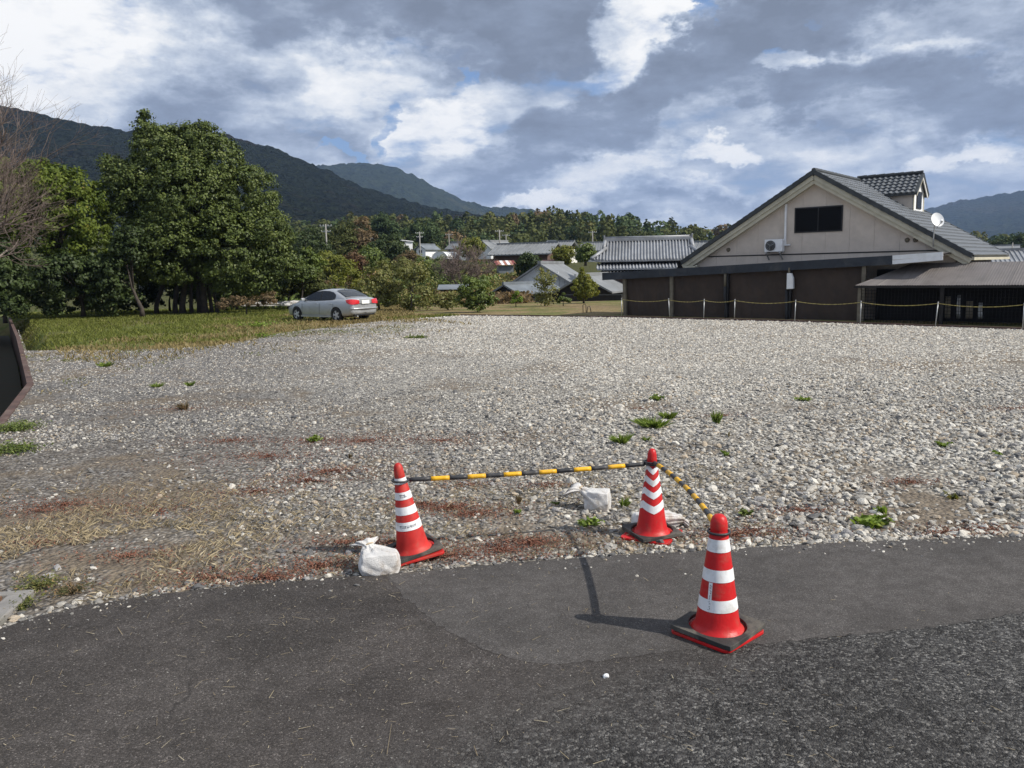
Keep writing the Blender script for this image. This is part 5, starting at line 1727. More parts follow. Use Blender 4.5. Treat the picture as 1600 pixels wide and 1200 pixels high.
make_tree('evergreen_tree', 'large broad evergreen tree with several dark trunks on the grass behind the lot', 'tree', tb, oak_lobes, 82000, 0.145, L_oak, M_bark, 0.22, 31, clump=0.34, perc=30, inner=0.15,
          stems=[(-1.05, 0.2, 0.13), (-0.5, -0.1, 0.16), (-0.1, 0.2, 0.10), (0.35, 0.3, 0.13), (0.8, -0.1, 0.17), (1.05, .3, .1), (-2.2, 0.3, 0.12), (1.4, 0.2, 0.09)], limbs=24)


def tree_px(name, label, cat, px, py, Y, lobes, n, leaf, lmat, bark=M_bark, tr=0.12, seed=1, **kw):
    """lobes: (x px, y px, radius m[, rz]) seen at depth Y, base at pixel (px, py)"""
    b = at(px, py, Y)
    LL = []
    rg = np.random.default_rng(seed + 500)
    for l in lobes:
        p = at(l[0], l[1], Y) - b
        LL.append((p.x, p.y + rg.normal(0, 0.35) * l[2], p.z, l[2], l[2], l[3] if len(l) > 3 else l[2] * 0.9))
    if kw.get('group') == 'orchard shrubs' and name != 'cone_shaped_tree':
        r_ = max(l[2] for l in lobes) * 0.75
        LL += [(0.35 * r_, -0.2, r_ * 0.55, r_, r_, r_ * 0.6), (-0.8 * r_, 0.1, r_ * 0.5, r_ * 0.8, r_ * .8, r_ * 0.5), (1.1 * r_, 0.1, r_ * 0.45, r_ * 0.7, r_ * .7, r_ * 0.45)]
    return make_tree(name, label, cat, b, LL, n, leaf, lmat, bark, tr, seed, **kw)


# left-hand thicket
tree_px('yellow_green_tree', 'yellow green leafy tree behind bare branches at the left edge', 'tree', 90, 482, 46.5, [(60, 315, 2.4), (125, 305, 1.5), (20, 300, 2.0), (95, 340, 2.2), (138, 345, 1.5), (145, 385, 1.4), (45, 370, 2.4), (-40, 330, 2.6), (100, 285, 1.1), (60, 280, 1.2)],
        19000, 0.18, L_yg, tr=0.2, seed=41, clump=0.42, perc=45, limbs=10)
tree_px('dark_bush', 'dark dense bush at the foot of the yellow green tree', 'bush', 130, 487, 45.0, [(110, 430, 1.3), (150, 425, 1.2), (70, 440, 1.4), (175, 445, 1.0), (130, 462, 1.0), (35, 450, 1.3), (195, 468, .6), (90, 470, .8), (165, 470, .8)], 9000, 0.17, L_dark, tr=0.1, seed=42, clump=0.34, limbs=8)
tree_px('dark_bush', 'dark bush hanging over the ditch at the left edge', 'bush', 8, 497, 40, [(0, 425, 1.5), (-40, 420, 1.6), (25, 450, 1.0), (-10, 465, 0.9), (35, 472, .6), (15, 480, .5)], 6500, 0.16, L_dark, tr=0.08, seed=43, clump=0.32, limbs=6)
tree_px('small_tree', 'thin dark tree with leaning trunk beside the broad evergreen', 'tree', 222, 487, 44.6, [(195, 395, 0.9), (180, 420, 0.8), (205, 375, 0.8), (185, 440, .6)], 3000, 0.16, L_dark, bark=M_bark, tr=0.10, seed=44, clump=0.3, limbs=4, lean=(-0.2, 0))
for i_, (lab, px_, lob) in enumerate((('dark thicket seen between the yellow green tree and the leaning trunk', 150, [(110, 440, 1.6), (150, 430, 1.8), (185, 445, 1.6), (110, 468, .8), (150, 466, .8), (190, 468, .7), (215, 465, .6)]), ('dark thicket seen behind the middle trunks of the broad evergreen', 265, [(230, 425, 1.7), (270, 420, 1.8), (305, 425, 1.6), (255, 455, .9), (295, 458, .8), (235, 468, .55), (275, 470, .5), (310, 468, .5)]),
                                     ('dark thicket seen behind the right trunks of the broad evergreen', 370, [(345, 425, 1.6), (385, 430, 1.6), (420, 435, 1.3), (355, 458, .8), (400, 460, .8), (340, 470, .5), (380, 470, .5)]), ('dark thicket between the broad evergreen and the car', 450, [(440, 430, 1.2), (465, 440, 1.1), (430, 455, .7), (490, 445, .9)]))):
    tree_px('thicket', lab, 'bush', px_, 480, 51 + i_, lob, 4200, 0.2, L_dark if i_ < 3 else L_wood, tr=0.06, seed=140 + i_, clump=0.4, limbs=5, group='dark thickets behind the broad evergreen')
for i_, (lab, px_, py_, Y_, sz) in enumerate((('crumpled white sheet heap seen between the trunks of the broad evergreen', 236, 452, 53, (0.9, 0.4, 0.35)), ('small white heap seen right of the trunks of the broad evergreen', 345, 456, 53, (0.45, 0.3, 0.4)),
                                        ('long low white heap behind the grass left of the car', 410, 474, 52, (1.7, 0.3, 0.16)), ('pale stone heap just left of the car bonnet', 462, 474, 50, (0.9, 0.3, 0.2)))):
    o = link('white_heap', bag_mesh('white_heap', sz, 60 + i_, 0.35, pull=0.0), M_bag); o.location = at(px_, py_ + 4, Y_) ; tag(o, lab, 'heap', 'white heaps behind the evergreen')
tree_px('leafy_shrub', 'green leafy shrub right of the broad evergreen near the car', 'bush', 470, 480, 52, [(478, 405, 0.7), (468, 425, 0.7), (485, 425, 0.55), (495, 408, 0.45)], 2200, 0.18, L_mid, tr=0.05, seed=45, clump=0.26, limbs=5)
tree_px('low_bush', 'low tangle of brush under the right side of the broad evergreen', 'bush', 385, 484, 44.5, [(370, 470, 0.35), (395, 473, 0.3), (350, 474, 0.3), (420, 468, .4)], 1500, 0.10, L_brn, tr=0.03, seed=46, clump=0.22, limbs=4)


def bare_tree(name, label, cat, base, height, spread, seed, mat, r0, dirs=None, depth=6, twig=0.004, group=None, kids=(2, 4), start=0.3):
    rg = random.Random(seed)
    t = thing(name, label, cat, base, 0, group)
    trunk, twigs = MB(), MB()
    def grow(p, d, L, r, lev):
        n = 4
        pts = [p]; q = p.copy(); dd = d.copy()
        for i in range(n):
            dd = (dd + Vector((rg.gauss(0, 0.12), rg.gauss(0, 0.12), rg.gauss(0.03, 0.08)))).normalized()
            q = q + dd * (L / n)
            pts.append(q.copy())
        rad = [max(twig, r * (1 - 0.45 * i / n)) for i in range(n + 1)]
        (trunk if lev <= 1 else twigs).tube(pts, rad, 7 if lev <= 1 else 3, False)
        if lev >= depth: return
        for k in range(rg.randint(*kids)):
            u = rg.uniform(start, 1.0)
            i = min(n - 1, int(u * n))
            o = pts[i].lerp(pts[i + 1], u * n - i)
            ax = Vector((rg.gauss(0, 1), rg.gauss(0, 1), rg.gauss(0.25, 0.6)))
            nd = (dd * 0.75 + ax.normalized() * rg.uniform(0.6, 1.0) * spread).normalized()
            grow(o, nd, L * rg.uniform(0.55, 0.82), max(twig, r * 0.52), lev + 1)
    for d, L in (dirs or [((0, 0, 1), height * 0.45)]):
        grow(Vector((0, 0, -0.1)), Vector(d).normalized(), L, r0, 0)
    trunk.build('trunk', mat, t, True, fix=False)
    twigs.build('branches', M_twig, t, True, fix=False)
    return t


bb = at(-120, 470, 25)
bare_tree('bare_tree', 'leafless grey brown tree reaching in from the left edge', 'tree', bb, 8.0, 0.75, 85, M_barkg, 0.09,
          dirs=[((0.40, 0.1, 1), 3.9), ((0.62, -0.1, 0.85), 3.2), ((0.25, 0.3, 1), 3.7), ((0.85, 0.2, 0.42), 2.4), ((0.7, 0.4, 0.55), 2.6), ((0.75, -0.2, 0.65), 2.4)], depth=5, twig=0.0026, kids=(3, 4), start=0.35)
bare_tree('bare_tree', 'brown leafless bush by the rusty roofed hut', 'tree', at(722, 452, 80), 4.5, 1.0, 78, M_twig, 0.07,
          dirs=[((0.3, 0, 1), 1.9), ((-0.4, 0.2, 1), 1.9), ((0.8, 0.1, 0.8), 2.0), ((-0.9, 0, 0.75), 2.0), ((0, 0.5, 1), 2.1), ((0.05, 0, 1), 2.2), ((1.3, 0, 0.8), 2.3), ((-1.3, 0, .9), 2.2)], depth=4, twig=0.012, kids=(3, 5))

# orchard shrubs behind the lot
def orchard():
    tree_px('orchard_shrub', 'yellowing orchard shrub directly behind the silver car', 'shrub', 592, 478, 47, [(585, 440, 0.75), (605, 445, 0.7), (570, 450, 0.55), (598, 462, 0.5), (618, 455, .45)], 2600, 0.13, L_per, tr=0.05, seed=51, clump=0.25, group='orchard shrubs')
    tree_px('orchard_shrub', 'tall sparse orchard tree with pale upright trunk', 'shrub', 643, 482, 46, [(640, 445, 0.6), (655, 425, 0.55), (628, 462, 0.5), (660, 460, 0.55), (640, 472, 0.4), (672, 440, 0.45), (630, 425, .4)], 1900, 0.13, L_per, bark=M_barkg, tr=0.05, seed=52, clump=0.3, perc=22, group='orchard shrubs')
    tree_px('orchard_shrub', 'dense round green bush at the centre of the dry field', 'shrub', 747, 480, 43, [(740, 452, 0.62), (757, 455, 0.6), (745, 468, 0.6), (765, 470, 0.42), (727, 468, 0.5), (757, 440, 0.35), (733, 442, .35)], 3600, 0.12, L_mid, tr=0.05, seed=53, clump=0.2, group='orchard shrubs')
    tree_px('orchard_shrub', 'thin russet leaved sapling before the white walled house', 'shrub', 851, 474, 50, [(848, 440, 0.5), (856, 455, 0.5), (846, 462, 0.4), (860, 436, 0.3), (850, 425, 0.3)], 900, 0.12, L_per, bark=M_barkg, tr=0.035, seed=54, clump=0.3, perc=14, group='orchard shrubs')
    tree_px('cone_shaped_tree', 'small cone shaped tree with bare stem before the black gable', 'shrub', 912, 468, 54, [(912, 432, 0.35), (911, 443, 0.62), (913, 452, 0.75), (903, 455, 0.5), (922, 452, 0.5), (912, 424, .2, .35)], 2300, 0.12, L_yel, tr=0.05, seed=55, clump=0.18, group='orchard shrubs')
    tree_px('low_shrub', 'small bright shrub between the green bush and the sapling', 'shrub', 806, 473, 48, [(806, 464, 0.25), (804, 458, 0.2), (810, 468, .2)], 500, 0.09, L_weed, tr=0.02, seed=56, clump=0.12, group='orchard shrubs')
    tree_px('low_shrub', 'small shrub left of the cone shaped tree', 'shrub', 880, 472, 50, [(880, 465, 0.28), (886, 467, 0.22), (874, 468, .2)], 500, 0.09, L_mid, tr=0.02, seed=57, clump=0.12, group='orchard shrubs')
    tree_px('orchard_shrub', 'loose leafy shrub between the tall orchard tree and the green bush', 'shrub', 700, 480, 47, [(690, 468, 0.42), (708, 466, 0.4), (672, 474, 0.35), (715, 474, .3)], 1200, 0.11, L_per, tr=0.03, seed=58, clump=0.25, perc=20, group='orchard shrubs')
    tree_px('orchard_shrub', 'leafy mid green shrub behind the front of the car', 'shrub', 545, 470, 60, [(545, 435, 0.8), (530, 445, 0.7), (560, 440, 0.7)], 1900, 0.15, L_yel, tr=0.05, seed=59, clump=0.3, group='orchard shrubs')
    tree_px('orchard_shrub', 'bushy shrub with orange tips left of the pale trunked tree', 'shrub', 610, 470, 62, [(610, 425, 0.9), (630, 420, 0.8), (590, 425, 0.8)], 2200, 0.15, L_per, tr=0.05, seed=60, clump=0.32, group='orchard shrubs')
    tree_px('orchard_shrub', 'yellow green shrub behind the brown leafless bush', 'shrub', 690, 452, 84, [(690, 420, 1.3), (670, 425, 1.1), (665, 410, 0.9)], 2600, 0.18, L_mid, tr=0.06, seed=61, clump=0.4, group='orchard shrubs')


orchard()

# ------------------------------------------------------------------ village
def gable_house(name, label, base, w, d, wh, rh, yaw, wall, roofm, ov=0.5, ribs=0, wins=(), gable=None, cat='house', group=None, thick=0.14, seam=None, long_wins=()):
    """gable end faces local -y, ridge along local y; base is the middle of the front gable wall"""
    t = thing(name, label, cat, base, yaw, group)
    MB().prism([(-w / 2, -1.2), (w / 2, -1.2), (w / 2, wh), (0, rh - thick), (-w / 2, wh)], 0, d, 'y').build('wall', wall, t)
    if gable is not None:
        MB().prism([(-w / 2 + 0.05, wh - 0.1), (w / 2 - 0.05, wh - 0.1), (0, rh - thick - 0.08)], -0.04, -0.002, 'y').build('gable_panel', gable, t)
    k = (rh - wh) / (w / 2)
    e = w / 2 + ov
    ze = rh - k * e
    rf = thing('roof', None, None); rf.parent = t
    for s in (-1, 1):
        MB().prism([(0, rh), (s * e, ze), (s * e, ze - thick), (0, rh - thick)], -ov, d + ov, 'y').build('roof_slope', roofm, rf)
        if ribs:
            mb = MB(); L = d + 2 * ov
            n = int(L / ribs)
            for i in range(n + 1):
                y = -ov + L * i / n
                mb.tube([(0, y, rh + 0.02), (s * e * 1.005, y, ze + 0.02)], 0.055, 5, True)
            o = mb.build('tile_rib', roofm, rf); o['kind'] = 'stuff'
    MB().bar((0, -ov - 0.05, rh + 0.06), (0, d + ov + 0.05, rh + 0.06), 0.28, 0.24).build('ridge', roofm, rf)
    for (x0, x1, z0, z1) in wins:
        f = MB().box2((x0 - 0.05, -0.07, z0 - 0.05), (x1 + 0.05, -0.003, z1 + 0.05)).build('window', M_galv, t)
        MB().box2((x0, -0.085, z0), (x1, -0.071, z1)).build('pane', M_glass2, f)
    for (y0, y1, z0, z1, s) in long_wins:
        f = MB().box2((s * w / 2 + s * 0.003, y0 - 0.05, z0 - 0.05), (s * w / 2 + s * 0.06, y1 + 0.05, z1 + 0.05)).build('window', M_galv, t)
        MB().box2((s * w / 2 + s * 0.061, y0, z0), (s * w / 2 + s * 0.075, y1, z1)).build('pane', M_glass2, f)
    return t


def hip_house(name, label, base, w, d, wh, rh, yaw, wall, roofm, ov=0.6, cat='house', wins=()):
    t = thing(name, label, cat, base, yaw)
    MB().box2((-w / 2, -d / 2, -1.5), (w / 2, d / 2, wh)).build('wall', wall, t)
    e, f = w / 2 + ov, d / 2 + ov
    rl = max(0.2, (w - d) / 2)
    zb = wh - 0.15
    mb = MB()
    A = [(-e, -f, zb), (e, -f, zb), (e, f, zb), (-e, f, zb)]
    r1, r2 = (-rl, 0, rh), (rl, 0, rh)
    mb.poly([A[0], A[1], r2, r1]).poly([A[2], A[3], r1, r2]).poly([A[1], A[2], r2]).poly([A[3], A[0], r1]).poly(A[::-1])
    rf = mb.build('roof', roofm, t)
    MB().bar((-rl - 0.1, 0, rh + 0.05), (rl + 0.1, 0, rh + 0.05), 0.25, 0.2).build('ridge', roofm, rf)
    for (x0, x1, z0, z1) in wins:
        o = MB().box2((x0 - 0.05, -d / 2 - 0.06, z0 - 0.05), (x1 + 0.05, -d / 2 - 0.003, z1 + 0.05)).build('window', M_galv, t)
        MB().box2((x0, -d / 2 - 0.075, z0), (x1, -d / 2 - 0.061, z1)).build('pane', M_glass2, o)
    return t


def tiled_hall():
    """hip-and-gable tiled hall left of the big house: ribbed upper roof, skirt roofs"""
    Y = 72.0
    b = at(1012, 470, Y); b.z = -0.9
    t = thing('tiled_hall', 'traditional hall with silver grey ribbed tile roof left of the gabled house', 'building', b, R(-9))
    zr = at(1012, 376, Y).z - b.z          # ridge
    ze = at(1012, 407, Y).z - b.z          # upper eave
    zs = at(1012, 418, Y).z - b.z
    zs2 = at(1012, 427, Y).z - b.z
    hw, rw = 4.7, 3.55
    run = 3.1
    def slope(u):  # gentle concave curve, 0 ridge -> 1 eave
        return zr + (ze - zr) * (u * 1.18 - 0.18 * u * u)
    rf = thing('roof', None, None); rf.parent = t
    mb = MB()
    N = 8
    rows = []
    for i in range(N + 1):
        u = i / N
        h = rw + (hw - rw) * max(0, (u - 0.35) / 0.65) ** 1.2
        lift = 0.16 * u ** 3
        rows.append([(-h, -run * u, slope(u) + lift), (-h * 0.85, -run * u, slope(u)), (h * 0.85, -run * u, slope(u)), (h, -run * u, slope(u) + lift)])
    mb.grid(rows)
    mb.grid([[(p[0], -p[1], p[2]) for p in r] for r in rows])
    # hipped ends below the gablets
    for s in (-1, 1):
        i0 = 3
        mb.poly([(s * rw, -run * 0.36, slope(0.36)), (s * hw, -run, ze + 0.16), (s * hw, run, ze + 0.16), (s * rw, run * 0.36, slope(0.36))])
    so_ = mb.build('roof_slope', M_tilel, rf, True)
    sm = so_.modifiers.new('t', 'SOLIDIFY'); sm.thickness = 0.12; sm.offset = -1
    n = 27
    for i in range(n):
        x0 = -rw * 0.97 + 2 * rw * 0.97 * i / (n - 1)
        pts = []
        for k in range(7):
            u = k / 6
            pts.append((x0 * (1 + (hw / rw - 1) * max(0, (u - 0.35) / 0.65) * 0.0), -run * u, slope(u) + 0.05))
        MB().tube(pts, 0.072, 6).build('tile_rib', M_tilel, rf, True)
    # short ribs on the hip corners of the front
    for s in (-1, 1):
        for i in range(4):
            x = s * (rw + 0.26 * (i + 0.6)); u0 = 0.35 + 0.65 * ((abs(x) - rw) / (hw - rw)) ** 0.83
            MB().tube([(x, -run * u0, slope(u0) + 0.07), (x, -run, ze + 0.06 + 0.12 * (abs(x) - rw * .85) / (hw - rw * .85))], 0.072, 6).build('tile_rib', M_tilel, rf, True)
        # hip ridges and gable verge
        MB().tube([(s * rw, -run * 0.36, slope(0.36) + 0.1), (s * (rw + 0.6), -run * 0.68, slope(0.68) + 0.16), (s * hw, -run, ze + 0.26)], [0.15, 0.15, 0.13], 7).build('hip_ridge', M_tilel, rf, True)
        MB().tube([(s * (rw + 0.12), 0, zr + 0.08), (s * (rw + 0.16), -run * 0.2, slope(0.2) + 0.12), (s * (rw + 0.22), -run * 0.42, slope(0.42) + 0.15)], [0.17, 0.17, 0.15], 7).build('verge_ridge', M_tilel, rf, True)
        MB().tube([(s * (rw + 0.12), 0, zr + 0.08), (s * (rw + 0.16), run * 0.2, slope(0.2) + 0.12), (s * (rw + 0.22), run * 0.42, slope(0.42) + 0.15)], [0.17, 0.17, 0.15], 7).build('verge_ridge', M_tilel, rf, True)
        MB().prism([(-run * 0.36, slope(0.36)), (run * 0.36, slope(0.36)), (0, zr - 0.05)], s * (rw - 0.05) - 0.03, s * (rw - 0.05) + 0.03, 'x').build('gablet', M_dkwood, t)
        MB().box((s * (rw + 0.2), 0, zr + 0.28), (0.12, 0.35, 0.5)).build('ridge_ornament', M_tilel, rf, bevel=0.03)
    MB().box2((-rw - 0.15, -0.17, zr), (rw + 0.15, 0.17, zr + 0.26)).build('ridge', M_tilel, rf, bevel=0.03)
    MB().tube([(-rw - 0.18, 0, zr + 0.31), (rw + 0.18, 0, zr + 0.31)], 0.10, 8).build('ridge_cap', M_tilel, rf, True)
    MB().box2((-3.9, -2.3, -1), (3.9, 2.3, ze - 0.05)).build('wall', M_dkwood, t)
    # skirt roofs
    for (za, zb_, y0, y1, x0, x1) in ((ze - 0.22, zs - 0.05, -2.3, -4.0, -4.2, 2.3), (zs - 0.30, zs2 - 0.08, -3.5, -5.4, -3.9, 3.6)):
        mb = MB(); mb.prism([(y0, za), (y1, zb_), (y1, zb_ - 0.1), (y0, za - 0.1)], x0, x1, 'x'); mb.build('skirt_roof', M_tilel, t)
        k = int((x1 - x0) / 0.27)
        for i in range(k + 1):
            x = x0 + (x1 - x0) * i / k
            MB().tube([(x, y0, za + 0.04), (x, y1 - 0.03, zb_ + 0.04)], 0.066, 6).build('skirt_rib', M_tilel, t, True)
    MB().box2((-3.7, -3.4, -1), (3.4, -2.3, zs - 0.25)).build('wall', M_dkwood, t)
    MB().box2((-3.5, -4.8, -1), (3.2, -3.4, zs2 - 0.25)).build('wall', M_brownw, t)


tiled_hall()


def by(px, py, Y, z=None):
    p = at(px, py, Y)
    if z is not None: p.z = z
    return p


def hz(py, px, Y, b):           # height above base of a pixel row
    return at(px, py, Y).z - b.z


def village():
    G = -0.75
    # white walled house, gable to the camera, long grey roof running back
    b = by(846, 462, 70, G)
    h = gable_house('white_gabled_house', 'house with white boarded gable wall and wide plain grey roof', b, 5.0, 9.5, hz(440, 846, 70, b), hz(411, 846, 70, b), R(-14), M_white, M_greytile, 0.7)
    for i in range(11):
        MB().box2((-2.4 + i * 0.44, -0.03, -0.9), (-2.37 + i * 0.44, -0.004, hz(438, 846, 70, b))).build('board_joint', M_galv, h)
    MB().box2((0.5, -0.10, 1.9), (1.5, -0.02, 2.6)).build('window', M_white, h)
    # low side roof left of it
    b = by(792, 462, 66, G)
    gable_house('lean_to_shed', 'low dark shed with sloping roof left of the white walled house', b, 3.8, 4.0, hz(455, 792, 66, b), hz(444, 792, 66, b), R(-60), M_dkwood, M_bluegrey, 0.3, cat='shed')
    # black gable house
    b = by(912, 468, 63, G)
    h = gable_house('black_gabled_house', 'low black boarded house with dark gable behind the cone shaped tree', b, 3.9, 8.0, hz(451, 912, 63, b), hz(430, 912, 63, b), R(-24), M_dkwood, M_greytile, 0.45)
    MB().tube([(-1.0, 1.0, hz(441, 912, 63, b)), (-1.0, 1.0, hz(428, 912, 63, b))], 0.10, 8).build('chimney_pipe', M_galv, h)
    # dark boundary wall
    a, c = by(882, 469, 60.5, -0.3), by(972, 469, 58.0, -0.3)
    w = thing('boundary_wall', 'long low dark boundary wall behind the dry field', 'wall', (0, 0, 0))
    n = 7
    for i in range(n):
        MB().bar(a.lerp(c, i / n) + Vector((0, 0, 0.13)), a.lerp(c, (i + 0.985) / n) + Vector((0, 0, 0.13)), 0.12, 0.62).build('wall_panel', M_dkwood, w)
    MB().bar(a + Vector((0, 0, 0.47)), c + Vector((0, 0, 0.47)), 0.18, 0.06).build('coping', M_tilev, w)
    # brown building with long grey roof
    b = by(843, 412, 112)
    gable_house('brown_building', 'long brown walled building with broad grey tiled roof', by(866, 412, 112), 7.0, 7.5, hz(394, 843, 112, b), hz(379.5, 843, 112, b), R(72), M_brownw, M_greytile, 0.6, ribs=0.5)
    # red roofed shed in front of it
    b = by(848, 418, 98)
    t = thing('red_roofed_shed', 'low shed with plain dark red iron roof below the brown building', 'shed', b, R(-6))
    MB().box2((-1.5, 0, -1.2), (1.5, 2.5, 0.35)).build('wall', M_brownw, t)
    MB().prism([(-0.3, 0.28), (2.7, 0.82), (2.7, 0.90), (-0.3, 0.36)], -1.75, 1.75, 'x').build('roof', M_redroof, t)
    # grey house with gablet, further right
    b = by(905, 402, 122)
    gable_house('grey_house', 'grey tiled house with small dark gable behind the yellow tree', by(893, 402, 122), 4.2, 3.2, hz(388, 905, 122, b), hz(377, 905, 122, b), R(62), M_whitew, M_greytile, 0.5, ribs=0.4, gable=M_dkwood)
    b = by(934, 402, 128)
    gable_house('grey_house', 'grey roofed house left of the tiled hall ridge', by(944, 402, 128), 4.0, 3.0, hz(389, 934, 128, b), hz(379, 934, 128, b), R(78), M_whitew, M_greytile, 0.5, ribs=0.4)
    b = by(862, 398, 150)
    hip_house('hipped_house', 'dark hipped roof rising behind the brown building', b, 6.5, 5.0, hz(388, 862, 150, b), hz(376.5, 862, 150, b), R(5), M_whitew, M_bluegrey)
    b = by(785, 396, 150)
    hip_house('hipped_house', 'small house with grey hipped roof beside two utility poles', b, 3.0, 2.6, hz(387.5, 785, 150, b), hz(380.5, 785, 150, b), R(10), M_whitew, M_greytile, 0.4, wins=((-0.9, -0.2, 0.2, 0.7), (0.3, 1.0, 0.2, 0.7)))
    b = by(800, 400, 135)
    t = thing('flat_roofed_annex', 'pale flat roofed annex left of the brown building', 'building', b, R(4))
    MB().box2((-1.6, 0, -1), (1.7, 2.5, hz(391, 800, 135, b))).build('wall', M_bluegrey, t)
    MB().box2((-1.9, -0.4, hz(390, 800, 135, b)), (2.0, 2.8, hz(388, 800, 135, b))).build('roof', M_white, t)
    MB().box2((-0.8, 0.4, hz(388, 800, 135, b) + 0.01), (2.2, 2.6, hz(385, 800, 135, b))).build('upper_roof', M_bluegrey, t)
    b = by(757, 394, 145)
    h = gable_house('white_house', 'white house with grey roof left of the hipped house', b, 3.4, 5.0, hz(386, 757, 145, b), hz(376.5, 757, 145, b), R(-48), M_white, M_greytile, 0.45, wins=((-0.7, 0.1, 0.25, 0.8),))
    b = by(727, 396, 145)
    gable_house('grey_house', 'grey roofed house half hidden left of the white house', b, 2.6, 3.0, hz(386, 727, 145, b), hz(378, 727, 145, b), R(50), M_bluegrey, M_greytile, 0.4)
    b = by(638, 388, 190)
    t = thing('white_storehouse', 'small white storehouse high among the trees', 'building', b, R(15))
    MB().box2((-1.2, 0, -1), (1.0, 2, hz(378, 638, 190, b))).build('wall', M_white, t)
    MB().prism([(-1.5, hz(376, 638, 190, b)), (1.2, hz(378, 638, 190, b)), (1.2, hz(378, 638, 190, b) + 0.15), (-1.5, hz(375.5, 638, 190, b) + 0.15)], -0.3, 2.3, 'y').build('roof', M_white, t)
    b = by(658, 402, 165)
    gable_house('white_house', 'white walled house with dark roof beside the tall utility pole', b, 2.6, 3.5, hz(388, 658, 165, b), hz(382, 658, 165, b), R(-40), M_white, M_bluegrey, 0.4, wins=((-0.5, 0.3, 0.9, 1.4),))
    # vinyl tunnel greenhouse
    b = by(687, 405, 128)
    t = thing('vinyl_greenhouse', 'low white vinyl tunnel greenhouse among the village trees', 'greenhouse', b, R(-20))
    rows = []
    for yv in np.linspace(0, 5, 6):
        rows.append([(1.35 * math.cos(a), float(yv), 1.15 * math.sin(a)) for a in np.linspace(0, math.pi, 13)])
    mb = MB(); mb.grid(rows); mb.poly(rows[0]); mb.poly(rows[-1]); mb.build('cover', M_white, t, False)
    MB().box2((-2.6, -0.2, -0.6), (-1.4, 2.5, 0.35)).build('side_shed', M_white, t)
    for yv in np.linspace(0, 5, 6):
        MB().tube([(1.37 * math.cos(a), float(yv), 1.17 * math.sin(a)) for a in np.linspace(0, math.pi, 13)], 0.03, 5).build('hoop', M_galv, t)
    # rusty roofed hut
    b = by(791, 431, 94)
    t = thing('rusty_roofed_hut', 'little grey hut under a striped rusty iron roof', 'hut', b, R(8))
    MB().box2((-0.85, 0, -1), (0.85, 1.8, 1.15)).build('wall', M_bluegrey, t)
    MB().box2((-0.5, -0.02, 1.18), (0.4, 0.03, 1.30)).build('window', M_white, t)
    for i in range(7):
        MB().prism([(-0.35, 1.22), (2.0, 1.72), (2.0, 1.75), (-0.35, 1.25)], -1.2 + i * 0.34, -0.875 + i * 0.34, 'x').build('roof_sheet', M_rustroof if i % 2 else M_white if i in (2, 4) else M_redroof, t)
    # blue grey roofs at the field's far side
    b = by(708, 458, 72)
    t = thing('low_shed', 'low blue grey roofed shed behind the green bush', 'shed', b, R(2))
    MB().box2((-1.1, 0, -1), (1.1, 2.0, hz(452, 708, 72, b))).build('wall', M_dkwood, t)
    MB().prism([(-0.4, hz(452.5, 708, 72, b)), (2.3, hz(445.5, 708, 72, b)), (2.3, hz(445, 708, 72, b)), (-0.4, hz(451.5, 708, 72, b))], -1.35, 1.35, 'x').build('roof', M_bluegrey, t)
    # roof seen right of the hall
    b = by(1100, 400, 95)
    gable_house('grey_house', 'grey roof between the tiled hall and the gabled house', by(1104, 400, 95), 4.0, 3.2, hz(389, 1100, 95, b), hz(378, 1100, 95, b), R(66), M_whitew, M_greytile, 0.5, ribs=0.4)
    # right edge: ribbed grey roof behind the gabled house
    b = by(1600, 432, 62)
    gable_house('grey_house', 'ribbed grey tiled roof right of the gabled house at the right edge', by(1640, 432, 62), 5.5, 5.5, hz(410, 1600, 62, b), hz(390, 1600, 62, b), R(70), M_whitew, M_tilel, 0.6, ribs=0.3)
    b = by(1588, 395, 120)
    gable_house('white_house', 'far white house peeking above the roof at the right edge', b, 4.0, 5.0, hz(388, 1588, 120, b), hz(383.5, 1588, 120, b), R(60), M_white, M_greytile, 0.4)


village()

# utility poles
def pole(label, px, ytop, ybot, Y, arms=2, r=0.14):
    b = at(px, ybot, Y); tp = at(px, ytop, Y)
    H = tp.z - b.z
    t = thing('utility_pole', label, 'utility pole', b, random.uniform(-0.3, 0.3), 'utility poles in the village')
    MB().tube([(0, 0, -2.5), (0, 0, H)], [r * 0.8, r * 0.55], 10).build('shaft', M_pole, t, True)
    for k in range(arms):
        z = H - 0.25 - 0.7 * k
        MB().box((0, 0, z), (1.5 - 0.4 * k, 0.07, 0.07)).build('cross_arm', M_galv, t)
        for s in (-0.7, -0.3, 0.3, 0.7):
            MB().lathe([(0.02, 0), (0.04, 0.03), (0.03, 0.08), (0.04, 0.1), (0.01, 0.13)], 8, (s * (1 - 0.22 * k), 0, z + 0.05)).build('insulator', M_white, t)
    return t


pole('tall grey utility pole with cross arms above the car', 512, 350, 415, 105, 2, 0.16)
pole('utility pole beside the white walled house with dark roof', 657, 362, 406, 150, 2, 0.17)
pole('slim utility pole between the greenhouse and the white house', 702, 365, 388, 170, 1, 0.15)
pole('taller of the two utility poles by the small hipped house', 781, 359, 392, 145, 1, 0.18)
pole('shorter utility pole just right of the taller one by the hipped house', 791, 366, 392, 150, 1, 0.15)
pole('utility pole rising behind the tiled hall', 926, 361, 384, 150, 1, 0.17)
pole('slim utility pole at the right edge beside the tiled roof', 1581, 379, 400, 75, 0, 0.09)
pole('pale slim pole in the trees above the car', 580, 371, 392, 160, 1, 0.14)

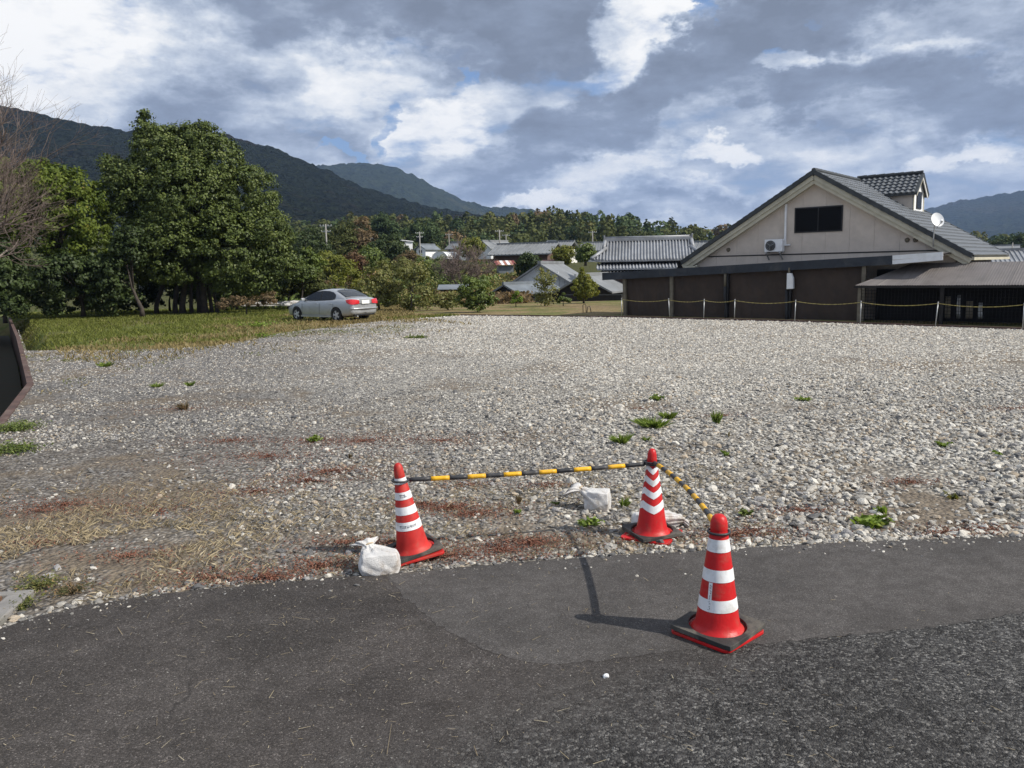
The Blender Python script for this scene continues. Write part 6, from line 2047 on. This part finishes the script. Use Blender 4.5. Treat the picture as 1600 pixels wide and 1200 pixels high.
# ------------------------------------------------------------------ mid-distance trees
def midtrees():
    mats = {'w': L_wood, 'd': L_dark, 'm': L_mid, 'y': L_yel, 'b': L_brn, 'r': L_red, 'p': L_pine}
    T_ = [  # px, base py, Y, crown centre px/py, radius m, material, label
        (825, 430, 88, [(825, 412, 1.1), (818, 420, 0.9), (833, 420, 0.8), (826, 405, .6)], 'd', 2600, 'dark round tree between the rusty hut and the white walled house'),
        (878, 412, 100, [(876, 398, 1.0), (868, 402, 0.8), (884, 396, 0.9), (880, 405, .8)], 'y', 2200, 'golden yellow tree before the brown building'),
        (915, 412, 96, [(915, 392, 0.8), (911, 398, 0.8), (920, 397, 0.7)], 'm', 1800, 'small green tree left of the tiled hall'),
        (735, 400, 130, [(737, 385, 1.5), (728, 390, 1.0), (745, 389, 1.0)], 'y', 1800, 'bushy green tree before the half hidden grey roof'),
        (610, 415, 112, [(607, 390, 2.2), (620, 397, 1.8), (592, 396, 2.0), (630, 402, 1.5)], 'd', 3600, 'dark broad tree below the white storehouse'),
        (565, 415, 120, [(563, 365, 1.6, 2.4), (570, 378, 1.8), (556, 380, 1.6)], 'b', 2400, 'russet leaved tree left of the white storehouse'),
        (535, 420, 118, [(535, 375, 2.2), (525, 390, 2.0), (548, 392, 2.0), (540, 360, 1.4)], 'w', 3000, 'tall olive tree right of the tall utility pole'),
        (482, 425, 105, [(482, 380, 2.2), (470, 395, 2.0), (498, 395, 2.0), (485, 410, 1.8)], 'd', 3600, 'dark tree between the broad evergreen and the tall utility pole'),
        (512, 430, 92, [(510, 412, 1.4), (525, 415, 1.2), (495, 418, 1.2), (540, 418, 1.1)], 'y', 2600, 'low yellow green tree at the foot of the tall utility pole'),
        (553, 428, 95, [(552, 405, 0.9), (560, 412, 0.8), (545, 410, .7)], 'r', 1400, 'small red brown tree behind the car roof'),
        (578, 428, 98, [(575, 400, 1.2), (588, 408, 1.2), (568, 412, 1.0)], 'm', 2000, 'green tree right of the small red brown tree'),
        (640, 422, 100, [(640, 405, 1.1), (652, 410, 0.9), (630, 410, .9)], 'b', 1700, 'brown tinged tree below the white walled house'),
        (660, 395, 200, [(660, 360, 3.0), (672, 368, 2.5), (648, 368, 2.6)], 'p', 2200, 'blue green tree standing over the greenhouse'),
        (600, 392, 205, [(600, 355, 3.0), (612, 363, 2.5), (588, 362, 2.6), (598, 343, 1.8)], 'p', 2400, 'tall blue green tree left of the white storehouse'),
        (1600, 396, 200, [(1590, 380, 2.4), (1615, 378, 2.6), (1570, 384, 1.8), (1560, 386, 1.3)], 'd', 2200, 'dark trees under the far mountain at the right edge'),
    ]
    for i, (px, py, Y, lob, m, n, lab) in enumerate(T_):
        tree_px('village_tree', lab, 'tree', px, py, Y, lob, n, 0.0024 * Y, mats[m], tr=0.0014 * Y, seed=90 + i, clump=0.0045 * Y, perc=24, group='trees around the village', limbs=5)


midtrees()


# ------------------------------------------------------------------ wooded hill (reads as one mass)
def forest():
    rg = np.random.default_rng(64)
    VV, RR = [], []
    mats = [L_wood, L_pine, L_brn]
    # skyline of the wood, pixel rows along x
    sx = np.array([-500, 300, 420, 470, 560, 640, 700, 780, 850, 880, 900, 930, 960, 1000, 1020, 1060, 1100, 1130, 1200, 1400, 1800, 2300])
    sy = np.array([372, 362, 350, 345, 340, 340, 338, 334, 332, 326, 326, 333, 336, 340, 344, 350, 354, 353, 362, 372, 368, 365])
    buckets = [([], []) for _ in mats]
    rowsY = [(180, 22), (205, 17), (235, 13), (270, 8), (310, 3), (350, 0.0)]
    for ri, (Y, drop) in enumerate(rowsY):
        w = Y * 0.95
        x = -w - 20
        while x < w:
            x += rg.uniform(1.9, 3.8) * (0.9 + Y / 900)
            yy = Y + rg.normal(0, 7)
            d0 = (x / yy) * FPX * 1.0 + 800
            py = np.interp(d0, sx, sy) + drop * 2.4 + rg.normal(0, 2.6) - (rg.random() < 0.06) * 5
            if ri < 2 and (690 < d0 < 1650): continue
            if ri == 2 and (840 < d0 < 1650): continue
            top = at(d0, py, yy)
            H = rg.uniform(8, 12); r = rg.uniform(2.8, 4.8)
            conif = rg.random() < 0.05
            n = 230
            dirs = unit(rg.normal(size=(n, 3)) + np.array([0, -0.35, 0.35]))
            lump = 1 + 0.22 * np.sin(dirs[:, 0] * 5 + rg.random() * 6) * np.sin(dirs[:, 2] * 5 + rg.random() * 6)
            shp = np.array([r * (0.6 if conif else 1), r * (0.6 if conif else 1), H * 0.5 * (1.1 if conif else 1)])
            P = dirs * shp * lump[:, None] * (1 - 0.25 * rg.random((n, 1)) ** 2)
            if conif:
                f = np.clip(1 - (P[:, 2:3] / shp[2] + 1) * 0.42, 0.12, 1); P[:, :2] *= f * 1.3
            P = P + np.array([top.x, top.y, top.z - shp[2]])
            Nn = unit(dirs + rg.normal(size=(n, 3)) * 0.45)
            tone = np.clip(rg.random() * 0.5 + rg.random(n) * 0.45 + 0.1 * dirs[:, 2], 0, 1)
            V, F, rnd = leaf_quads(P, Nn, np.full(n, 0.0034 * Y), rg, tone, 1.3)
            k = 1 if (conif or rg.random() < 0.22) else (2 if rg.random() < 0.06 else 0)
            buckets[k][0].append(V); buckets[k][1].append(rnd)
    labs = ['mass of olive green trees covering the hill behind the village', 'blue green trees scattered through the wood behind the village', 'brown autumn trees scattered through the wood behind the village']
    for k, (vs_, rs_) in enumerate(buckets):
        V = np.concatenate(vs_); rnd = np.concatenate(rs_)
        me = mesh_np('forest', V, np.arange(len(V), dtype=np.int32).reshape(-1, 4), {'rnd': rnd})
        tag(link('forest', me, mats[k]), labs[k], 'forest', kind='stuff')


forest()


# ------------------------------------------------------------------ grass, brush, litter, weeds
def blades(name, label, x, y, z, h, w, mat, seed, lean=0.5, cat='grass'):
    rg = np.random.default_rng(seed)
    n = len(x)
    a = rg.uniform(0, 6.283, n)
    b = np.stack([np.cos(a), np.sin(a), np.zeros(n)], -1) * (w * rg.uniform(0.6, 1.3, n))[:, None]
    l = rg.normal(size=(n, 3)) * lean * h[:, None]; l[:, 2] = 0
    P = np.stack([x, y, z], -1)
    hh = (h * rg.uniform(0.6, 1.25, n))[:, None]
    V = np.stack([P - b, P + b, P + b * 0.7 + l * 0.35 + np.array([0, 0, 0.6]) * hh, P + l + np.array([0, 0, 1.0]) * hh], 1).reshape(-1, 3)
    F = np.arange(n * 4, dtype=np.int32).reshape(-1, 4)
    rnd = np.repeat(np.clip(rg.random(n) * 0.7 + 0.3 * fbm(x * 0.8, y * 0.8, 2), 0, 1), 4)
    tag(link(name, mesh_np(name, V, F, {'rnd': rnd}), mat), label, cat, kind='stuff')


def scatter_ground():
    rg = np.random.default_rng(70)
    # green lawn strip on the left, beyond the gravel
    N = 120000
    x = rg.uniform(-34, 2, N); y = rg.uniform(21, 58, N)
    inside = in_poly(lot_poly, x, y)
    yb = np.interp(x, [p[0] for p in lot_back[::-1]], [p[1] for p in lot_back[::-1]])
    edn = fbm(x * 0.45 + 60, y * 0.45 + 3, 3)
    infade = (rg.random(N) < np.exp(-np.clip(yb - y, 0, 14) / 2.6) * 0.75) & (edn + np.exp(-np.clip(yb - y, 0, 14) / 1.2) * 0.5 > 0.52)
    ok = (view_margin(x, y, 2.0)) & ((~inside) | infade) & (x < np.interp(y, [30, 38, 60], [0, -4, -6])) & (side_of(KERB, x, y) < -0.25) if False else (view_margin(x, y, 2.0)) & ((~inside) | infade) & (x < np.interp(y, [30, 38, 60], [0, -4.5, -7]))
    dk = -side_of(KERB, x, y)
    ok &= dk > 0.15
    ok &= rg.random(N) < 0.35 + 0.65 * (fbm(x * 0.5, y * 0.5, 3) > 0.45)
    x, y = x[ok], y[ok]
    yb2 = np.interp(x, [p[0] for p in lot_back[::-1]], [p[1] for p in lot_back[::-1]])
    dryp = fbm(x * 0.35 + 9, y * 0.35 + 4, 3) + np.clip((x + 12) / 10, -0.35, 0.35) + np.clip((yb2 + 1.5 - y) / 3.0, -0.1, 0.45) + rg.normal(0, 0.07, len(x))
    g = dryp < 0.52
    blades('grass', 'short green grass on the strip below the broad evergreen', x[g], y[g], terrain(x[g], y[g]) + 0.02, np.full(g.sum(), 0.11), np.full(g.sum(), 0.022), L_grass, 1)
    blades('grass', 'short tan grass mixed into the strip around the car', x[~g], y[~g], terrain(x[~g], y[~g]) + 0.02, np.full((~g).sum(), 0.12), np.full((~g).sum(), 0.02), L_dry, 2)
    # dry field behind the lot
    N = 70000
    y = rg.uniform(35, 63, N); x = rg.uniform(-9, 8, N)
    d = -side_of(EDGE, x, y)
    ok = (d > 0.15) & ~in_poly(lot_poly, x, y) & (x < np.interp(y, [35, 40, 63], [4.6, 5.5, 8.5])) & (x > np.interp(y, [36, 63], [-7, -12]))
    x, y = x[ok], y[ok]
    g = fbm(x * 0.4 + 3, y * 0.4, 3) < 0.40
    blades('grass', 'dry tan grass covering the field behind the gravel', x[~g], y[~g], terrain(x[~g], y[~g]), np.full((~g).sum(), 0.13), np.full((~g).sum(), 0.03), L_dry, 3)
    blades('grass', 'greener patches of grass in the dry field behind the gravel', x[g], y[g], terrain(x[g], y[g]), np.full(g.sum(), 0.14), np.full(g.sum(), 0.03), L_grass, 4)
    # rough brush towards the village
    N = 26000
    y = rg.uniform(56, 125, N); x = rg.uniform(-0.36, 0.02, N) * y
    ok = fbm(x * 0.18 + 5, y * 0.12, 3) > 0.40
    x, y = x[ok], y[ok]
    kk = fbm(x * 0.12 + 40, y * 0.09 + 7, 3)
    hgt = 0.35 + 0.8 * fbm(x * 0.25 + 2, y * 0.2 + 8, 3)
    for lo, hi, m, lab, sd_ in ((-1, 0.46, L_mid, 'green brush in the overgrown ground towards the village', 5), (0.46, 0.55, L_per, 'yellowing brush in the overgrown ground towards the village', 6), (0.55, 2, L_brn, 'brown brush in the overgrown ground towards the village', 7)):
        s = (kk >= lo) & (kk < hi)
        n = int(s.sum()) * 3
        if n < 10: continue
        idx = np.repeat(np.nonzero(s)[0], 3)
        P = np.stack([x[idx] + rg.normal(0, 0.3, n), y[idx] + rg.normal(0, 0.3, n), terrain(x[idx], y[idx]) + rg.random(n) * hgt[idx]], -1)
        V, F, rnd = leaf_quads(P, unit(rg.normal(size=(n, 3)) + np.array([0, -0.3, 0.5])), np.full(n, 0.21), rg, rg.random(n), 1.5)
        tag(link('brush', mesh_np('brush', V, F, {'rnd': rnd}), m), lab, 'brush', kind='stuff')
    # russet ground cover in patches on the gravel
    cs = []
    for (px, py, r, k) in ((570, 690, .9, 900), (690, 690, .5, 300), (420, 715, .8, 700), (360, 690, .6, 400), (100, 790, .6, 500), (60, 800, .5, 300), (520, 738, .45, 500), (480, 752, .4, 400), (400, 770, .4, 300), (700, 795, .35, 500), (740, 805, .3, 400),
                           (830, 850, .4, 700), (780, 862, .3, 400), (860, 880, .22, 400), (420, 905, .35, 500), (330, 905, .4, 300), (500, 885, .35, 400), (540, 850, .35, 300), (660, 790, .3, 250), (690, 870, .25, 450), (1150, 838, .35, 400), (1180, 832, .3, 200),
                           (1420, 755, .3, 250), (1250, 800, .3, 250), (1540, 830, .35, 350), (1480, 835, .3, 200), (1580, 640, .7, 400), (280, 640, .9, 300), (490, 690, .5, 300), (200, 870, .5, 300), (860, 760, .3, 200), (1000, 640, .4, 100), (1130, 650, .4, 120), (730, 760, .3, 150), (250, 800, .5, 250), (610, 850, .2, 200), (60, 850, .3, 150)):
        c = gp(px, py)
        k = int(k * 2.6)
        a = rg.uniform(0, 6.28, k); q = r * np.abs(rg.normal(0, 0.6, k)) * (0.35 + 1.8 * vnoise(np.cos(a) * 3 + px, np.sin(a) * 3 + py))
        cs.append(np.stack([c.x + q * np.cos(a) * 1.5, c.y + q * np.sin(a) * 0.6, 0.008 + 0.022 * rg.random(k)], -1))
    P = np.concatenate(cs)
    P = P[~in_poly(apoly, P[:, 0], P[:, 1] - 0.03)]
    n = len(P)
    V, F, rnd = leaf_quads(P, unit(rg.normal(size=(n, 3)) * 0.5 + np.array([0, 0, 0.8])), np.full(n, 0.0105), rg, np.clip(rg.random(n) * 0.8 + 0.5 * fbm(P[:, 0] * 2, P[:, 1] * 2, 2) - 0.1, 0, 1), 1.7)
    tag(link('ground_cover', mesh_np('ground_cover', V, F, {'rnd': rnd}), L_rust), 'russet ground cover in patches among the stones', 'ground cover', kind='stuff')
    # dry straw and clippings
    N = 26000
    y = rg.uniform(4.7, 16, N); x = rg.uniform(-9, 8, N)
    sm = patch_soil(x, y)
    ok = in_poly(lot_poly, x, y) & view_margin(x, y, 0.8) & ~in_poly(apoly, x, y - 0.03) & (rg.random(N) < sm * np.clip((14 - y) / 5, 0.1, 1) * np.clip((3.5 - x) / 3, 0.1, 1) + 0.02)
    lf = (x < -1.2) & (y < 8.5) & (rg.random(N) < 0.6) & in_poly(lot_poly, x, y) & ~in_poly(apoly, x, y - 0.03) & view_margin(x, y, 0.8)
    ok |= lf
    x1, y1 = x[ok], y[ok]
    N2 = 900
    y2 = rg.uniform(2.6, 5.6, N2); x2 = rg.normal(-1.2, 1.6, N2)
    ok2 = in_poly(apoly, x2, y2)
    x2, y2 = x2[ok2], y2[ok2]
    xx = np.concatenate([x1, x2]); yy = np.concatenate([y1, y2]); zz = np.concatenate([0.012 + 0.03 * rg.random(len(x1)), np.full(len(x2), 0.0225)])
    n = len(xx)
    a = np.concatenate([rg.normal(0.5, 0.7, len(x1)), rg.uniform(0, 3.14, len(x2))])
    L_ = np.concatenate([rg.uniform(0.02, 0.11, len(x1)), np.exp(rg.normal(math.log(0.022), 0.65, len(x2)))])
    d = np.stack([np.cos(a), np.sin(a), rg.normal(0, 0.10, n) * (zz != 0.0225)], -1) * L_[:, None] * 0.5
    s = np.stack([-np.sin(a), np.cos(a), np.zeros(n)], -1) * rg.uniform(0.0008, 0.0019, n)[:, None]
    P = np.stack([xx, yy, zz], -1)
    V = np.stack([P - d - s, P + d - s * 0.6, P + d + s * 0.6, P - d + s], 1).reshape(-1, 3)
    tag(link('straw', mesh_np('straw', V, np.arange(n * 4, dtype=np.int32).reshape(-1, 4), {'rnd': np.repeat(rg.random(n), 4)}), L_straw), 'dry straw scattered over the gravel edge and the asphalt', 'straw', kind='stuff')
    # low sparse dry grass near the lot's front left corner
    N = 9000
    x = rg.normal(-3.6, 1.2, N); y = rg.normal(6.4, 0.8, N)
    ok = in_poly(lot_poly, x, y) & ~in_poly(apoly, x, y - 0.04) & (fbm(x * 1.3 + 8, y * 1.3, 3) > 0.47)
    x, y = x[ok], y[ok]
    blades('grass', 'thin dry grass at the front left corner of the gravel', x, y, np.zeros(len(x)), np.full(len(x), 0.045), np.full(len(x), 0.0016), L_straw, 8, lean=1.0)
    N = 7000
    x = rg.uniform(-1.4, 2.2, N); y = rg.uniform(5.6, 8.6, N)
    ok = in_poly(lot_poly, x, y) & ~in_poly(apoly, x, y - 0.04) & (fbm(x * 1.6 + 2, y * 1.6 + 6, 3) > 0.50)
    x, y = x[ok], y[ok]
    blades('grass', 'thin dry grass on the gravel around the cones', x, y, np.zeros(len(x)), np.full(len(x), 0.030), np.full(len(x), 0.0014), L_straw, 9, lean=1.1)

    # sparse low weeds creeping from the lawn into the gravel, in loose clusters
    N = 60000
    y = rg.uniform(11, 33, N); x = rg.uniform(-24, 2, N)
    yb = np.interp(x, [p[0] for p in lot_back[::-1]], [p[1] for p in lot_back[::-1]])
    cl = fbm(x * 0.9 + 21, y * 0.7 + 5, 3)
    reach = np.clip(1 - (yb - y) / 13.0, 0, 1) * np.clip((-1.5 - x) / 5, 0, 1)
    ok = in_poly(lot_poly, x, y) & view_margin(x, y, 1.5) & (cl > 0.635 - 0.17 * reach) & (rg.random(N) < 0.25 + 0.75 * reach) & (reach > 0.02)
    x, y, cl = x[ok], y[ok], cl[ok]
    g = fbm(x * 0.5 + 70, y * 0.5 + 9, 2) < 0.47
    for sel, m, lab, sd_ in ((g, L_grass, 'sparse green weeds creeping over the left gravel', 31), (~g, L_dry, 'sparse dry brown weeds creeping over the left gravel', 32)):
        k = int(sel.sum())
        if k > 5: blades('grass', lab, x[sel], y[sel], np.full(k, 0.005), np.full(k, 0.05), np.full(k, 0.010), m, sd_, lean=0.9)


scatter_ground()


def weed(label, px, py, r, h, mat=L_weed, n=90, seed=1, leaf=0.02, kind='leaf'):
    b = gp(px, py)
    if in_poly(apoly, np.array([b.x]), np.array([b.y]))[0]: b.z = 0.014
    t = thing('weed', label, 'weed', b, 0, 'weeds growing in the gravel')
    rg = np.random.default_rng(seed)
    mb = MB()
    k = max(5, n // 12)
    ends = []
    for i in range(k):
        a = rg.uniform(0, 6.28); q = r * rg.uniform(0.2, 1.0)
        e = Vector((q * math.cos(a), q * math.sin(a), h * rg.uniform(0.4, 1.0)))
        mb.tube([(0, 0, -0.01), (e.x * 0.4, e.y * 0.4, e.z * 0.65), e], [0.0022, 0.0018, 0.001], 4, False)
        ends.append(e)
    mb.build('stem', M_stem if mat is not L_dry else M_twine, t, fix=False)
    if kind == 'blade': n = int(n * 1.7)
    E_ = np.array([e[:] for e in ends])
    idx = rg.integers(0, k, n)
    u = rg.uniform(0.25, 1.05, (n, 1))
    P = E_[idx] * u + rg.normal(0, r * 0.10, (n, 3)) * np.array([1, 1, 0.5])
    P[:, 2] = np.clip(P[:, 2], 0.004, None)
    if kind == 'blade':
        N = unit(rg.normal(size=(n, 3)) * np.array([1, 1, 0.15]))
        V = []
        s = np.cross(N, np.array([0, 0, 1.0])); s = unit(s)
        base = P * np.array([0.35, 0.35, 0.0])
        tip = P + np.array([0, 0, 1]) * h * 0.25
        w = leaf * 0.13
        V = np.stack([base - s * w, base + s * w, (base + tip) / 2 + s * w * 0.8 + np.array([0, 0, h * .12]), tip], 1).reshape(-1, 3)
        F = np.arange(n * 4, dtype=np.int32).reshape(-1, 4); rnd = np.repeat(rg.random(n), 4)
    else:
        V, F, rnd = leaf_quads(P, unit(rg.normal(size=(n, 3)) * 0.6 + np.array([0, 0, 0.9])), np.full(n, leaf), rg, rg.random(n), 1.8)
    link('leaves', mesh_np('leaves', V, F, {'rnd': rnd}), mat, t)


W = [('low spread of green weed left of the chevron cone', 920, 820, 0.12, 0.05, L_weed, 260, 0.022, 'leaf'),
     ('bright broad leaved weed clump at the asphalt edge right of the cones', 1365, 822, 0.15, 0.07, L_weed, 150, 0.05, 'leaf'),
     ('small bright weed just left of the broad leaved clump', 1335, 815, 0.05, 0.03, L_weed, 40, 0.035, 'leaf'),
     ('yellow green weed above the broad leaved clump', 1376, 803, 0.05, 0.05, L_weed, 30, 0.045, 'leaf'),
     ('dark green tuft right of the near cone', 1165, 806, 0.07, 0.06, L_mid, 160, 0.022, 'leaf'),
     ('dark spiky tuft below the middle of the striped bar', 810, 787, 0.055, 0.08, L_brn, 150, 0.02, 'blade'),
     ('small green tuft under the dark spiky tuft', 808, 803, 0.05, 0.045, L_weed, 90, 0.018, 'leaf'),
     ('green tuft right of the grey white sandbag', 975, 792, 0.07, 0.09, L_weed, 150, 0.018, 'blade'),
     ('faint weed left of the grey white sandbag', 868, 788, 0.05, 0.03, L_weed, 60, 0.014, 'leaf'),
     ('upright green grass tuft in the middle of the gravel', 1119, 662, 0.11, 0.17, L_weed, 200, 0.03, 'blade'),
     ('wide pale green grass patch behind the chevron cone', 1022, 668, 0.30, 0.12, L_weed, 420, 0.03, 'blade'),
     ('small tuft left below the pale green patch', 972, 692, 0.20, 0.11, L_weed, 260, 0.03, 'blade'),
     ('small tuft just above the chevron cone', 1010, 690, 0.1, 0.07, L_weed, 110, 0.03, 'blade'),
     ('tuft at the upper end of the pale green patch', 1045, 655, 0.2, 0.11, L_weed, 220, 0.03, 'blade'),
     ('lone weed far up the gravel above the pale patch', 1026, 625, 0.16, 0.08, L_weed, 110, 0.03, 'leaf'),
     ('weed right of the upright grass tuft', 1132, 712, 0.07, 0.05, L_weed, 90, 0.02, 'leaf'),
     ('low weed on the stones towards the right', 1255, 626, 0.16, 0.05, L_weed, 110, 0.03, 'leaf'),
     ('brownish tuft below the upright grass tuft', 1138, 683, 0.06, 0.07, L_dry, 90, 0.02, 'blade'),
     ('green weed on the big stones at the right', 1473, 698, 0.1, 0.05, L_weed, 120, 0.025, 'leaf'),
     ('small weed right of the green weed on the big stones', 1560, 712, 0.08, 0.05, L_weed, 70, 0.022, 'leaf'),
     ('weed on coarse stones near the right end of the asphalt edge', 1488, 778, 0.09, 0.04, L_per, 110, 0.022, 'leaf'),
     ('green weed among the darker stones left of centre', 492, 690, 0.14, 0.08, L_weed, 150, 0.025, 'leaf'),
     ('brown tuft below the darker stones left of centre', 546, 716, 0.07, 0.06, L_brn, 80, 0.02, 'blade'),
     ('small brown tuft in the left gravel', 290, 640, 0.16, 0.12, L_brn, 120, 0.03, 'blade'),
     ('pair of green tufts in the left gravel', 245, 605, 0.22, 0.08, L_weed, 140, 0.03, 'blade'),
     ('green tuft near the lawn edge at the left', 166, 573, 0.28, 0.12, L_weed, 160, 0.04, 'blade'),
     ('small green tuft right of the left lawn edge tuft', 298, 603, 0.16, 0.10, L_weed, 100, 0.03, 'blade'),
     ('flat strip of weed in the far gravel right of the car', 647, 528, 0.5, 0.06, L_mid, 220, 0.05, 'leaf'),
     ('leafy weed clump beside the ditch kerb', 30, 672, 0.45, 0.12, L_mid, 900, 0.022, 'leaf'),
     ('lower leafy weed clump beside the ditch kerb', 22, 706, 0.45, 0.10, L_mid, 900, 0.022, 'leaf'),
     ('low reddish weed at the drain cover', 62, 918, 0.20, 0.08, L_per, 420, 0.013, 'leaf'),
     ('thin green weed along the drain cover', 40, 950, 0.12, 0.06, L_grass, 260, 0.011, 'leaf'),
     ('brown dry weed at the asphalt corner', 112, 925, 0.20, 0.06, L_brn, 420, 0.011, 'leaf'),
     ('dry grass tuft at the foot of the white sandbag', 590, 888, 0.09, 0.08, L_dry, 220, 0.014, 'blade'),
     ('bright yellow green patch in the lawn before the car', 400, 511, 0.9, 0.14, L_weed, 420, 0.06, 'leaf'),
     ('green patch at the lawn edge before the car', 412, 526, 0.5, 0.10, L_weed, 220, 0.05, 'leaf')]
for i, (lab, px, py, r, h, m, n, lf, kd) in enumerate(W):
    weed(lab, px, py, r, h, m, n, 300 + i, lf, kd)

# white pebble on the asphalt, bent pipe loop in the field
pb = MB(); 
me = bag_mesh('pebble', (0.016, 0.013, 0.012), 91, 0.3, pull=0.0)
o = link('pebble', me, M_white); o.location = gp(947, 1058, 0.014); tag(o, 'single white pebble on the asphalt in front of the cones', 'pebble')
q = at(915, 494, 40); q.z = -0.03
lp = thing('bent_pipe', 'bent dark pipe hoops standing in the dry field at the gravel edge', 'pipe', q)
MB().tube([(-0.12, 0, 0), (-0.13, 0, 0.35), (-0.05, 0, 0.42), (0.02, 0, 0.36), (0.03, 0, 0.0)], 0.018, 7).build('hoop', M_black, lp, True)
MB().tube([(0.08, 0.1, 0), (0.12, 0.1, 0.28), (0.22, 0.1, 0.30), (0.28, 0.1, 0.0)], 0.018, 7).build('hoop', M_black, lp, True)

# ------------------------------------------------------------------ haze
hm = bpy.data.materials.new('air'); hm.use_nodes = True
T = NT(hm.node_tree)
pv = T.add('ShaderNodeVolumePrincipled', {'Color': (0.42, 0.60, 0.98, 1), 'Density': 0.00010, 'Anisotropy': 0.0})
oo = T.add('ShaderNodeOutputMaterial'); T.t.links.new(pv.outputs[0], oo.inputs['Volume'])
hb = MB().box2((-6300, -6300, -9), (6300, 6300, 620)).build('haze', hm)
tag(hb, 'thin blue haze in the air over the valley', 'haze', kind='stuff')
